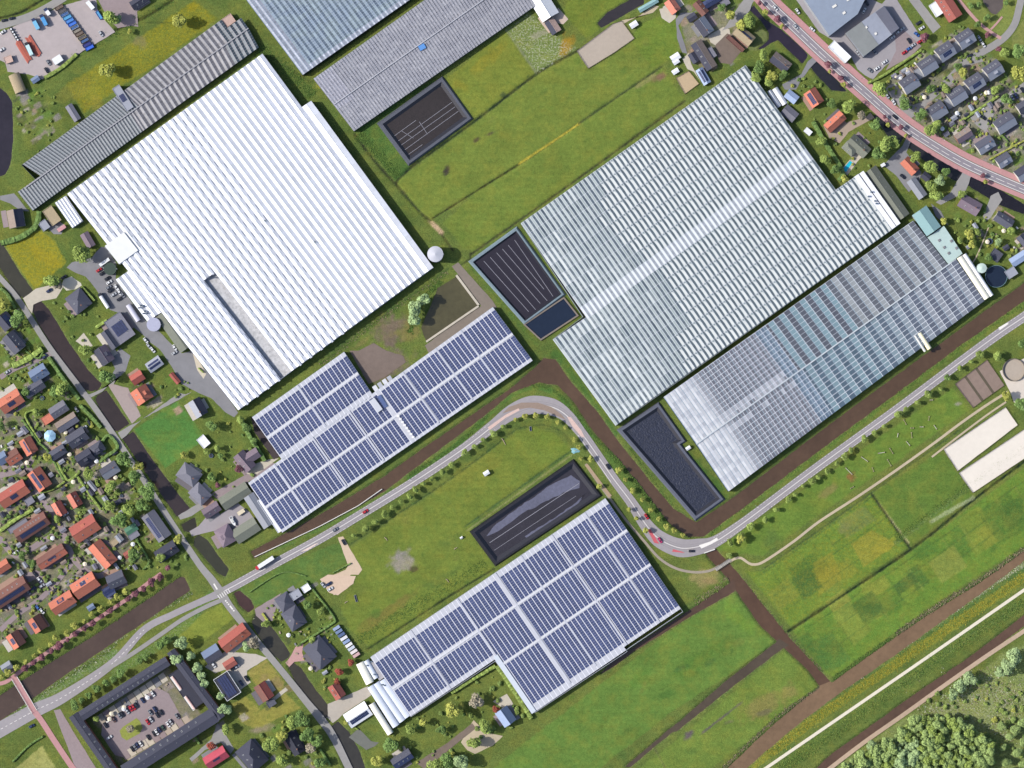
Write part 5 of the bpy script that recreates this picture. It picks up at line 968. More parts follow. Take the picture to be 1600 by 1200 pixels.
M_PANEL = mat('house_solar', C(52,60,96), 0.2, 0.1, 1, spec=.5, isl=.12)
M_CHIM = mat('chimney_brick', C(140,104,90), 0.9, 0.15, 2)
wb = MB(); wb.box(-.6,.6,-.06,.06,-.65,.65,0,None,True); wb.box(-.5,.5,-.09,.09,-.55,.55,1,None,True); ME_WIN = wb.mesh('window', [M_FRAME, M_WIN])
db = MB(); db.box(-.5,.5,-.07,.07,0,2.1,0,None,True); db.box(-.3,.3,-.1,.1,1.3,1.9,1,None,True); ME_DOOR = db.mesh('door', [M_DOOR, M_WIN])
sb = MB(); sb.box(-.4,.4,-.6,.6,0,.12,0); sb.box(-.32,.32,-.5,.5,.02,.15,1); ME_SKY = sb.mesh('skylight', [M_FRAME, M_WIN])
cb = MB(); cb.box(-.4,.4,-.35,.35,0,1.6,0); cb.box(-.5,.5,-.45,.45,1.45,1.62,0); cb.cyl(0,0,.14,1.6,2.0,8); ME_CHIM = cb.mesh('chimney', M_CHIM)
FOOT = []
def house(x, y, L, Wd, ang, roof, label, kind='gable', wall='brick', he=3.0, pitch=38, ex='', cat='house', name='house', roof2=None, group=None, over=.35):
    """L along the ridge, Wd across it, both in photograph pixels of the roof outline"""
    L, Wd = (L*.94, Wd*.94) if cat in ('house','terrace') else (L, Wd); l, wd = L*S/2, Wd*S/2; rise = wd*math.tan(R(pitch)) if kind in ('gable','hip') else .4
    if kind == 'flat': rise = .3
    e = empty(name, W(x, y, he+rise*.5)*1.0, R(ang)); e.location.z = 0; tag(e, label, cat, group); rnd = random.Random(int(x*31+y*17))
    FOOT.append((x, y, L, Wd, ang))
    li, wi = l-over, wd-over; m1 = roofmat(roof); m2 = roofmat(roof2 or roof)
    b = MB(); b.box(-li, li, -wi, wi, 0, he)
    if kind == 'gable':
        zt = he+rise*(wi/wd)*.98
        for sx in (-1, 1): b.quad([(sx*li,-wi,he),(sx*li,wi,he),(sx*li,0,zt)] if sx > 0 else [(sx*li,wi,he),(sx*li,-wi,he),(sx*li,0,zt)])
    b.build('wall', WALLS[wall], e)
    ro = None; th = .18
    if kind == 'gable':
        ro = MB()
        for sy, mi in ((1,0),(-1,1)):
            ro.quad([(-l,sy*wd,he),(l,sy*wd,he),(l,0,he+rise),(-l,0,he+rise)][::-sy], mi); ro.quad([(-l,sy*wd,he),(l,sy*wd,he),(l,sy*wd,he-th),(-l,sy*wd,he-th)], mi)
            for sx in (-1,1): ro.quad([(sx*l,sy*wd,he),(sx*l,0,he+rise),(sx*l,0,he+rise-th*1.5),(sx*l,sy*wd,he-th)], mi)
        ro.box(-l,l,-.14,.14,he+rise-.06,he+rise+.1,0)
        ro = ro.build('roof', [m1, m2], e)
        zat = lambda yy: he+rise*(1-abs(yy)/wd)
    elif kind == 'hip':
        ro = MB(); hl = max(l-wd, .3); Rg = [(-hl,0,he+rise),(hl,0,he+rise)]; c4 = [(-l,-wd,he),(l,-wd,he),(l,wd,he),(-l,wd,he)]
        ro.quad([c4[0],c4[1],Rg[1],Rg[0]],1); ro.quad([c4[2],c4[3],Rg[0],Rg[1]],0); ro.quad([c4[1],c4[2],Rg[1]],0); ro.quad([c4[3],c4[0],Rg[0]],1)
        for i in range(4): a, c = c4[i], c4[(i+1)%4]; ro.quad([a, c, (c[0],c[1],he-th), (a[0],a[1],he-th)], 1)
        ro = ro.build('roof', [m1, m2], e); zat = lambda yy: he+rise*(1-abs(yy)/wd)
    elif kind == 'vault':
        ro = MB(); K = 10; rise = wd*.7
        pts = [(math.cos(math.pi*k/K)*wd, he+math.sin(math.pi*k/K)*rise) for k in range(K+1)]
        for k in range(K): ro.quad([(l,pts[k][0],pts[k][1]),(l,pts[k+1][0],pts[k+1][1]),(-l,pts[k+1][0],pts[k+1][1]),(-l,pts[k][0],pts[k][1])],0)
        for sx in (-1,1): ro.quad([(sx*l,p,z) for p, z in (pts if sx > 0 else pts[::-1])],0)
        ro = ro.build('roof', [m1], e); zat = lambda yy: he+rise*math.sqrt(max(0,1-(yy/wd)**2))
    else:
        ro = MB(); ro.box(-l,l,-wd,wd,he-.05,he+.12,0); 
        for a in ((-l,l,-wd,-wd+.25),(-l,l,wd-.25,wd),(-l,-l+.25,-wd+.25,wd-.25),(l-.25,l,-wd+.25,wd-.25)): ro.box(*a,he+.12,he+.42,1)
        ro = ro.build('roof', [m1, m2 if roof2 else m1], e); zat = lambda yy: he+.13
    tilt = math.atan2(rise, wd) if kind in ('gable','hip') else 0
    def onroof(me, nm, xx, yy, lift=0.02):
        o = link(nm, me, ro); o.location = (xx, yy, zat(yy)+lift); o.rotation_euler = (-tilt if yy > 0 else tilt, 0, 0) if kind in ('gable','hip') else (0,0,0)
    for tok in ex.split():
        k_, side, num = tok[0], (1 if 'L' in tok else -1), int(''.join(c for c in tok if c.isdigit()) or 1)
        if k_ == 'c': o = link('chimney', ME_CHIM, ro); o.location = (l*(.55 if num == 1 else -.5), 0, he+rise-.7 if kind != 'flat' else he)
        if k_ == 'k':
            for i in range(num): onroof(ME_SKY, 'skylight', -l*.7+1.4*l*(i+.5)/num, side*wd*.5)
        if k_ == 's':      # array of panels on one slope
            a = MB(); nx = max(2, int(2*l*.8/1.1)) if num == 1 else num; ny = max(1, int((wd if kind != 'flat' else 2*wd)*.72/1.75)); sl = math.cos(tilt)
            for i in range(nx):
                for j in range(ny):
                    x0 = (i-nx/2)*1.1; 
                    if kind == 'flat': y0 = (j-ny/2)*1.8; z0 = he+.3; a.quad([(x0,y0,z0),(x0+1,y0,z0),(x0+1,y0+1.6,z0+.25),(x0,y0+1.6,z0+.25)])
                    else:
                        ya, yb = side*(wd*.12+j*1.75*sl), side*(wd*.12+(j*1.75+1.65)*sl); a.quad([(x0,ya,zat(ya)+.14),(x0+1,ya,zat(ya)+.14),(x0+1,yb,zat(yb)+.14),(x0,yb,zat(yb)+.14)])
            a.build('solar_array', M_PANEL, ro)
        if k_ == 'd':      # dormer
            dm = MB(); yy = side*wd*.55; z0 = zat(yy); dm.box(-1.3,1.3,min(yy,yy-side*1.6),max(yy,yy-side*1.6),z0-1,z0+1.1,0); dm.box(-1.5,1.5,min(yy+side*.2,yy-side*1.8),max(yy+side*.2,yy-side*1.8),z0+1.1,z0+1.25,1); dm.build('dormer', [M_FRAME, m2], ro)
        if k_ == 'v':
            for i in range(num):
                v = MB(); v.cyl(0,0,.18,0,.8,8); o = v.build('vent_pipe', WALLS['metal'], ro); o.location = (-l*.6+1.2*l*i/max(1,num-1), side*wd*.4, zat(wd*.4)-.2)
    if cat in ('house','villa','terrace','cottage') :
        n = max(1, min(3, int(L*S/4.5)))
        for sy in (-1,1):
            for i in range(n):
                o = link('window', ME_WIN, e); o.location = (-li*.7+1.4*li*(i+.5)/n+(.9 if sy < 0 and i == 0 else 0), sy*(wi+.02), he*.55)
        o = link('door', ME_DOOR, e); o.location = (-li*.62, -(wi+.03), 0)
    elif cat not in ('container',):
        o = link('door', ME_DOOR, e); o.location = (li+.03, 0, 0); o.rotation_euler = (0,0,R(90))
    return e
u, v = 33, -57
Hs = [
 # top left
 (217,2,30,16,33,'dark','dark and white roofed house at the mauve forecourt','gable','white','house','kR2'),
 (27,130,30,18,-68,'tan','round topped shed with a rusty green roof by the pond','vault','metal','shed',''),
 (55,124,13,9,33,'blue','small blue roofed hut beside the rusty green shed','gable','white','shed',''),
 (13,93,13,11,20,'rose','square rose topped store in the storage yard','flat','grey','shed',''),
 (192,153,42,13,-57,'lgrey','narrow cabin with panels set across the dark glasshouse','flat','metal','boiler house','sL5'),
 (114,176,28,12,-58,'grey','long grey shed beside the allotment','gable','dark','shed',''),
 (357,32,18,15,35,'rose','rose flat roofed store at the corner of the dark glasshouse','flat','grey','store',''),
 (849,8,44,30,-58,'white','white striped barn beside the weathered glasshouse','gable','metal','barn',''),
 (864,41,23,17,-57,'rose','small two tone shed in front of the striped barn','gable','brick','shed','','dark2'),
 # farm at the top
 (1051,9,24,18,-55,'pink','salmon roofed farmhouse by the lane','gable','brick','house','c'),
 (1013,8,34,8,30,'teal','long low teal lean-to by the salmon farmhouse','gable','white','shed',''),
 (1095,12,24,14,-50,'brown','dark brown barn north of the lane','gable','brick','barn','kL2'),
 (1112,2,28,13,30,'navy','blue panelled roof beside the dark brown barn','gable','brick','house','sL'),
 (1081,27,15,11,33,'dark','little dark shed on the lane','gable','dark','shed',''),
 (1133,4,14,10,30,'grey','grey flat shed on the green lawn by the lane','flat','grey','shed',''),
 (1100,41,30,22,-55,'lgrey','farmhouse with one pale and one dark slope','gable','white','house','c','dark2'),
 (1100,86,48,19,-58,'taupe','long taupe barn among the farm sheds','gable','brick','barn','kR3','dark2'),
 (1112,82,17,9,-58,'grey','lean-to on the side of the taupe barn','flat','grey','shed',''),
 (1084,90,17,12,-58,'dark','dark low shed beside the taupe barn','gable','dark','shed',''),
 (1099,119,27,13,-60,'lblue','tiny glass greenhouse with blue stripes','gable','metal','greenhouse','sL sR'),
 (1163,55,34,20,-40,'tan','beige house with panels inside the moat','gable','brick','house','sL c'),
 (1149,68,34,7,-42,'brown','brown timber pergola roof beside the beige house','flat','dark','pergola',''),
 (1220,97,34,20,-38,'taupe','grey brown house between the moat and the trees','gable','brick','house','c kL2','dark2'),
 (1237,151,20,15,-38,'lblue','pale blue shed beside the white tunnels','gable','metal','shed',''),
 (1234,177,24,18,-40,'grey','grey shed at the corner of the silvery glasshouse','gable','grey','shed',''),
 (1272,152,28,23,-57,'orange','orange house with blue panels on its roof','gable','brick','house','sR c'),
 (1305,190,36,18,42,'orange','long orange roofed house on the tan forecourt','gable','brick','house','c kL2'),
 (1342,228,36,20,-42,'olive','olive grey house with a stepped roof by the pool','gable','white','villa','kL3 c'),
 (1328,232,22,15,-42,'olive','olive grey wing of the pool house','hip','white','villa','k'),
 (1422,259,27,17,-47,'orange','small bright orange gabled cottage','gable','brick','cottage','c'),
 (1386,302,92,22,-55,'olive','very long olive grey barn at the silvery glasshouse','gable','grey','barn','vL4'),
 (1433,294,34,16,-55,'steel','steel grey shed behind the orange cottage','gable','grey','shed',''),
 (1447,276,14,12,-40,'dark','small dark shed beside the orange cottage','gable','dark','shed',''),
 # industrial
 (1312,81,37,14,-44,'white','white flat roofed unit beside the main road','flat','white','workshop',''),
 (1482,10,44,24,-57,'brick','long brick red hall with skylights','gable','brick','hall','kR4'),
 (1463,14,22,14,-57,'white','white stores beside the brick red hall','flat','white','store',''),
 # right cottages
 (1516,320,34,22,-30,'mauve','dark mauve cottage with a tall chimney','gable','brick','cottage','c kR2'),
 (1569,344,30,17,-33,'slate','slate grey cottage beside the drive','gable','white','cottage','kL2'),
 (1556,399,17,17,-35,'slate','square flat slate shed behind the garden','flat','dark','shed',''),
 (1592,404,28,15,33,'lblue','pale blue boathouse shed near the canal','gable','metal','shed',''),
 (1580,426,17,14,33,'lgrey','low grey store beside the pale blue shed','flat','grey','store',''),
 (1600,376,22,14,-50,'slate','slate roofed house beside the garden hedge','gable','brick','house',''),
 (1506,211,28,17,33,'taupe','taupe bungalow with a darker slope by the street','gable','brick','house','kL2','mauve2'),
 (1540,226,30,22,33,'slate','slate bungalow with a pale front slope','gable','white','house','c dR','lgrey2'),
 (1571,192,34,25,33,'slate','wide slate house with a white terrace','gable','white','house','kL2','lgrey2'),
 (1569,250,24,20,33,'slate','compact slate house with a pale dormer','gable','white','house','dR','lgrey2'),
 (1600,270,26,22,33,'dark','dark slate house at the end of the row','gable','white','house','','lgrey2'),
 (1600,166,22,18,33,'slate','half seen slate house beside the parking court','gable','white','house',''),
 # left, by the white greenhouse
 (24,341,30,27,-80,'dark','house with one dark slope and one brown slope by the hedge','gable','white','house','','taupe2'),
 (81,337,28,17,-55,'tan','tan flat roofed store beside the annex','flat','grey','store',''),
 (69,352,15,13,-55,'lgrey','white flat shed beside the tan store','flat','white','shed',''),
 (137,375,25,14,-60,'mauve','dark mauve shed tucked against the white greenhouse','gable','brick','shed',''),
 (122,470,32,30,-52,'slate','hip roofed slate house in front of the yard','hip','white','villa','c kR'),
 (187,513,46,32,-55,'grey','large flat grey house roof scattered with panels','flat','grey','house','sL8 kL4'),
 (172,530,34,16,-55,'slate','lower slate wing of the flat grey house','gable','white','house',''),
 (162,555,30,24,-57,'mauve','mauve gabled house beside the wide ditch','gable','white','house','dL','dark2'),
 (241,569,25,17,35,'lgrey','shed with a striped glass and panel roof','gable','metal','shed','sL sR'),
 (272,517,68,23,-55,'olive','grey green boiler house at the silver tank','gable','metal','boiler house','vL3'),
 (8,502,26,24,-50,'dark','dark house behind the round green tree','gable','white','house','sL'),
 (21,535,34,24,-50,'slate','slate house with white gables by the moat','gable','white','house','c kL3'),
 (60,583,30,22,33,'blue','blue grey house with a big chimney by the lane','gable','white','house','c kR2'),
 (53,607,36,18,33,'slate','blue slate roof between the hedges','gable','white','house','kR'),
 (16,627,40,26,33,'orange','orange roofed house with a grey panel field','gable','white','house','sR5 dL'),
 (214,590,22,18,33,'red','red roofed garage block at the yard edge','gable','brick','house',''),
 (221,617,26,30,-57,'orange','bright orange house with white dormers by the yard','gable','brick','house','c dL kR2'),
 (273,591,20,8,-50,'red','narrow red shed beside the yard hedge','gable','brick','shed',''),
 (309,637,30,22,-60,'dark','cottage with one dark and one light slope behind the yard','gable','white','house','c','lgrey2'),
 # left residential
 (91,640,30,20,33,'grey','grey roofed house at the brick forecourt','gable','white','house','kR3'),
 (74,655,17,13,33,'orange','small orange flat roofed garage','flat','brick','garage',''),
 (104,660,38,19,33,'taupe','long taupe grey barn house','gable','brick','house','','grey2'),
 (120,684,34,24,33,'slate','big slate house with two roof lights by the gravel court','gable','dark','house','kR2 dR'),
 (90,707,28,17,33,'slate','slate house beside the hedged lawn','gable','white','house','c'),
 (132,715,28,22,33,'dark','dark house with white terrace','gable','white','house','kR dR'),
 (151,701,24,18,33,'slate','small slate house beside the lane hedge','hip','white','house','dR'),
 (171,735,30,21,33,'slate','slate house among the garden trees','gable','white','house','c','lgrey2'),
 (38,672,13,8,-50,'grey','little grey garden shed by the ditch','gable','dark','shed',''),
 (44,697,28,22,-60,'orange','orange house with a full panel slope','gable','brick','house','sR c'),
 (20,714,25,22,33,'brown','house with brown and orange slopes','gable','brick','house','kR2','orange2'),
 (3,716,18,20,33,'blue','blue roof at the end of the brick lane','gable','white','house',''),
 (61,749,36,26,-55,'orange','orange house with panels above the brick lane','gable','brick','house','sL4 sR'),
 (20,772,52,26,33,'red','long red and orange roof with a white extension','gable','brick','house','sR5 kL','orange2'),
 (46,783,14,11,33,'grey','grey garage beside the long red roof','flat','grey','garage',''),
 (116,781,25,18,-60,'brick','brick pink house on the paved court','gable','brick','house','kL2','pink2'),
 (92,795,25,18,-60,'brick','twin brick pink house beside the lane','gable','brick','house','kR2','pink2'),
 (49,824,60,24,33,'brown','brown terrace of five houses with panels','gable','brick','terrace','kL8 sR'),
 (28,822,34,9,33,'grey','row of grey garden sheds behind the brown terrace','flat','grey','shed',''),
 (80,870,52,20,33,'brown','orange brown terrace with roof lights','gable','brick','terrace','kR4 sR6','orange2'),
 (132,826,46,30,33,'red','wide red roofed house with valley roofs','gable','brick','house','kR2 dL','orange2'),
 (160,866,46,26,-50,'orange','orange house with a brown ridge by the lane','gable','brick','house','kL2 c'),
 (205,827,20,13,33,'green','green roofed garden shed','gable','dark','shed',''),
 (209,837,18,9,33,'grey','low grey lean-to beside the green shed','flat','grey','shed',''),
 (244,822,48,24,-55,'grey','old grey barn with one dark panelled slope','gable','brick','barn','sR'),
 (260,862,38,22,33,'dark','dark slate house behind the hedge','gable','dark','house','c kR2'),
 (200,866,13,11,33,'brick','small brick garden shed','gable','brick','shed',''),
 (186,841,13,10,-50,'steel','steel blue garden shed','gable','grey','shed',''),
 (181,845,10,20,-50,'tan','narrow tan shed along the fence','flat','dark','shed',''),
 (144,759,19,7,-50,'steel','narrow glass garden greenhouse','gable','metal','greenhouse',''),
 (295,742,34,26,-35,'grey','grey hip roofed cottage by the bright lawn','hip','white','villa','c'),
 (312,772,30,24,-45,'grey','second grey hip roofed cottage beside the drive','hip','white','villa','c'),
 (3,886,26,18,33,'orange','orange roof at the brick lane corner','gable','brick','house',''),
 (15,927,66,26,33,'brown','long brown terrace with a row of panels','gable','brick','terrace','sR kL5'),
 (97,942,42,24,33,'orange','orange pair of houses with tall gables','gable','brick','terrace','sL5 dL c'),
 (132,915,44,28,33,'orange','taller orange pair with purple brick gables','gable','brick','terrace','kL3 sL4'),
 (181,906,30,24,25,'slate','slate blue house at the end of the copper trees','gable','brick','house','kR3'),
 (170,924,18,17,33,'navy','flat roof covered with dark panels','flat','dark','house','sL8'),
 (58,975,26,24,-57,'brown','brown and orange house with a centre panel block','gable','brick','house','sR4','orange2'),
 (24,1000,26,24,-57,'brown','brown and orange house nearest the footbridge','gable','brick','house','sR4','orange2'),
 (142,949,12,9,33,'blue','little blue garden shed','gable','dark','shed',''),
 (10,1042,18,14,33,'steel','grey house end above the canal walk','gable','white','house',''),
 # lower middle
 (366,997,52,25,38,'red','long red roofed farmhouse at the lane','gable','brick','house','kR3 c','orange2'),
 (331,1022,28,22,33,'blue','blue grey shed behind the red farmhouse','gable','metal','shed','','slate2'),
 (359,1037,20,14,33,'brick','small brick barn in the beige yard','gable','brick','barn',''),
 (355,1072,40,26,-57,'black','black roofed unit covered with panels and a white rim','flat','white','workshop','sL14','white2'),
 (412,1081,30,22,-57,'red','house with one red and one dark slope in the dry lawn','gable','white','house','','brown2'),
 (424,1099,15,10,33,'slate','slate porch wing of the red and dark house','flat','white','house',''),
 (445,941,26,24,-57,'slate','slate hip roofed wing of the ditch villa','hip','white','villa',''),
 (459,966,34,28,-57,'slate','slate villa with pale gutters beside the rock garden','hip','white','villa','kR c'),
 (462,929,18,14,33,'lgrey','flat pale annex of the slate villa','flat','grey','house','k'),
 (478,919,13,11,33,'white','small white flat garden room','flat','white','shed',''),
 (499,1020,44,34,-50,'slate','big slate bungalow at the pink bridge','hip','brick','villa','c'),
 (526,1080,26,20,-57,'brick','dark red brick house by the concrete forecourt','gable','brick','house','kR2 dR'),
 (559,1117,40,25,33,'white','shed with one white slope and one blue panel slope','gable','brick','shed','sR'),
 (459,1161,38,20,-60,'black','long black roofed bungalow among trees','gable','dark','villa','c kL2'),
 (393,1182,46,36,-50,'dark','dark wide house at the lane corner','hip','dark','house','kL2 kR3'),
 (337,1184,40,22,33,'crimson','crimson roofed house with grey panels','gable','brick','house','sR5'),
 (628,1186,36,19,33,'slate','slate house with blue lower slope in the long garden','gable','brick','house','kR3 vL3','navy2'),
 (790,1120,29,24,-55,'blue','blue roofed house behind the tall hedge','gable','white','house','','lblue2'),
 (382,721,34,22,-50,'mauve','mauve L shaped house near the solar roof','gable','brick','house','kR2'),
 (394,712,24,18,33,'mauve','cross wing of the mauve house','gable','brick','house',''),
 (367,775,50,22,33,'olive','grey green barn at the end of the solar roof','gable','grey','barn',''),
 (330,797,30,18,33,'mauve','dark mauve cottage by the lilac yard','gable','brick','house','kR2'),
 (384,829,42,24,33,'olive','low grey green shed beside the boat','gable','grey','shed',''),
 (404,798,58,18,-57,'steel','steel grey packing hall against the solar roof','gable','metal','hall',''),
 (421,806,60,7,-57,'white','narrow white edge roof of the packing hall','flat','metal','hall',''),
 (352,837,30,26,-60,'mauve','dark mauve square house by the weedy ditch','hip','brick','villa','dR'),
 (318,690,18,14,-50,'white','white shed row beside the yard','flat','white','shed',''),
]
for h_ in Hs:
    x,y,L,Wd,an_,rf,lb,kd,wl,ct,ex = h_[:11]; r2 = h_[11][:-1] if len(h_) > 11 else None  # pale second colour on slate roofs paints in a sunlit slope
    big = ct in ('barn','hall','workshop','boiler house')
    he = {'shed':2.4,'store':3,'garage':2.6,'pergola':2.3,'greenhouse':2.2,'barn':3.6,'hall':4.5,'workshop':5.5,'boiler house':5,'terrace':5.4,'villa':3.2,'cottage':3.0}.get(ct, 3.6)
    pt = {'barn':26,'hall':18,'boiler house':14,'shed':24,'greenhouse':28,'villa':32}.get(ct, 36)
    house(x,y,L,Wd,an_,rf,lb,kd,wl,he,pt,ex,ct,{'boiler house':'boiler_house'}.get(ct, ct),r2)
# slate row houses on the right, with lower link roofs between them
for row, pts, lk, side in [('upper', [(1509,60),(1478,80),(1450,102),(1422,130)], [(1494,74),(1464,92),(1436,115)], 'upper street row'), ('lower', [(1553,109),(1524,129),(1496,149),(1465,173)], [(1539,120),(1511,140),(1483,161)], 'lower street row')]:
    for i, (x, y) in enumerate(pts):
        house(x,y,29,26,34,'slate','slate row house with %s in the %s' % (['four roof lights and dormer','roof lights and panels','five roof lights','a chimney'][i], side),'gable','white',5.2,34,['kL4 dR','kL3 sR6','kL5','kL3 c'][i],'house','row_house','lgrey',group='slate row houses, %s' % row)  # pale second slope: sunlit side put into the roof colour
    for i, (x, y) in enumerate(lk):
        house(x,y,11,17,34,'steel','low grey garage linking two slate houses of the %s' % side,'flat','white',2.8,20,'','garage','garage',group='link garages, %s' % row)
# courtyard block: four wings of dark slate
for a, b, wd, lb, ex in [((122,1122),(266,1030),17,'slate roofed wing facing the canal road, of the courtyard block','kR12 vL5'), ((264,1014),(348,1126),15,'slate roofed wing beside the willows, of the courtyard block','vL4'), ((112,1114),(186,1220),17,'slate roofed wing beside the red cycle path, of the courtyard block','kL6'), ((190,1210),(340,1114),26,'slate roofed wing behind the terraces, of the courtyard block','kL9 vR6')]:
    L = math.hypot(b[0]-a[0], b[1]-a[1]); an_ = math.degrees(math.atan2(-(b[1]-a[1]), b[0]-a[0]))
    house((a[0]+b[0])/2,(a[1]+b[1])/2,L,wd,an_,'dark',lb,'gable','brick',8.0,14,ex,'terrace','courtyard_wing')
house(291,1076,66,24,-55,'black','low black flat roof inside the courtyard block','flat','dark',3.6,10,'','hall','hall')
FOOT.append((215,1110,120,90,33))
for x, y in [(276,1067),(297,1098)]:
    e = empty('roof_light', (0,0,0)); tag(e, 'long pink barrel skylight on the black flat roof', 'skylight', 'barrel skylights on the black flat roof')
    d = Vector((10,14)); q = vault(e, (x-d.x*.7,y-d.y*.7), (x+d.x*.7,y+d.y*.7), 1.6, 3.75, 4.6, mat('skylight_pink', C(214,182,176),0.4,0.05,1), 'barrel_glazing'); q = MB(); A, B = W(x-d.x*.75,y-d.y*.75), W(x+d.x*.75,y+d.y*.75); q.obox(A,B,2.1,3.74,3.9); q.build('kerb', M_FRAME, e)
# big industrial roof cut by the frame, teal packing roofs
def slab(name, poly, z, m, wm, label, cat, parts=()):
    e = empty(name, (0,0,0)); tag(e, label, cat); P_ = ccw([tuple(W(x,y,z))[:2] for x,y in poly])
    q = MB(); q.prism(P_, 0, z-.3, top=False); q.build('wall', wm, e); q = MB(); q.prism(P_, z-.3, z); q.build('roof', m, e)
    for i, (pp, zz, mm, nm) in enumerate(parts): q = MB(); q.prism(ccw([tuple(W(x,y,zz))[:2] for x,y in pp]), z+.001, zz); q.build(nm, mm, e)
    return e
slab('warehouse', [(1248,-14),(1360,-14),(1352,-2),(1340,22),(1296,56)], 7.5, mat('roof_bluegrey', C(140,152,170),0.6,0.08,0.3,big=.06), WALLS['metal'], 'huge blue grey flat warehouse roof at the industrial yard', 'warehouse', [([(1300,10),(1306,6),(1308,9),(1302,13)],8,M_FRAME,'roof_hatch'),([(1322,-2),(1326,-4),(1328,0),(1324,2)],8,M_FRAME,'roof_hatch'),([(1316,20),(1320,17),(1322,20),(1318,23)],8,M_FRAME,'roof_hatch')])
slab('workshop', [(1321,52),(1382,8),(1406,44),(1349,89)], 5.5, mat('roof_pale_steel', C(150,156,170),0.6,0.08,0.3,big=.08), WALLS['grey'], 'three tone flat workshop roof in the industrial yard', 'workshop', [([(1321.5,52),(1346,34),(1373,70),(1349.5,88)],5.7,mat('roof_olive_flat', C(134,138,138),0.7,0.08,0.3,big=.1),'roof_panel'),([(1368,19),(1381.5,9),(1405,44),(1393,53)],6.0,mat('roof_dark_flat', C(104,106,120),0.7,0.08,0.3,big=.1),'roof_panel'),([(1352,42),(1354,40),(1356,43),(1354,45)],6.1,M_FRAME,'roof_hatch'),([(1366,52),(1369,50),(1371,53),(1368,55)],6.1,M_FRAME,'roof_hatch')])
FOOT.append((1363,46,60,50,-38)); FOOT.append((1448,345,40,27,-55))
house(1448,345,40,27,-55,'teal','teal ridged packing shed at the end of the striped glasshouse','gable','metal',5.6,18,'','shed','shed')
slab('shed', [(1449,371),(1475,353),(1504,396),(1482,413)], 4.6, mat('flat_teal', C(182,204,200),0.6,0.06,0.4,big=.05), WALLS['metal'], 'pale teal flat roof beside the teal ridged shed', 'shed', [([(1465,375),(1468,373),(1470,376),(1467,378)],5.2,WALLS['grey'],'vent'),([(1473,386),(1476,384),(1478,387),(1475,389)],5.2,WALLS['grey'],'vent'),([(1480,395),(1483,393),(1485,396),(1482,398)],5.2,WALLS['grey'],'vent'),([(1484,376),(1487,374),(1489,377),(1486,379)],5.2,WALLS['grey'],'vent'),([(1492,387),(1495,385),(1497,388),(1494,390)],5.2,WALLS['grey'],'vent')])
# white plastic tunnels
for x, y, L, wd, nm in [(1210,154,30,8,'left white plastic tunnel by the silvery glasshouse'),(1219,150,30,10,'wider white plastic tunnel by the pale blue shed')]:
    e = empty('tunnel', (0,0,0)); tag(e, nm.replace('left ','narrow '), 'tunnel'); d = Vector((math.cos(R(57)), math.sin(R(57))))*L/2
    vault(e, (x-d.x,y-d.y), (x+d.x,y+d.y), wd*S, .6, 2.6, mat('tunnel_white', C(232,236,242),0.5,0.05,0.6), 'cover'); q = MB(); q.obox(W(x-d.x,y-d.y), W(x+d.x,y+d.y), .16, 2.55, 2.72); q.build('ridge_pole', WALLS['metal'], e)
# container row beside the meadow
for i in range(9):
    t = i/8; x, y = 526+t*31, 981+t*42
    e = empty('container', W(x,y), R(33)); cc = [(160,176,206),(120,140,176),(90,110,150),(232,234,238),(150,170,206),(240,240,240),(206,214,226),(236,226,226),(214,178,178)][i]
    tag(e, 'corrugated %s container in the row beside the rough meadow' % ['pale blue','mid blue','deep blue','white','sky blue','clean white','ice white','cream','rose'][i], 'container', 'containers beside the rough meadow')
    q = MB(); q.box(-2.6,2.6,-1.05,1.05,.1,2.5)
    for k in range(12): q.box(-2.5+k*.42,-2.3+k*.42,-1.0,1.0,2.5,2.54)
    q.build('shell', mat('cont_%d'%i, C(*cc),0.5,0.08,1), e); q = MB(); q.box(2.6,2.66,-.95,.95,.2,2.4); q.build('door', WALLS['grey'], e)
# tanks
def tank(x, y, r, h, top, side, label, kind='cone', cat='tank', out=None):
    p = W(x, y, h); e = empty('storage_tank', (p.x, p.y, 0)); tag(e, label, cat); r *= S; q = MB(); n = 32
    q.cyl(0,0,r,0,h,n); q.build('shell', side, e)
    q = MB(); q.cyl(0,0,r*1.03,h,h+.15,n); 
    if kind == 'cone': q.cyl(0,0,r*1.0,h+.15,h+.15+r*.22,n,.15)
    q.build('lid', top, e)
    if kind == 'cone':
        q = MB()
        for i in range(16): a = 2*math.pi*i/16; q.obox((.3*math.cos(a),.3*math.sin(a)),(r*.98*math.cos(a),r*.98*math.sin(a)),.09,h+.16,h+.2)
        rb = q.build('lid_seams', WALLS['grey'], e)
    q = MB(); q.box(r,r+.5,-.25,.25,0,h+.5); q.build('ladder', WALLS['metal'], e)
    return e
M_TK = mat('tank_lilac', C(176,178,200),0.45,0.08,0.8)
tank(680,397,12,10,mat('tank_lid', C(196,198,208),0.5,0.06,0.8),M_TK,'tall silver tank with a conical lid at the corner of the white greenhouse')
tank(240,507,10.5,7,M_TK,M_TK,'lilac silver tank beside the grey green boiler house','flat')
tank(172,420,9.5,5,mat('tank_green', C(54,72,62),0.6,0.1,0.6),mat('tank_green_side', C(60,74,66),0.5,0.1,0.6),'dark green round tank at the white greenhouse','flat')
tank(1534,419,7.5,6,mat('tank_mint', C(196,214,206),0.5,0.05,0.8),mat('tank_mint',(0,0,0)),'pale mint tank beside the striped glasshouse')
e = empty('water_tank', (0,0,0)); tag(e, 'open round water tank with dark water beside the mint tank', 'tank'); p = W(1556,432); q = MB()
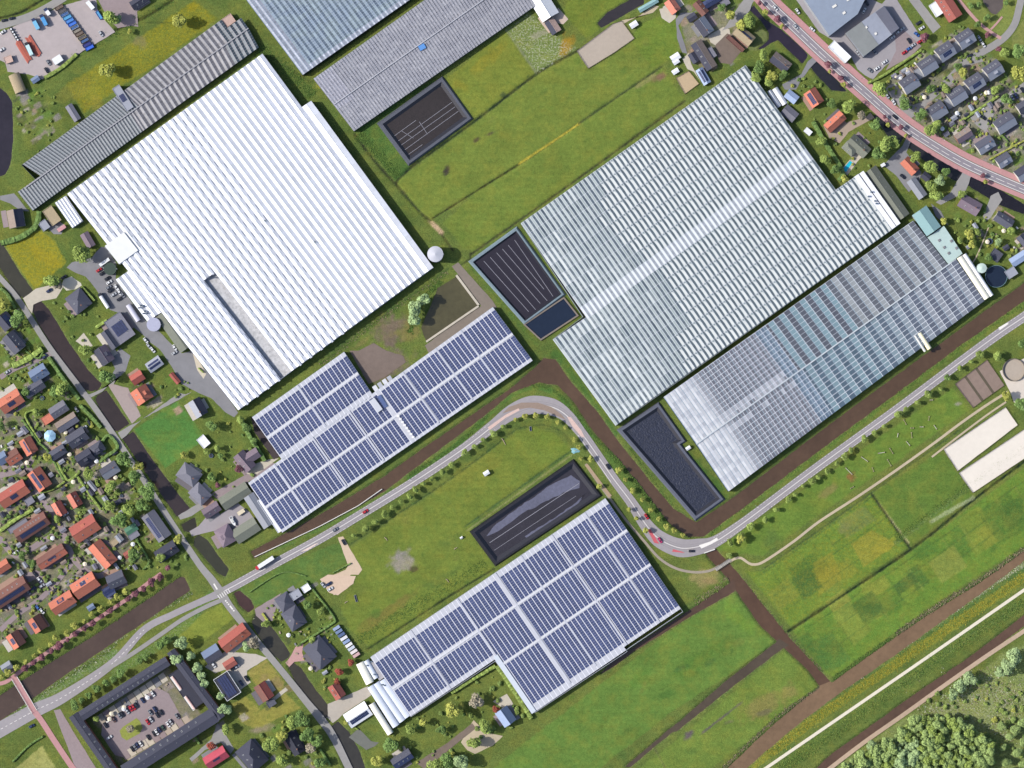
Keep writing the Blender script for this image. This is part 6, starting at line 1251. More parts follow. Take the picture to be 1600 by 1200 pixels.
for i in range(40):
    a0, a1 = 2*math.pi*i/40, 2*math.pi*(i+1)/40; q.obox((p.x+17*S*math.cos(a0), p.y+17*S*math.sin(a0)),(p.x+17*S*math.cos(a1), p.y+17*S*math.sin(a1)),.25,0,2.4)
q.build('shell', mat('tank_teal', C(110,140,146),0.5,0.1,0.8), e); q = MB(); q.cyl(p.x,p.y,16.8*S,0,1.5,40); q.build('water_surface', mat('basin_water',(0,0,0)), e)
# ---------------------------------------------------------------- trees, hedges, shrubs
def leafmat(name, rgb, isl=.35, var=.25): 
    m = mat(name, C(*rgb), 0.85, var, 0.5, 0, spec=.15, rand=.14, isl=isl); return m
LEAF = {'g': leafmat('leaf_green', (136,158,78)), 'd': leafmat('leaf_dark', (104,134,70)), 'y': leafmat('leaf_yellow', (160,166,78)), 'p': leafmat('leaf_purple', (134,88,98)), 'w': leafmat('leaf_willow', (152,178,122)), 'f': leafmat('leaf_forest', (140,164,96)), 'b': leafmat('leaf_shrub', (126,150,78)), 'r': leafmat('leaf_red', (160,86,70)), 'n': leafmat('leaf_bare', (156,148,128))}
M_BARK = mat('bark', C(96,82,70), 0.95, 0.2, 1.5, 0.3, 4)
def crown_mesh(kind, seed, n=620, leaf=.17, flat=.85, lobes=9):
    r = np.random.RandomState(seed); mb = MB()
    cs = []; 
    for i in range(lobes):
        a = r.uniform(0, 2*np.pi); rr = r.uniform(.25,.62) if i else 0; cs.append((rr*np.cos(a), rr*np.sin(a), r.uniform(-.3,.45)*flat, r.uniform(.36,.55)))
    cs.append((0,0,0,.66))
    for i in range(n):
        c = cs[r.randint(len(cs))]; d = r.normal(size=3); d /= np.linalg.norm(d); 
        if d[2] < -.3: d[2] *= -1
        rad = c[3]*(1-.35*r.rand()**2); p = np.array([c[0]+d[0]*rad, c[1]+d[1]*rad, c[2]+d[2]*rad*flat])
        nn = d+np.array([0,0,.5])+r.normal(size=3)*.3; nn /= np.linalg.norm(nn); t = np.cross(nn, r.normal(size=3)); t /= np.linalg.norm(t); b = np.cross(nn, t); s = leaf*r.uniform(.6,1.25)
        q = [p-t*s*.5-b*s*.3, p+t*s*.5-b*s*.35, p+t*s*.35+b*s*.5, p-t*s*.45+b*s*.4]; q[r.randint(4)] += nn*s*.35
        mb.quad([tuple(x) for x in q])
    # limbs showing between the leaves
    return mb.mesh('crown', LEAF[kind])
def trunk_mesh():
    mb = MB(); mb.cyl(0,0,.075,0,.9,8,.05)
    for i in range(5):
        a = 2*math.pi*i/5+.3; A = Vector((0,0,.55+.07*i)); B = Vector((.45*math.cos(a), .45*math.sin(a), 1.0+.1*i)); n = Vector((-math.sin(a),math.cos(a),0))*.03; up = Vector((0,0,.03))
        mb.quad([A-n,A+n,B+n*.4,B-n*.4]); mb.quad([A-up,A+up,B+up*.4,B-up*.4])
    return mb.mesh('trunk', M_BARK)
ME_TRUNK = trunk_mesh(); CROWNS = {}
for k_ in LEAF: CROWNS[k_] = [crown_mesh(k_, 100+ord(k_)*7+i, 900 if k_ in 'gdwf' else 650, .17 if k_ in 'gdwf' else .2, lobes=7+i) for i in range(3 if k_ != 'f' else 4)]
TRND = random.Random(99); NTREE = [0]
def tree(x, y, r, kind, label, group=None, name='tree', tall=1.0):
    rm = r*S; h = rm*1.25*tall+.8 if name != 'shrub' else rm*.6; NTREE[0] += 1
    p = W(x, y, h); e = empty(name, (p.x, p.y, 0), TRND.uniform(0,6.28)); tag(e, label, 'tree' if name != 'shrub' else 'shrub', group)
    me = TRND.choice(CROWNS[kind]); c = link('crown', me, e); c.location = (0,0,h); sc = rm*TRND.uniform(.95,1.1); c.scale = (sc*TRND.uniform(.9,1.1), sc, sc*(.95*tall if name != 'shrub' else .8))
    t = link('trunk' if name != 'shrub' else 'stem', ME_TRUNK, e); t.scale = (rm*.9, rm*.9, h/1.0)
    return e
def many(pts, kind, label, group, r=None, name='tree', jit=.8):
    for q in pts:
        tree(q[0]+TRND.uniform(-jit,jit), q[1]+TRND.uniform(-jit,jit), (q[2] if len(q) > 2 else r)*TRND.uniform(.72,1.3), kind, label, group, name)
def along(pl, step):
    out = []; pl = catmull(pl, 1.0); acc = 0
    for i in range(len(pl)-1):
        acc += math.hypot(pl[i+1][0]-pl[i][0], pl[i+1][1]-pl[i][1])
        if acc >= step: acc = 0; out.append((pl[i][0], pl[i][1]))
    return out
def z4(ox, oy, pts): return [(ox+p[0]/4, oy+p[1]/4, *p[2:]) for p in pts]
# roadside rows
many(z4(320,600,[(930,950),(1000,905),(1060,858),(1120,812),(1170,775),(1225,735),(1280,700)])+z4(640,600,[(35,660),(85,622),(140,590),(200,552),(260,500),(345,432),(400,392),(455,348),(520,312),(585,265)]), 'g', 'small young tree in the row inside the road bend', 'young trees inside the road bend', 5.2)
many(z4(640,600,[(655,225),(720,205),(790,195),(860,205),(925,240),(975,275)]), 'y', 'small yellow green tree at the head of the bend', 'yellow trees at the head of the bend', 4.2)
many(z4(640,600,[(1030,345),(1060,395),(1075,470),(1130,465),(1185,640)])+z4(960,600,[(85,785),(135,840),(190,910)]), 'y', 'small roadside tree between the road and the lined basin', 'trees between road and lined basin', 4.5)
many(z4(960,600,[(25,540),(70,600),(115,665),(175,725),(225,790),(275,840),(325,890),(370,915),(425,945)]), 'y', 'round yellow green tree between the road and the canal', 'trees between road and canal', 5.4)
many(z4(960,600,[(720,990),(790,945),(850,890),(940,855),(1010,785),(1090,722),(1130,690),(1180,640),(1230,610),(1270,580)])+z4(1280,600,[(50,545),(110,492),(160,450),(200,412),(280,345),(340,300),(410,262),(500,192),(540,162),(620,120),(680,70),(760,30)])+z4(1280,300,[(880,1100),(950,1060),(1010,1020)]), 'g', 'low bushy tree in the row between the road and the training strip', 'bushy trees along the training strip', 5.6)
many(z4(0,900,[(155,575),(210,542),(265,508),(320,472),(372,437),(420,400),(472,363),(530,330),(585,292),(637,255),(688,218),(740,182),(797,148),(848,110),(900,78),(950,42),(1000,8)])+[(262,888)], 'p', 'copper leaved tree in the line along the red brick walk', 'copper trees along the red brick walk', 5.6)
many(z4(0,900,[(10,635),(55,605),(100,570),(155,535),(212,498),(260,465),(318,425),(345,385),(425,355),(465,310),(520,280),(575,245),(625,205),(690,165),(735,130),(780,100)]), 'y', 'yellow green tree behind the copper trees', 'yellow green trees behind the copper trees', 5.6)
many(z4(0,900,[(465,805),(510,775),(553,742),(605,705),(668,668),(712,645),(755,612),(865,535),(910,508),(1000,430),(1040,400)]), 'd', 'dark round tree along the canal wing', 'round trees along the canal wing', 7.0)
many(z4(0,900,[(1130,420),(1190,500),(1230,575),(1255,620)])+[(276,1030),(318,1068),(352,1108),(345,1088)], 'w', 'pale willow beside the courtyard block', 'willows beside the courtyard block', 9)
many(z4(960,0,[(910,20),(1020,120)])+z4(1280,0,[(50,400),(135,485),(410,725),(515,795),(1020,1095)]), 'p', 'dark purple maple at the edge of the main road', 'purple maples along the main road', 5.0)
many(z4(960,0,[(940,75),(1045,165)])+z4(1280,0,[(65,445),(152,530),(435,780),(542,845),(1043,1140)]), 'y', 'small lime green tree at the edge of the main road', 'lime trees along the main road', 4.6)
# standing alone or in little groups
for x,y,r,k,lb in [
 (168,110,14,'y','round yellow tree on the rough meadow by the allotment'),(279,30,13,'y','round yellow tree on the rough meadow by the shed'),(173,28,13,'g','green tree between the storage yard and the forecourt'),(184,30,7,'w','pale blossoming tree by the forecourt'),(203,49,5,'y','little yellow bush at the ditch corner'),
 (648,482,13,'w','tall willow above the brown pond'),(662,468,12,'w','leaning willow beside the brown pond'),(647,500,12,'w','willow on the bank of the brown pond'),
 (128,400,15,'g','broad tree at the yard entrance'),(80,438,13,'g','tree by the concrete bridge'),(90,445,9,'n','bare grey shrub by the concrete bridge'),(28,498,14,'d','round dark tree in front of the dark house'),(2,475,12,'y','yellow tree behind the lane hedge'),(132,547,9,'g','tree on the ditch bank by the mauve house'),(167,588,12,'d','round dark tree beside the drive'),(98,607,14,'g','tall tree beside the blue grey house'),(85,612,10,'d','dark tree behind the blue grey house'),
 (194,718,13,'d','dark tree at the lane by the slate house'),(210,745,12,'d','garden tree beside the turning loop'),(172,760,11,'g','garden tree behind the glass greenhouse'),(232,768,15,'d','big dark tree beside the lane loop'),(200,795,12,'g','broad tree in the long garden'),(186,812,13,'d','dense dark tree at the green shed'),(222,790,11,'d','dark tree between loop and barn'),(216,728,9,'y','yellow green tree at the lane side'),(170,790,9,'g','small tree by the hedge end'),(208,868,11,'d','garden tree behind the brick shed'),(140,742,9,'g','garden tree at the lawn hedge'),
 (374,733,7,'p','copper bush beside the mauve house'),(305,640,0,'g',''),(386,668,8,'d','tree at the corner of the solar roof'),(376,655,7,'g','shrubby tree by the white greenhouse corner'),(398,690,6,'d','dark bush on the soil strip'),(330,666,9,'d','dark tree behind the light sloped cottage'),(340,700,6,'g','orchard tree on the small lawn'),(322,705,5,'g','orchard tree beside the fence'),(344,712,5,'d','round tree on the small lawn'),(330,745,7,'d','dark garden tree by the drive'),(340,758,5,'p','small copper tree at the drive'),
 (395,1005,10,'n','grey green blossoming tree over the red farmhouse'),(386,1010,9,'w','pale tree beside the red farmhouse'),(440,1150,11,'y','bright green tree by the black bungalow'),(425,1165,13,'g','garden tree west of the black bungalow'),(470,1125,13,'d','tree on the lane north of the black bungalow'),(480,1148,13,'d','tree east of the black bungalow'),(455,1130,12,'g','leafy tree behind the black bungalow'),(495,1158,11,'d','tree at the lane verge'),(484,1170,9,'n','bare topped tree east of the black bungalow'),(440,1190,10,'g','tree at the garden corner'),(500,1190,9,'d','tree near the lane end'),
 (706,1110,14,'y','golden tree in the long garden'),(722,1104,7,'y','small golden tree on the brick path'),(758,1135,12,'g','tree beside the gravel parking'),(740,1160,11,'g','tree south of the garden track'),(720,1190,14,'w','pale tree at the long garden edge'),(700,1188,13,'d','tree at the end of the long garden'),(680,1196,12,'g','tree by the slate and blue house'),(610,1165,12,'d','dark tree behind the hard court'),(590,1190,11,'y','yellow green tree at the ditch end'),(745,1096,12,'n','brownish tree by the tall hedge'),(736,1118,6,'g','low tree on the garden lawn'),(775,1108,6,'r','reddish shrub tree by the blue roofed house'),(690,1140,8,'d','dark tree on the garden lawn'),(660,1130,8,'y','yellow tree along the solar wall'),(640,1140,8,'g','green tree along the solar wall'),
 (1170,35,12,'g','tree beside the beige house'),(1156,40,10,'y','tree at the lane by the beige house'),(1140,22,10,'y','light tree on the lane lawn'),(1128,12,7,'d','dark shrub tree on the lane lawn'),(1193,85,10,'g','round tree by the grey brown house'),(1185,105,10,'d','dark tree behind the grey brown house'),(1206,118,9,'y','yellow green tree by the grey brown house'),(1180,120,9,'g','tree at the glasshouse corner'),(1224,118,8,'d','tree beside the drive to the tunnels'),(1200,128,8,'g','shrub tree at the glasshouse edge'),
 (1326,165,12,'g','broad tree beside the orange long house'),(1300,162,8,'d','dark tree by the orange panel house'),(1368,195,10,'d','dark tree at the ditch corner'),(1385,225,14,'g','big tree in the pool garden'),(1372,240,12,'d','dark tree behind the olive house'),(1396,222,9,'g','tree at the pool garden drive'),(1345,180,8,'n','bare tree on the tan forecourt'),(1290,250,10,'g','tree in the pool garden corner'),(1305,265,9,'d','tree beside the pool terrace'),(1320,280,7,'y','round yellow bush at the glasshouse corner'),(1283,220,9,'g','tree behind the white trailer'),
 (1430,245,10,'g','tree behind the orange cottage'),(1455,262,12,'g','tree in the orange cottage garden'),(1468,282,10,'w','pale tree in the orange cottage garden'),(1456,292,10,'g','tree by the steel shed'),(1478,268,8,'d','dark tree at the cottage ditch'),(1375,140,13,'g','big tree at the industrial yard corner'),
 (1412,162,11,'d','street tree in the parking bays'),(1455,138,8,'d','street tree beside the upper row'),(1478,140,9,'g','street tree opposite the upper row'),(1497,104,8,'d','street tree at the curve'),(1440,180,10,'d','tree at the street corner'),(1455,205,11,'g','big tree behind the lower row'),(1462,196,9,'g','tree behind the lower row end'),(1505,115,9,'y','golden bush at the street curve'),(1570,82,8,'g','tree on the street corner'),(1592,80,13,'d','big dark tree at the street bend'),(1596,115,15,'y','big golden tree behind the lower row'),(1572,155,9,'d','tree beside the parking court'),(1555,140,8,'g','garden tree behind the lower row'),
 (1516,9,5,'d','little dark tree on the park lawn'),(1529,7,5,'d','tiny dark tree by the park path'),(1542,28,6,'d','round dark tree on the park lawn'),(1528,38,6,'d','dark tree at the park path'),(1543,55,5,'p','small purple tree at the park corner'),(1572,4,5,'d','dark tree at the pond'),(1445,58,8,'p','purple tree behind the workshop'),(1560,77,5,'p','small purple street tree'),
 (1463,305,11,'g','tree behind the teal shed'),(1475,345,6,'y','yellow bush by the teal shed'),(1515,365,9,'y','lime tree in the cottage garden'),(1527,362,7,'g','green conifer in the cottage garden'),(1518,382,7,'y','orange tinted bush in the cottage garden'),(1500,375,6,'g','garden bush by the pale roof'),(1560,378,6,'w','blossom bush in the garden'),(1578,360,7,'g','tree by the slate cottage'),(1503,303,7,'g','tree at the cottage drive'),(1545,402,7,'d','dark garden tree by the slate shed'),
 (1573,618,8,'y','round yellow tree by the riding school'),(1595,632,11,'d','dark tree at the riding school forecourt'),(1598,535,9,'d','dark tree behind the round pen'),(1560,556,8,'g','tree by the brown arena'),(1480,590,6,'d','tree at the arena corner'),(1157,842,8,'y','yellow tree by the road bridge'),(1140,868,5,'g','bush at the footbridge'),
 (825,1135,0,'g',''),(203,1140,8,'n','bare tree on the car park island'),(150,1122,6,'g','small tree in the courtyard'),(1575,1040,13,'w','big willow at the gravel track bend'),(1585,1025,14,'w','tall willow by the gravel track'),(1562,1050,10,'w','low willow by the gravel track'),(1515,1060,12,'w','willow with a long shadow by the track'),(1500,1072,11,'w','willow clump beside the track'),(1488,1085,10,'w','lower willow clump beside the track'),(1362,1165,9,'w','pale willow on the edge of the wood'),(1345,1185,9,'w','pale bush on the edge of the wood'),
 (415,975,7,'g','tree at the villa hedge'),(530,1050,7,'r','red leaved tree by the container row'),(548,1035,6,'r','red leaved bush below the containers'),(527,1065,6,'r','red leaved shrub by the brick house'),(487,1000,6,'g','small tree in the slate villa garden'),(480,945,8,'d','tree in the rock garden'),(500,955,6,'g','rock garden shrub tree'),(540,1130,5,'y','bush beside the white shed'),
 (330,1165,8,'r','rusty hedge tree behind the block'),(352,1140,9,'g','tree by the slate wing corner'),(250,870,8,'g','tree before the dark slate house'),(278,842,8,'y','hedge tree at the lane by the barn'),(300,750,0,'g',''),(287,712,6,'y','bush at the grey cottage'),(40,612,8,'d','tree between the left houses'),(2,665,8,'d','dark round tree on the left edge'),(55,645,7,'g','tree in the ditch garden'),(74,715,7,'y','flower tree behind the panel house'),(90,810,7,'g','tree by the brick twin house'),(50,880,8,'d','dark tree at the parking bay'),(35,868,7,'d','dark tree by the terrace lane')]:
    if r: tree(x, y, r, k, lb)
# the wood at the lower right: trees one can tell apart
wr = random.Random(5); placed = []
WOOD = [(1316,1200),(1352,1172),(1400,1150),(1430,1122),(1470,1118),(1505,1128),(1530,1146),(1550,1160),(1548,1205),(1420,1230),(1310,1225)]
for i in range(4000):
    x, y = wr.uniform(1300,1560), wr.uniform(1110,1215); r = wr.uniform(3.5,10)
    if not inside(WOOD, np.array([[x]]), np.array([[y]]))[0,0] or any(math.hypot(x-a,y-b) < (r+c)*.42 for a,b,c in placed): continue
    placed.append((x,y,r))
def merged(name, items, label, mats):
    vs, fs, mi = [], [], []; off = 0
    for x, y, r, kind, h, zs in items:
        me = TRND.choice(CROWNS[kind]); n = len(me.vertices); co = np.empty(n*3, np.float32); me.vertices.foreach_get('co', co); co = co.reshape(-1,3).copy()
        a = TRND.uniform(0,6.28); rot = np.array([[math.cos(a),-math.sin(a)],[math.sin(a),math.cos(a)]]); co[:, :2] = co[:, :2] @ rot.T; co *= np.array([r*S, r*S, r*S*zs]); p = W(x, y, h); co += np.array([p.x, p.y, h])
        vs.append(co); fs.append(np.arange(n).reshape(-1,4)+off); mi.append(np.full(n//4, mats.index(kind), np.int32)); off += n
    vs = np.concatenate(vs); fs = np.concatenate(fs); mi = np.concatenate(mi); me = bpy.data.meshes.new(name)
    me.vertices.add(len(vs)); me.vertices.foreach_set('co', vs.ravel().astype(np.float32)); me.loops.add(fs.size); me.loops.foreach_set('vertex_index', fs.ravel().astype(np.int32))
    me.polygons.add(len(fs)); me.polygons.foreach_set('loop_start', np.arange(0, fs.size, 4, dtype=np.int32))
    for k in mats: me.materials.append(LEAF[k])
    me.polygons.foreach_set('material_index', mi); me.update(); o = link(name, me); tag(o, label, None, None, 'stuff'); return o
merged('woodland', [(x, y, r, 'w' if (abs(x-1415) < 16 and abs(y-1178) < 20) else wr.choice('fffg'), r*S*1.5+wr.uniform(2,5), 1.3) for x, y, r in placed], 'dense green wood beside the gravel track', ['f','g','w'])
for x,y,r in []:
    pale = abs(x-1415) < 16 and abs(y-1178) < 20
    tree(x, y, r, 'w' if pale else wr.choice('fffg'), 'pale silvery tree inside the wood beside the gravel track' if pale else 'green tree in the dense wood beside the gravel track', 'pale trees of the wood' if pale else 'trees of the wood', tall=1.5)
many([(1572,1190,9),(1590,1175,9),(1600,1160,8),(1568,1168,7),(1585,1140,8),(1598,1130,9),(1580,1205,10),(1600,1195,8),(1565,1135,6),(1578,1150,6)], 'f', 'green tree beside the wet ditch of the wood', 'trees by the wet ditch')
# hedges: clipped rows with a leafy skin
def hedge(pl, wd, h, label, kind='d', group=None):
    pts = [W(p[0], p[1]) for p in catmull(pl, 2.2)]; r = random.Random(int(pl[0][0]*13+pl[0][1])); w2 = wd*S/2
    e = empty('hedge', (0,0,0)); tag(e, label, 'hedge', group); core = MB(); lf = MB()
    rows = []
    for i, p in enumerate(pts):
        a = pts[max(0,i-1)]; b = pts[min(len(pts)-1,i+1)]; d = (b-a).normalized(); n = Vector((-d.y,d.x,0)); ww = w2*r.uniform(.85,1.1); hh = h*r.uniform(.88,1.08)
        rows.append([p-n*ww, p-n*ww*.9+Vector((0,0,hh*.9)), p+Vector((0,0,hh)), p+n*ww*.9+Vector((0,0,hh*.9)), p+n*ww])
    for i in range(len(rows)-1):
        for k in range(4): core.quad([rows[i][k], rows[i+1][k], rows[i+1][k+1], rows[i][k+1]])
        seg = (rows[i+1][0]-rows[i][0]).length
        for q in range(int(10*max(1,w2)*max(seg,.5))):
            k = r.choice([0,1,1,2,2,3]); s, t = r.random(), r.random(); P_ = rows[i][k].lerp(rows[i+1][k], s).lerp(rows[i][k+1].lerp(rows[i+1][k+1], s), t); z = .22
            A = Vector((r.uniform(-1,1),r.uniform(-1,1),r.uniform(-.4,.4)))*z; B = Vector((r.uniform(-1,1),r.uniform(-1,1),r.uniform(.1,.8)))*z; P_ = P_+Vector((0,0,.06)); lf.quad([P_-A, P_+B, P_+A, P_-B*.4])
    for end in (rows[0], rows[-1]): core.quad(end)
    core.build('hedge_body', LEAF[kind], e); lf.build('leaves', LEAF[kind], e)
for pl, wd, h, lb, k in [
 ([(774,1040),(740,1060),(705,1082)],6,3,'tall clipped hedge along the solar roofed wall','g'),([(776,1040),(800,1075),(830,1122)],7,3,'tall clipped hedge along the edge gutter','g'),
 ([(2,380),(30,372),(52,358),(60,345),(62,330)],9,3,'thick dark hedge behind the two slope house','d'),([(0,450),(12,460),(24,482)],5,2.2,'clipped hedge along the lane','d'),([(40,548),(60,560),(68,548)],3,2,'low hedge by the moat','d'),([(20,572),(42,562),(66,545)],9,2.6,'broad hedge beside the brick lane','g'),([(76,558),(98,590),(124,624)],6,2.6,'long hedge between the lane and the blue grey house','d'),
 ([(126,634),(140,648),(158,668)],6,2.4,'dark hedge along the lane at the gravel court','d'),([(160,690),(170,680),(184,698),(168,712),(155,722)],5,2.2,'curved hedge around the small slate house','d'),([(90,722),(106,750),(124,738)],4,1.8,'hedge around the square garden lawn','g'),([(122,745),(140,772),(158,796)],4,2,'straight hedge beside the paved court','g'),([(35,655),(60,690),(75,705),(100,750)],3.5,2,'long hedge beside the panel house','d'),([(0,830),(24,812),(52,796)],6,2,'clipped hedge behind the brown terrace','g'),([(66,770),(84,764),(102,752)],3,1.8,'hedge below the panelled orange house','g'),([(64,690),(40,650),(55,640)],3,2,'hedge by the little grey shed','g'),
 ([(150,842),(170,856),(182,878)],3,1.8,'hedge between the orange houses','g'),([(210,838),(232,875),(224,890)],3,1.8,'hedge behind the green shed','d'),([(310,575),(318,582)],2,1.5,'short hedge at the yard','g'),([(128,448),(136,456),(148,470)],3.5,2,'curved hedge beside the yard asphalt','g'),([(150,512),(168,500)],5,2.2,'clipped hedge beside the flat grey house','g'),
 ([(378,658),(392,685),(405,705),(414,720)],7,3,'shaggy hedge beside the dark soil','d'),([(390,925),(440,895),(478,900)],2,1.2,'low hedge of the slate villa','d'),([(410,958),(424,978)],4,1.6,'yellow hedge at the mauve forecourt','y'),([(478,908),(500,935),(522,965),(518,975),(470,1005)],3,1.8,'hedge around the rock garden','d'),
 ([(500,1170),(516,1195)],4,2,'hedge beside the lane end','d'),([(1270,190),(1290,225),(1316,268),(1310,282)],7,2.6,'dark hedge along the glasshouse corner','d'),([(1356,130),(1380,118),(1410,98),(1440,78)],4,2,'hedge behind the industrial yard','g'),([(1500,190),(1530,170),(1560,150)],4,1.5,'strip hedge behind the lower row','g'),([(1545,250),(1570,236),(1600,220)],2.5,1.6,'golden hedge behind the slate bungalows','y'),([(1560,205),(1575,222)],2,1.5,'hedge between two bungalows','d'),
 ([(1205,195),(1250,262),(1290,300)],0.1,.1,'',''),([(560,1140),(540,1128)],2,1.2,'low hedge beside the duckweed ditch','g'),([(300,1145),(312,1162)],4,1.8,'garden hedge behind the slate block','d'),([(20,1190),(45,1165),(68,1150)],3,1.5,'hedge around the pale pitch','d'),([(120,85),(96,106),(70,122)],6,1.8,'grassy hedge below the storage yard','g'),([(240,915),(280,885)],.1,.1,'',''),([(520,895),(548,880)],2,1.2,'low hedge at the concrete pad','d'),([(268,985),(262,1000)],.1,.1,'','')]:
    if lb: hedge(pl, wd, h, lb, k)
REST = []
# garden shrubs, kept off houses, roads and water
def free(x, y):
    for hx,hy,L,Wd,an_ in FOOT:
        dx, dy = x-hx, hy-y; a = R(an_); lu, lv = dx*math.cos(a)+dy*math.sin(a), -dx*math.sin(a)+dy*math.cos(a)
        if abs(lu) < L/2+1.5 and abs(lv) < Wd/2+1.5: return False
    for pl, w_ in RL:
        if any(math.hypot(x-p[0], y-p[1]) < w_ for p in pl): return False
    i, j = int((x-800)*S+GX), int((600-y)*S+GY)
    return 0 <= i < NX and 0 <= j < NY and hgt[j, i] > -.05
RL = [([(p[0],p[1]) for p in catmull(q,4)], w_) for q, w_ in ((R1,13),(R2,8),(R3,20))]
for poly, n, lb, gr, rr in [
 ([(0,560),(60,540),(130,640),(200,740),(270,830),(300,880),(250,890),(150,890),(60,960),(0,1000)], 520, 'garden shrub among the orange roofed houses', 'shrubs of the orange roofed quarter', (1.6,4)),
 ([(1380,130),(1440,80),(1500,40),(1530,60),(1600,150),(1600,280),(1500,240),(1430,190)], 260, 'garden shrub among the slate row houses', 'shrubs of the slate quarter', (1.5,3.6)),
 ([(1120,110),(1180,110),(1250,110),(1300,140),(1360,190),(1400,230),(1360,260),(1310,270),(1270,190)], 45, 'garden shrub among the houses by the main road', 'shrubs by the main road', (1.8,4.2)),
 ([(1480,330),(1540,320),(1600,340),(1600,410),(1540,400),(1500,390)], 36, 'garden shrub among the cottages by the mint tank', 'shrubs of the cottage gardens', (1.5,4)),
 ([(0,440),(40,480),(60,540),(30,560),(0,560)], 18, 'garden shrub around the slate moat house', 'shrubs by the moat house', (1.6,4)),
 ([(62,470),(110,460),(150,480),(170,540),(160,590),(120,560)], 22, 'garden shrub near the hip roofed house', 'shrubs by the hip roofed house', (1.4,3.6)),
 ([(190,590),(280,580),(340,640),(400,700),(400,760),(330,790),(290,740),(330,700),(300,630)], 34, 'garden shrub behind the yard and bright lawn', 'shrubs behind the bright lawn', (1.5,4)),
 ([(410,950),(480,910),(525,970),(520,1040),(540,1080),(500,1090),(460,1000)], 60, 'rock garden shrub around the slate villas', 'shrubs of the slate villas', (1.2,3.4)),
 ([(600,1150),(700,1090),(770,1050),(820,1120),(780,1160),(700,1200),(590,1205)], 60, 'shrub in the long garden beside the solar roof', 'shrubs of the long garden', (1.5,4.5)),
 ([(410,1130),(470,1110),(520,1180),(520,1200),(400,1200)], 24, 'shrub in the garden of the black bungalow', 'shrubs of the black bungalow', (1.5,4)),
 ([(150,1120),(250,1060),(262,1070),(170,1130)], 26, 'courtyard shrub below the canal wing', 'courtyard shrubs, canal side', (1.0,2.2)),
 ([(200,1185),(290,1135),(300,1145),(205,1200)], 30, 'courtyard shrub beside the row of parked cars', 'courtyard shrubs, car side', (1.0,2.2)),
 ([(20,150),(90,130),(100,190),(60,240),(25,200)], 26, 'wild shrub on the overgrown allotment', 'allotment shrubs', (1.2,3.2)),
 ([(1440,1090),(1540,1050),(1600,1080),(1600,1200),(1555,1200),(1530,1130)], 60, 'low bush on the wet land behind the willows', 'bushes on the wet land', (2,5)),
 ]:
    k_ = 0; rr_ = random.Random(len(lb)*7+n)
    xs = [p[0] for p in poly]; ys = [p[1] for p in poly]
    for _ in range(n*8):
        x, y = rr_.uniform(min(xs),max(xs)), rr_.uniform(min(ys),max(ys))
        if k_ >= n: break
        if inside(poly, np.array([[x]]), np.array([[y]]))[0,0] and free(x, y):
            r = rr_.uniform(*rr); k_ += 1
            if r > rr[0]+(rr[1]-rr[0])*(.62 if n < 200 else .84): tree(x, y, r, rr_.choice('bbbgdy'), lb, gr, 'shrub')
            else: REST.append((x, y, r, rr_.choice('bbgdy'), r*S*.6, .8))
merged('undergrowth', REST, 'low planting scattered through all the gardens', ['b','g','d','y'])

def tufts(specs, name, label):
    rg = np.random.RandomState(8); V = []; F = []; MI = []; off = 0; mats = []; 
    for pl, wd, n, size, rgbs in specs:
        pp = [(p[0], p[1]) for p in catmull(pl, 3)]; idx = []
        for c in rgbs:
            m = mat('tuft_%d_%d_%d' % c, C(*c), 0.9, 0.2, 0.8, 0, spec=.1, isl=.3)
            if m not in mats: mats.append(m)
            idx.append(mats.index(m))
        for _ in range(int(n*1.5)):
            k = rg.randint(len(pp)-1); a, b = pp[k], pp[k+1]; t = rg.rand(); dx, dy = b[0]-a[0], b[1]-a[1]; d = math.hypot(dx, dy) or 1; o = rg.normal()*wd*.35
            x, y = a[0]+dx*t-dy/d*o, a[1]+dy*t+dx/d*o; p = W(x, y); i, j = int(p.x+GX+.5), int(p.y+GY+.5)
            if not (0 <= i < NX and 0 <= j < NY): continue
            z = hgt[j, i]; s = size*.62*rg.uniform(.5, 1.3); mi = idx[rg.randint(len(idx))]
            if z < -.55: continue
            for q in range(6):
                an = rg.uniform(0, 6.28); c, si = math.cos(an), math.sin(an); r0 = rg.uniform(0, .5)*s; tip = rg.uniform(.5, 1.1)*s; w_ = .28*s
                bx, by = p.x+c*r0, p.y+si*r0; V += [(bx-si*w_, by+c*w_, z), (bx+si*w_, by-c*w_, z), (bx+c*tip*.7+si*w_*.6, by+si*tip*.7-c*w_*.6, z+tip*.6), (bx+c*tip*.7-si*w_*.6, by+si*tip*.7+c*w_*.6, z+tip*.6)]
                F.append((off, off+1, off+2, off+3)); MI.append(mi); off += 4
    me = bpy.data.meshes.new(name); me.from_pydata(V, [], F)
    for m in mats: me.materials.append(m)
    me.polygons.foreach_set('material_index', MI); me.update(); o = link(name, me); tag(o, label, None, None, 'stuff')
GR1, GR2, GR3, RE1, RE2, WF, YF = (96,126,56), (78,108,50), (116,136,62), (146,136,106), (124,114,92), (184,188,160), (164,156,58)
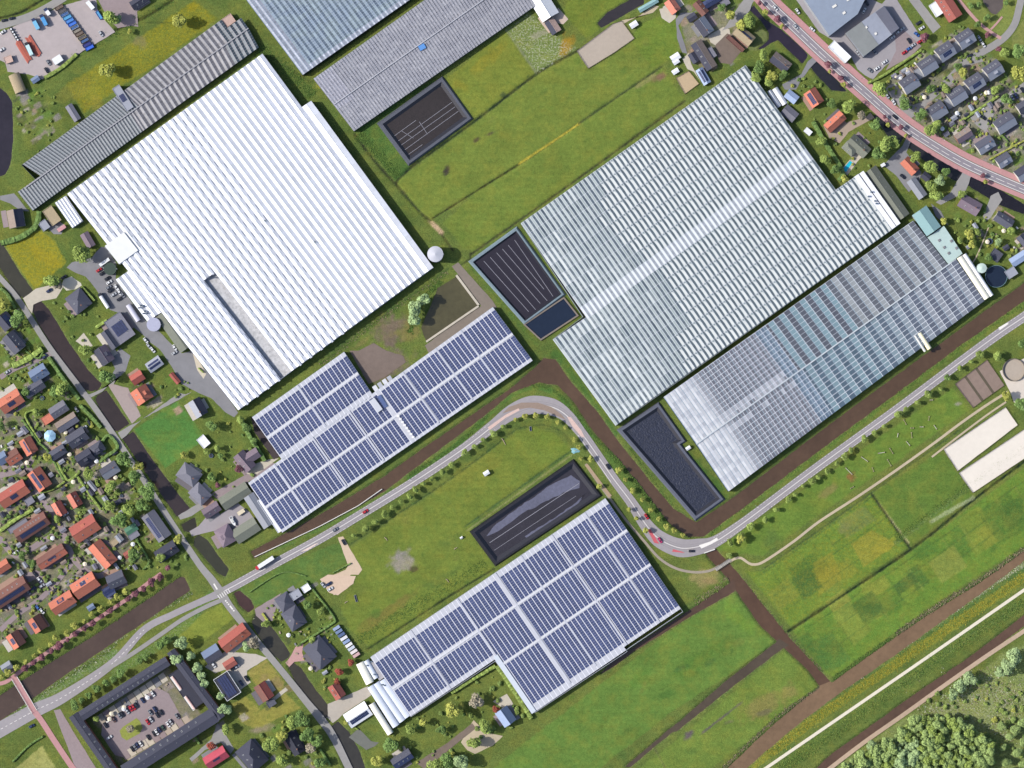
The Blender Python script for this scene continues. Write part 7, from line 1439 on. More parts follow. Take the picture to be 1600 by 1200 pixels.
tufts([([(1600,858),(1530,906),(1450,956),(1400,990)], 5, 900, 1.0, [RE1,RE2,GR2]), ([(1390,998),(1302,1060)], 4, 400, .8, [GR2,GR1]), ([(1280,1076),(1225,1112),(1180,1152),(1130,1200)], 4, 500, .9, [RE1,RE2,GR2]), ([(1600,880),(1480,962),(1340,1058),(1250,1120),(1160,1190)], 6, 1500, .8, [WF,WF,GR3]), ([(1600,902),(1450,1003),(1300,1105),(1200,1178)], 14, 1800, .8, [YF,YF,GR1,GR3]),
 ([(1600,940),(1450,1042),(1300,1148),(1220,1205)], 16, 2200, .9, [GR1,GR2,GR3]), ([(1600,978),(1500,1048),(1400,1118),(1300,1190)], 3, 300, .8, [WF,GR1,GR3]), ([(1160,905),(1225,985),(1285,1050)], 4, 500, .8, [GR2,RE2]), ([(1145,922),(1070,964),(985,1016)], 3, 350, .7, [RE1,GR2]), ([(1140,900),(1120,920),(1085,940)], 8, 400, .9, [GR1,GR3,RE1]),
 ([(640,741),(720,690),(790,618),(840,602),(880,622),(920,675),(960,715)], 6, 900, .8, [GR2,GR1,GR2]), ([(960,712),(1000,762),(1045,822)], 7, 600, .9, [GR1,GR2]), ([(1600,474),(1480,557),(1300,692),(1150,802),(1110,836)], 6, 1300, .8, [GR1,GR3,GR2]), ([(985,700),(1050,790),(1090,816)], 4, 300, .7, [GR1,GR2]), ([(10,1120),(90,1068),(160,1022),(215,975),(300,926)], 6, 1200, .8, [GR1,GR2,WF,GR3]), ([(0,1084),(140,994),(282,898)], 5, 700, .7, [GR1,GR3]),
 ([(470,170),(520,240),(640,400)], 8, 900, .9, [GR2,GR1]), ([(404,78),(470,130),(488,150)], 16, 700, .9, [GR2,GR1]), ([(560,210),(600,250),(620,275)], 14, 500, .9, [GR2,GR1]), ([(700,425),(600,495),(500,570)], 6, 500, .8, [GR2,GR1,RE1]), ([(640,520),(660,470),(690,440)], 6, 300, 1.0, [GR2,GR1]), ([(54,470),(100,560),(150,612)], 3, 250, .7, [GR1,GR2]), ([(192,688),(240,758),(280,808)], 3, 250, .7, [GR1,GR3]), ([(396,965),(450,1036),(510,1122)], 5, 400, .7, [GR1,GR2,WF]), ([(1400,842),(1500,768),(1600,698)], 9, 700, .8, [GR1,GR3,GR2]), ([(60,128),(130,80),(190,45),(270,2)], 9, 600, .8, [GR2,GR1]), ([(560,1000),(660,940),(760,880)], 16, 900, .7, [GR1,GR2,GR3]), ([(1440,1120),(1520,1070),(1590,1090),(1560,1150)], 50, 1500, .9, [GR1,GR3,WF,RE1])], 'reeds', 'reeds, tussocks and tall herbs along banks and ditches')
# ---------------------------------------------------------------- vehicles
def profile(pts, wd, mb, mi=0):
    n = len(pts); k = len(mb.v)
    for sy in (-1, 1): mb.v += [(p[0], sy*wd/2*p[2], p[1]) for p in pts]
    for i in range(n): j = (i+1) % n; mb.f.append((k+i, k+j, k+n+j, k+n+i)); mb.mi.append(mi); mb.c.append((1,1,1))
    mb.f.append(tuple(k+i for i in range(n))[::-1]); mb.f.append(tuple(k+n+i for i in range(n))); mb.mi += [mi, mi]; mb.c += [(1,1,1)]*2
CARC = {'white': (226,228,230), 'black': (44,46,54), 'grey': (128,132,140), 'silver': (186,190,196), 'navy': (46,58,96), 'red': (190,44,52), 'blue': (60,104,176), 'magenta': (196,60,110), 'brown': (96,72,66), 'green': (60,84,70)}
M_TYRE = mat('tyre', C(36,36,38), 0.9, 0.05, 1); M_CGL = mat('car_glass', C(40,46,56), 0.08, 0.02, 1, spec=.6)
def car_meshes():
    q = MB(); profile([(-2.15,.35,.9),(-2.2,.75,.92),(-1.9,.95,1),(1.0,.98,1),(2.0,.82,.94),(2.2,.55,.85),(2.15,.3,.85)], 1.8, q); body = q
    g = MB(); profile([(-1.75,.95,.92),(-1.35,1.42,.8),(.25,1.45,.8),(1.05,.97,.92)], 1.72, g)
    r = MB(); r.box(-1.25,.2,-.66,.66,1.44,1.5)
    w_ = MB(); n = 10
    for sy in (-.09,.09): w_.v += [(.33*math.cos(6.283*i/n), sy, .33*math.sin(6.283*i/n)) for i in range(n)]
    for i in range(n): j = (i+1) % n; w_.f.append((i,j,n+j,n+i)); w_.mi.append(0); w_.c.append((1,1,1))
    w_.f.append(tuple(range(n))); w_.f.append(tuple(range(2*n-1,n-1,-1))); w_.mi += [0,0]; w_.c += [(1,1,1)]*2
    return body, g, r, w_
_b, _g, _r, _w = car_meshes(); ME_GL = _g.mesh('car_glass', M_CGL); ME_WH = _w.mesh('wheel', M_TYRE); CARM = {}
for k_, c in CARC.items():
    pm = mat('paint_'+k_, C(*c), 0.3, 0.03, 1, spec=.5); CARM[k_] = (_b.mesh('car_body', pm), _r.mesh('car_roof', pm))
def car(x, y, ang, c, label, group=None, sc=1.0, name='car', cat='car'):
    e = empty(name, W(x, y), R(ang)); e.location.z = .22; e.scale = (sc,sc,sc); tag(e, label, cat, group)
    link('body', CARM[c][0], e); gl = link('glasshouse', ME_GL, e); gl.name = 'car_windows'; link('roof', CARM[c][1], e)
    for wx in (-1.35,1.35):
        for wy in (-.82,.82): o = link('wheel', ME_WH, e); o.location = (wx, wy, .33)
    return e
CN = {'black':'black','white':'white','grey':'grey','silver':'silver','navy':'navy blue','red':'red','blue':'blue','magenta':'magenta','brown':'brown','green':'dark green'}
def cars(pts, where, group):
    for x, y, a, c in pts: car(x, y, a, c, '%s car %s' % (CN[c], where), group)
cars([(239,1084,-57,'white'),(223,1094,-57,'navy'),(209,1105,-57,'red'),(204.5,1107,-57,'red'),(213,1102,-57,'black'),(199,1111,-57,'silver'),(191,1116,-57,'black'),(187,1118,-57,'grey'),(178,1124,-57,'brown'),(165,1133,-57,'black')], 'parked below the canal wing gardens', 'courtyard cars, canal side')
cars([(242,1108,-57,'navy'),(235,1113,-57,'grey'),(252,1113,-57,'black'),(246,1117,-57,'black'),(236,1124,-57,'silver'),(231,1128,-57,'red')], 'parked in the middle bays of the courtyard', 'courtyard cars, middle')
cars([(267,1128,-57,'silver'),(263,1132,-57,'white'),(255,1137,-57,'green'),(249,1140,-57,'navy'),(245,1144,-57,'white'),(241,1146,-57,'black'),(232,1152,-57,'black'),(220,1162,-57,'white'),(215,1164,-57,'navy'),(211,1167,-57,'grey'),(207,1170,-57,'black'),(277,1119,-57,'grey'),(171,1152,33,'white')], 'parked along the terrace gardens of the courtyard', 'courtyard cars, terrace side')
cars([(571,799,33,'red'),(524,827,33,'grey')], 'driving past the solar roof on the bend road', 'cars on the bend road')
cars([(1010,807,-58,'red'),(1031,844,-55,'magenta'),(1080,861,0,'black'),(950,729,-58,'black')], 'driving round the sharp bend', 'cars in the sharp bend')
cars([(1211,13,-46,'white'),(1398,183,-40,'black'),(1243,42,-45,'silver'),(50,1134,28,'navy')], 'driving along the main road', 'cars on main roads')
cars([(7,32,12,'black'),(19,29,12,'black'),(158,53,-55,'silver'),(76,98,-57,'grey'),(73,110,-57,'black'),(5,50,35,'white'),(3,78,35,'white')], 'parked at the storage yard', 'cars at the storage yard')
cars([(155,422,33,'red'),(160,427,33,'black'),(168,435,33,'black'),(171,441,33,'white'),(170,449,33,'grey'),(173,454,33,'black'),(178,460,33,'silver'),(182,449,-57,'white'),(187,457,-57,'white'),(192,461,-57,'grey'),(187,467,33,'black'),(228,532,-50,'white'),(233,541,-50,'silver'),(239,547,-50,'white'),(273,543,-57,'white'),(273,551,33,'silver'),(100,433,33,'black'),(77,454,33,'navy')], 'parked in the yard of the white greenhouse', 'cars in the greenhouse yard')
cars([(140,661,-60,'black'),(132,668,33,'white'),(180,708,33,'black'),(70,557,50,'navy'),(12,581,33,'silver'),(55,897,-50,'black'),(62,906,-50,'white'),(66,915,33,'silver'),(52,920,33,'navy'),(88,921,33,'black'),(66,955,-50,'white'),(45,925,-50,'grey'),(25,863,33,'white'),(103,803,33,'white'),(60,950,-50,'blue'),(120,640,-57,'grey')], 'parked among the orange roofed houses', 'cars in the orange roofed quarter')
cars([(365,1044,33,'black'),(370,1041,33,'silver'),(377,1067,-57,'navy'),(385,1060,-57,'black'),(334,1039,-57,'white')], 'parked in the beige brick yard', 'cars in the beige yard')
cars([(505,914,-50,'silver'),(516,920,33,'white'),(514,912,33,'navy'),(537,847,-60,'black')], 'parked on the rose concrete pad', 'cars on the concrete pad')
cars([(1350,17,60,'white'),(1404,50,33,'white'),(1409,46,33,'silver'),(1394,59,33,'white'),(1366,81,-57,'grey'),(1370,107,33,'white'),(1382,97,33,'white'),(1359,110,-40,'grey'),(1420,64,-57,'black'),(1432,54,-40,'blue'),(1420,76,33,'blue'),(1437,65,33,'red'),(1435,36,33,'black'),(1440,44,33,'white'),(1426,71,33,'silver'),(1413,82,33,'red'),(1340,82,-57,'silver'),(1388,30,33,'black'),(1354,5,-57,'black'),(1246,18,-57,'white'),(1269,46,-40,'white')], 'parked in the industrial yard', 'cars in the industrial yard')
cars([(1536,70,-57,'white'),(1515,87,25,'black'),(1386,150,-60,'silver'),(1396,160,-60,'white'),(1424,155,-40,'black'),(1442,150,-57,'grey'),(1469,142,-40,'black'),(1477,151,-57,'grey'),(1536,184,-40,'black'),(1546,191,-57,'black'),(1587,150,-57,'navy'),(1597,141,-57,'black'),(1581,152,-57,'silver'),(1410,276,-40,'black'),(1530,60,-57,'silver')], 'parked by the slate row houses', 'cars by the slate rows')
# lorries, trailers, skips
M_TW = mat('trailer_white', C(232,234,236),0.5,0.05,1); M_CH = mat('chassis', C(60,60,66),0.7,0.1,1)
def lorry(x, y, ang, L, wd, h, mtop, cab, label, cat='lorry', name='lorry', cabside=-1, rounded=False):
    e = empty(name, W(x, y), R(ang)); e.location.z = .22; tag(e, label, cat); l, w2 = L*S/2, wd*S/2
    q = MB(); q.box(-l,l,-w2*.7,w2*.7,.5,.9); q.build('chassis', M_CH, e)
    q = MB()
    if rounded:
        K = 8; pts = [(math.cos(math.pi*2*k/(2*K))*w2, 1.0+(h-1.0)*.5+math.sin(math.pi*2*k/(2*K))*(h-1)*.5) for k in range(2*K)]
        k0 = len(q.v); q.v += [(-l,a,b) for a,b in pts]+[(l,a,b) for a,b in pts]; n = 2*K
        for i in range(n): j=(i+1)%n; q.f.append((k0+i,k0+j,k0+n+j,k0+n+i)); q.mi.append(0); q.c.append((1,1,1))
        q.f.append(tuple(range(k0,k0+n))); q.f.append(tuple(range(k0+2*n-1,k0+n-1,-1))); q.mi+=[0,0]; q.c+=[(1,1,1)]*2
    else:
        q.box(-l,l,-w2,w2,.95,h); q.box(-l+.1,l-.1,-.05,.05,h,h+.04); q.box(-l,-l+.08,-w2,w2,h,h+.05)
    q.build('body', mtop, e)
    if cab:
        q = MB(); cx = cabside*(l+1.1); q.box(cx-.95,cx+.95,-w2*.95,w2*.95,.6,2.7); q.build('cab', CARM[cab][0].materials[0], e); q = MB(); q.box(cx+cabside*.9-.1,cx+cabside*.9+.12,-w2*.8,w2*.8,1.6,2.5); q.build('windscreen', M_CGL, e)
    for wx in (-l*.75,-l*.45,l*.6):
        for sy in (-1,1): o = link('wheel', ME_WH, e); o.location = (wx, sy*w2*.85, .45); o.scale = (1.4,1.6,1.4)
    return e
lorry(416,878,33,28,6.2,3.9,M_TW,'red','white lorry with a red cab on the bend road')
lorry(164,472,-57,22,6,3.4,M_TW,'black','white tank lorry in the greenhouse yard',rounded=True)
lorry(209,489,-57,30,8,3.6,mat('trailer_lilac', C(206,206,222),0.4,0.05,1),None,'long silvery tank trailer beside the white greenhouse','trailer','trailer',rounded=True)
lorry(164,410,35,18,5,3.2,M_TW,None,'white box trailer in front of the green tank','trailer','trailer')
lorry(57.5,40,-62,14,6,3,mat('van_blue', C(120,186,222),0.4,0.05,1),'navy','pale blue van in the storage yard','van','van')
lorry(70,34,-62,14,6,3,mat('van_blue2', C(84,156,214),0.4,0.05,1),'navy','mid blue van beside the pale blue van','van','van')
lorry(76,21,-55,8,6,3,M_TW,'navy','short white van at the yard entrance','van','van')
lorry(47,79,-65,17,6,3.2,mat('van_ice', C(196,226,228),0.4,0.05,1),'black','ice blue lorry among red timber in the storage yard','lorry','lorry')
lorry(91,94,33,15,11,3.2,M_TW,None,'wide white double trailer in the storage yard','trailer','trailer')
lorry(142,9,-50,15,6.5,3.2,M_TW,None,'white trailer behind the skips','trailer','trailer')
lorry(1262,206,-40,12,8,2.8,M_TW,None,'white caravan beside the dark hedge','caravan','caravan')
lorry(97,357,33,14,6,2.6,mat('trailer_redwhite', C(200,150,152),0.5,0.3,.8),None,'red and white trailer beside the tan store','trailer','trailer')
lorry(1379,258,30,7,5,2.4,M_TW,None,'little white trailer beside the long barn','trailer','trailer')
lorry(377,800,33,12,6,2.0,mat('pallet_cream', C(206,196,170),0.8,0.2,1),None,'flat trailer with cream crates in the lilac yard','trailer','trailer')
lorry(352,925,0,.1,.1,.1,M_TW,None,'x') if False else None
for i, (zx, zy, c, nm) in enumerate([(740,95,(132,104,84),'brown'),(780,140,(110,108,112),'dark grey'),(808,182,(160,170,176),'pale grey'),(842,222,(84,158,206),'sky blue'),(872,262,(70,130,206),'mid blue with white end'),(905,302,(58,112,206),'cobalt'),(935,345,(206,206,196),'off white'),(965,388,(60,50,50),'black rubble'),(992,425,(112,84,68),'rusty brown'),(1028,470,(190,180,136),'sand coloured'),(1062,510,(96,80,72),'dull brown'),(1088,560,(40,48,120),'deep navy'),(1122,598,(52,104,214),'bright blue')]):
    e = empty('skip', W(zx/8, zy/8), R(28)); e.location.z = .2; tag(e, '%s steel skip in the row across the storage yard' % nm, 'skip', 'skips in the storage yard'); m = mat('skip_%d' % i, C(*c),0.6,0.2,0.8)
    q = MB(); l, w2 = 13.5*S/2, 5.2*S/2
    for a in ((-l,l,-w2,-w2+.12),(-l,l,w2-.12,w2),(-l,-l+.12,-w2+.12,w2-.12),(l-.12,l,-w2+.12,w2-.12)): q.box(*a,0,1.6)
    q.build('side', m, e); q = MB(); q.box(-l+.13,l-.13,-w2+.13,w2-.13,.1,1.15); q.build('load', mat('skipload_%d' % (i%4), C(*[(112,100,92),(90,88,92),(70,100,150),(140,134,124)][i%4]),0.9,0.4,1.2,0.6,2) if i not in (3,4,5,11,12) else m, e)
e = empty('skip', W(155,24), R(-57)); e.location.z=.2; tag(e,'blue open skip below the forecourt tree','skip'); q = MB(); q.box(-3.2,3.2,-1.1,-.98,0,1.5); q.box(-3.2,3.2,.98,1.1,0,1.5); q.box(-3.2,-3.08,-.98,.98,0,1.5); q.box(3.08,3.2,-.98,.98,0,1.5); q.build('side', mat('skip_5',(0,0,0)), e); q = MB(); q.box(-3.1,3.1,-.97,.97,.1,1.0); q.build('load', mat('skip_3',(0,0,0)), e)
for j, (a, b, lb) in enumerate([((27,64),(46,95),'stack of red timber baulks left of the ice blue lorry'),((43,57),(61,86),'second stack of red timber baulks behind the ice blue lorry')]):
    e = empty('timber_stack', (0,0,0)); tag(e, lb.replace('left of','beside'), 'timber'); A, B = W(*a,.3), W(*b,.3); d = (B-A).normalized(); n = Vector((-d.y,d.x,0))
    for k in range(6):
        o = n*(k-2.5)*.72; s = TRND.uniform(-1,1); q = MB(); q.obox(A+o+d*s, B+o+d*s, .6, .2, .55+.2*(k%2)); q.build('baulk', mat('timber_red', C(196,110,94),0.85,0.15,1,rand=.2), e)
e = empty('drum_row', (0,0,0)); tag(e, 'row of white drums on a rack in the storage yard', 'drums')
for k in range(5): p = W(18+k*2.6, 46+k*4.2); q = MB(); q.cyl(p.x,p.y,.75,.2,2.2,14,.6); q.build('drum', M_TW, e)
q = MB(); q.obox(W(16,43),W(30,66),2.2,.1,.5); q.build('rack', M_CH, e)
# boat on its trailer
e = empty('boat', W(364,814), R(-62)); tag(e, 'white motor boat laid up in the lilac yard', 'boat'); e.location.z=.2
q = MB(); top=[(-3.6,-1.2),(1.0,-1.3),(2.8,-.8),(3.9,0),(2.8,.8),(1.0,1.3),(-3.6,1.2)]; n=len(top); q.v=[(x*.85,y*.6,.4) for x,y in top]+[(x,y,1.5) for x,y in top]; q.f=[(i,(i+1)%n,n+(i+1)%n,n+i) for i in range(n)]+[tuple(range(n,2*n))]; q.mi=[0]*(n+1); q.c=[(1,1,1)]*(n+1); q.build('hull', M_TW, e)
q = MB(); q.box(-1.6,1.0,-.8,.8,1.5,2.2); q.build('cabin', mat('boat_cabin', C(206,206,200),0.4,0.05,1), e); q = MB(); q.box(1.0,1.1,-.75,.75,1.6,2.1); q.build('windscreen', M_CGL, e); q = MB(); q.box(-3.4,-1.8,-.9,.9,1.45,1.52); q.build('cockpit', WALLS['grey'], e)
# bridges and quay
e = empty('footbridge', (0,0,0)); tag(e, 'red decked footbridge with white railings over the canal', 'bridge'); a, b = W(22,1058), W(54,1112); d=(b-a).normalized(); n=Vector((-d.y,d.x,0))
q = MB(); q.obox(a,b,4.0,-.2,.45); q.build('deck', A_RED, e)
for sgn in (-1,1):
    q = MB(); q.obox(a+n*2.1*sgn,b+n*2.1*sgn,.3,.3,.6); q.obox(a+n*2.1*sgn,b+n*2.1*sgn,.16,1.35,1.5); 
    for k in range(13): p=a.lerp(b,k/12)+n*2.1*sgn; q.box(p.x-.06,p.x+.06,p.y-.06,p.y+.06,.4,1.4)
    q.build('railing', M_FRAME, e)
e = empty('footbridge', (0,0,0)); tag(e, 'grey plank footbridge beside the sharp bend', 'bridge'); a, b = W(1118,890), W(1142,874); d=(b-a).normalized(); n=Vector((-d.y,d.x,0))
for k in range(10): p, p2 = a.lerp(b,k/10), a.lerp(b,(k+.9)/10); q=MB(); q.obox(p,p2,2.6,.1,.35); q.build('plank', mat('plank_grey', C(168,164,158),0.85,0.15,1,rand=.1), e)
for sgn in (-1,1): q=MB(); q.obox(a+n*1.3*sgn,b+n*1.3*sgn,.14,1.1,1.25); q.obox(a+n*1.3*sgn,b+n*1.3*sgn,.14,.35,.5); q.build('railing', mat('rail_wood',(0,0,0)), e)
for a, b, lb, wd, h in [((1100,864),(1117,858),'pale concrete parapet of the road culvert',.5,1.0),((398,870),(500,822),'low white quay wall along the canal below the solar roof',.35,.6),((500,822),(560,790),'middle length of white quay wall along the canal',.35,.6),((560,790),(597,764),'last length of white quay wall with an end post',.35,.6)]:
    e = empty('quay_wall', (0,0,0)); tag(e, lb, 'wall'); q=MB(); q.obox(W(*a),W(*b),wd,-.8,h); q.build('wall_face', A_CONC, e); q=MB(); q.obox(W(*a),W(*b),wd+.15,h,h+.12); q.build('coping', M_FRAME, e)
# training hurdles and field things
M_HW = mat('hurdle_white', C(226,222,210),0.7,0.08,1); M_WOODT = mat('timber_grey', C(168,154,130),0.9,0.15,1)
for i,(zx,zy,L,a) in enumerate([(535,238,8,-60),(725,270,7,-55),(577,320,8,-85),(555,372,8,-50),(450,418,9,-58),(388,430,10,10),(437,492,11,-60),(185,545,14,-45),(335,535,6,-70),(283,470,12,-35),(205,647,5,30),(490,320,6,80),(580,275,4,0),(640,268,5,0),(685,215,6,80),(700,100,4,0)]):
    e = empty('hurdle', W(1280+zx/4,600+zy/4), R(a)); tag(e, 'low timber hurdle on the dog training strip', 'hurdle', 'hurdles on the training strip'); l=L*S/2
    q=MB(); q.box(-l,l,-.12,.12,.55,.75,0,None,True); q.build('bar', M_HW if i%2 else M_WOODT, e)
    for sx in (-1,1): q=MB(); q.box(sx*l-.15,sx*l+.15,-.45,.45,0,.9); q.build('upright', M_WOODT, e)
for x,y,L,a,lb in [(787,690,12,-60,'weathered log lying on the rough meadow'),(699,907,7,-50,'short log beside the solar roofed building'),(556,935,11,-75,'pale feeding trough on the rough meadow'),(829,670,7,-85,'small pale trough near the head of the bend'),(541,941,6,33,'short rail at the meadow edge'),(712,857,6,33,'old rail in the meadow by the lined basin'),(603,842,7,-50,'thin post leaning in the meadow')]:
    e=empty('trough' if 'trough' in lb else 'log',W(x,y),R(a)); tag(e,lb,'trough' if 'trough' in lb else 'log'); l=L*S/2
    if 'trough' in lb:
        q=MB(); q.box(-l,l,-.7,-.58,0,.6); q.box(-l,l,.58,.7,0,.6); q.box(-l,-l+.1,-.58,.58,0,.6); q.box(l-.1,l,-.58,.58,0,.6); q.build('side', WALLS['metal'], e); q=MB(); q.box(-l+.1,l-.1,-.58,.58,.05,.4); q.build('water', mat('basin_water',(0,0,0)), e)
    else:
        q=MB(); q.v=[]; n=8
        for k,xx in enumerate((-l,-l*.4,l*.3,l)): q.v+=[(xx,.3*math.cos(6.283*i/n)*(1-.1*k)+.15*math.sin(k),.3+.3*math.sin(6.283*i/n)) for i in range(n)]
        for k in range(3):
            for i in range(n): j=(i+1)%n; q.f.append((k*n+i,k*n+j,(k+1)*n+j,(k+1)*n+i)); q.mi.append(0); q.c.append((1,1,1))
        q.f.append(tuple(range(n))); q.f.append(tuple(range(4*n-1,3*n-1,-1))); q.mi+=[0,0]; q.c+=[(1,1,1)]*2; q.build('stem', M_WOODT, e); q=MB(); q.box(-l*.2,-l*.1,.2,.9,.3,.45); q.build('stub', M_WOODT, e)
for x,y,w_,h,lb in [(760,739,3.2,2.4,'tiny white field hut on the rough meadow'),(1075,700,2.6,2.0,'white pump house beside the rippled basin'),(990,39,4.2,2.4,'white shelter hut at the sand arena'),(1055,90,5,2.4,'white stable block by the tan paddock'),(1056,97,3.5,2.4,'smaller white stable by the tan paddock'),(1055,112,3.6,2.2,'white hut on the small paddock lawn'),(721,840,1.6,1.2,'little white pump box by the empty basin')]:
    e=empty('hut',W(x,y),R(33)); tag(e,lb,'hut'); q=MB(); q.box(-w_*.6,w_*.6,-w_*.4,w_*.4,0,h); q.build('wall', WALLS['white'], e); q=MB(); q.quad([(-w_*.68,-w_*.48,h),(w_*.68,-w_*.48,h),(w_*.68,0,h+.5),(-w_*.68,0,h+.5)]); q.quad([(w_*.68,w_*.48,h),(-w_*.68,w_*.48,h),(-w_*.68,0,h+.5),(w_*.68,0,h+.5)]); q.build('roof', roofmat('white'), e); q=MB(); q.box(w_*.6,w_*.6+.06,-.4,.4,0,1.8); q.build('door', M_DOOR, e)
# pale blue garden pavilion
e=empty('pavilion',W(79,681)); tag(e,'pale blue pointed garden pavilion','pavilion'); q=MB(); n=8; pts=[(4.3*math.cos(6.283*(i+.5)/n),4.3*math.sin(6.283*(i+.5)/n)) for i in range(n)]
for i in range(n): q.quad([(*pts[i],2.6),(*pts[(i+1)%n],2.6),(0,0,4.4)])
q.build('canopy', mat('pavilion_blue', C(166,206,232),0.5,0.05,1,isl=.12), e)
for i in range(n): q=MB(); q.box(pts[i][0]*.95-.08,pts[i][0]*.95+.08,pts[i][1]*.95-.08,pts[i][1]*.95+.08,0,2.65); q.build('post', M_FRAME, e)
e=empty('tarpaulin',(0,0,0)); tag(e,'pale blue tarpaulin heap at the corner of the empty basin','tarpaulin'); q=MB(); c=W(899,704)
for i in range(10):
    a0,a1=6.283*i/10,6.283*(i+1)/10; r0,r1=2.8*(1+.3*math.sin(i*2.1)),2.8*(1+.3*math.sin((i+1)%10*2.1)); q.quad([(c.x+r0*1.2*math.cos(a0),c.y+r0*.7*math.sin(a0),.06),(c.x+r1*1.2*math.cos(a1),c.y+r1*.7*math.sin(a1),.06),(c.x+.3,c.y,.7)])
q.build('sheet', mat('tarp_pale', C(130,180,190),0.5,0.1,1), e)
q=MB(); q.box(c.x-1.2,c.x+1,c.y-.15,c.y+.15,.5,.75); q.build('batten', M_WOODT, e)
# lamp posts with a real mast and arm
for i,(x,y) in enumerate([(1236,22),(1292,76),(1345,122),(1400,170),(1470,218),(1545,256)]+[(640,748),(1310,712),(1444,602),(1180,790)]):
    e=empty('lamp_post',W(x,y),R(-40)); tag(e,'slim grey lamp post beside the %s' % ('red cycle path' if i<6 else 'bend road'),'lamp post','lamp posts by the red cycle path' if i<6 else 'lamp posts by the bend road'); q=MB(); q.cyl(0,0,.12,0,8,8,.07); q.build('mast', WALLS['metal'], e); q=MB(); q.box(-.05,1.6,-.05,.05,7.9,8.0); q.build('arm', WALLS['metal'], e); q=MB(); q.box(1.2,2.0,-.16,.16,7.78,7.92); q.build('lantern', M_FRAME, e)
# garden furniture: trampolines, parasols, sheds, tables
gq = random.Random(31)
for x,y,r_ in [(1546,377,4.2),(190,775,2.0),(119,778,0),(205,792,0),(66,622,3),(330,712,3),(1300,212,0)]:
    if not r_: continue
    e=empty('trampoline',W(x,y)); tag(e,'round black trampoline on the lawn %s' % {1546:'of the cottage garden',190:'by the lane loop',66:'between the hedges',330:'behind the bright lawn'}[x],'trampoline'); q=MB(); q.cyl(0,0,r_*S,.8,.85,20); q.build('mat', mat('tramp_black', C(44,48,62),0.6,0.05,1), e); q=MB()
    for i in range(20): a0,a1=6.283*i/20,6.283*(i+1)/20; q.obox((r_*S*1.05*math.cos(a0),r_*S*1.05*math.sin(a0)),(r_*S*1.05*math.cos(a1),r_*S*1.05*math.sin(a1)),.25,.78,.92)
    q.build('rim', mat('tramp_rim', C(86,110,140),0.6,0.05,1), e)
    for i in range(4): a=6.283*i/4; q=MB(); q.box(r_*S*math.cos(a)-.05,r_*S*math.cos(a)+.05,r_*S*math.sin(a)-.05,r_*S*math.sin(a)+.05,0,.8); q.build('leg', WALLS['metal'], e)
def parasol(x,y,c,label,group):
    e=empty('parasol',W(x,y)); tag(e,label,'parasol',group); q=MB(); n=8
    for i in range(n): a0,a1=6.283*i/n,6.283*(i+1)/n; q.quad([(1.6*math.cos(a0),1.6*math.sin(a0),2.2),(1.6*math.cos(a1),1.6*math.sin(a1),2.2),(0,0,2.8)])
    q.build('canopy', c, e); q=MB(); q.cyl(0,0,.05,0,2.7,6); q.build('pole', WALLS['metal'], e)
def gtable(x,y,label,group):
    e=empty('garden_table',W(x,y),gq.uniform(0,3)); tag(e,label,'table',group); q=MB(); q.box(-1.0,1.0,-.55,.55,.7,.76); q.build('table_top', gq.choice([M_FRAME,M_WOODT,WALLS['grey']]), e)
    for sx in (-.8,.8):
        for sy in (-.4,.4): q=MB(); q.box(sx-.05,sx+.05,sy-.05,sy+.05,0,.7); q.build('leg', WALLS['metal'], e)
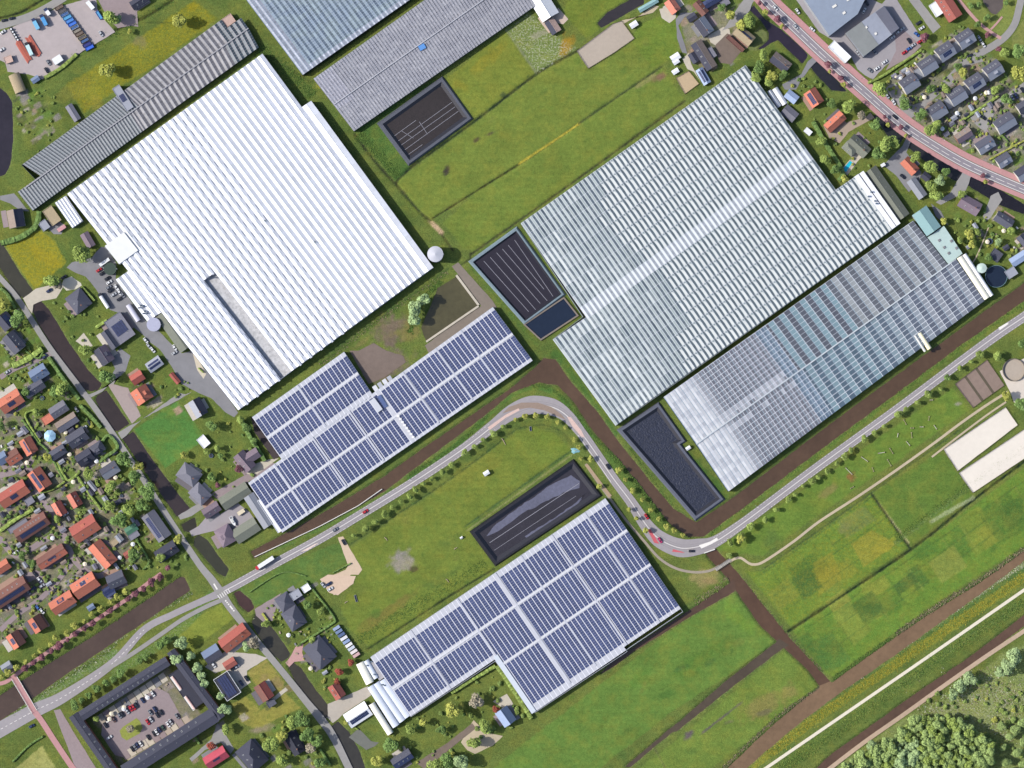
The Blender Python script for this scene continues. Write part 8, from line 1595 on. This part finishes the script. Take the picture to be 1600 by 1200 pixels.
for poly, n1, n2, n3, wh in [([(150,1122),(255,1062),(262,1072),(168,1128)],5,10,0,'in the courtyard gardens below the canal wing'),([(205,1185),(290,1135),(296,1142),(210,1198)],2,10,0,'in the terrace gardens beside the parked cars'),([(1430,150),(1560,140),(1570,170),(1480,215)],6,20,14,'in the gardens behind the lower street row'),([(1395,120),(1500,55),(1505,75),(1420,125)],3,8,8,'in the gardens of the upper street row'),([(0,640),(130,650),(220,780),(240,880),(60,940),(0,980)],10,40,44,'in the gardens of the orange roofed quarter'),([(1480,330),(1590,340),(1590,400),(1500,390)],2,5,3,'in the cottage gardens by the mint tank'),([(410,960),(520,960),(520,1060),(470,1040)],2,6,1,'in the villa gardens by the containers')]:
    xs=[p[0] for p in poly]; ys=[p[1] for p in poly]; cnt=[n1,n2,n3]
    for _ in range(1500):
        if not any(cnt): break
        x,y=gq.uniform(min(xs),max(xs)),gq.uniform(min(ys),max(ys))
        if not (inside(poly,np.array([[x]]),np.array([[y]]))[0,0] and (free(x,y) or wh.startswith('in the courtyard') or wh.startswith('in the terrace'))): continue
        if cnt[0]: parasol(x,y,gq.choice([M_TW,mat('parasol_cream',C(230,222,196),0.7,0.05,1)]),'pale garden parasol '+wh,'parasols '+wh); cnt[0]-=1
        elif cnt[1]: gtable(x,y,'garden table '+wh,'tables '+wh); cnt[1]-=1
        elif cnt[2]: house(x,y,gq.uniform(7,11),gq.uniform(5,8),gq.choice([33,-57]),gq.choice(['grey','dark','taupe','steel','lgrey']),'small garden shed '+wh,'gable','dark',2.1,22,'','shed','garden_shed',group='sheds '+wh); cnt[2]-=1
# patios laid against the houses
np_ = 0
pm = [A_MAUVE, A_YARD, mat('patio_pale', C(196,190,180),0.9,0.1,0.8), mat('patio_terra', C(170,140,124),0.9,0.1,0.8), mat('patio_dark', C(110,106,112),0.9,0.1,0.8)]
for h_ in Hs:
    if h_[9] not in ('house','villa','terrace','cottage'): continue
    x,y,L,Wd,an_ = h_[:5]; a=R(an_); ux,uy,vx,vy = math.cos(a),-math.sin(a),-math.sin(a),-math.cos(a)
    for sgn in (1,-1):
        if gq.random() < .25: continue
        w0 = Wd/2-1; w1 = Wd/2+gq.uniform(3,8); l0, l1 = -L/2*gq.uniform(.5,1.05), L/2*gq.uniform(.5,1.05)
        sheet('patio', [(x+ux*p+vx*q*sgn, y+uy*p+vy*q*sgn) for p, q in ((l0,w0),(l1,w0),(l1,w1),(l0,w1))], gq.choice(pm), 'garden patio beside the '+h_[6], z=.05075+.0015*np_); np_ += 1
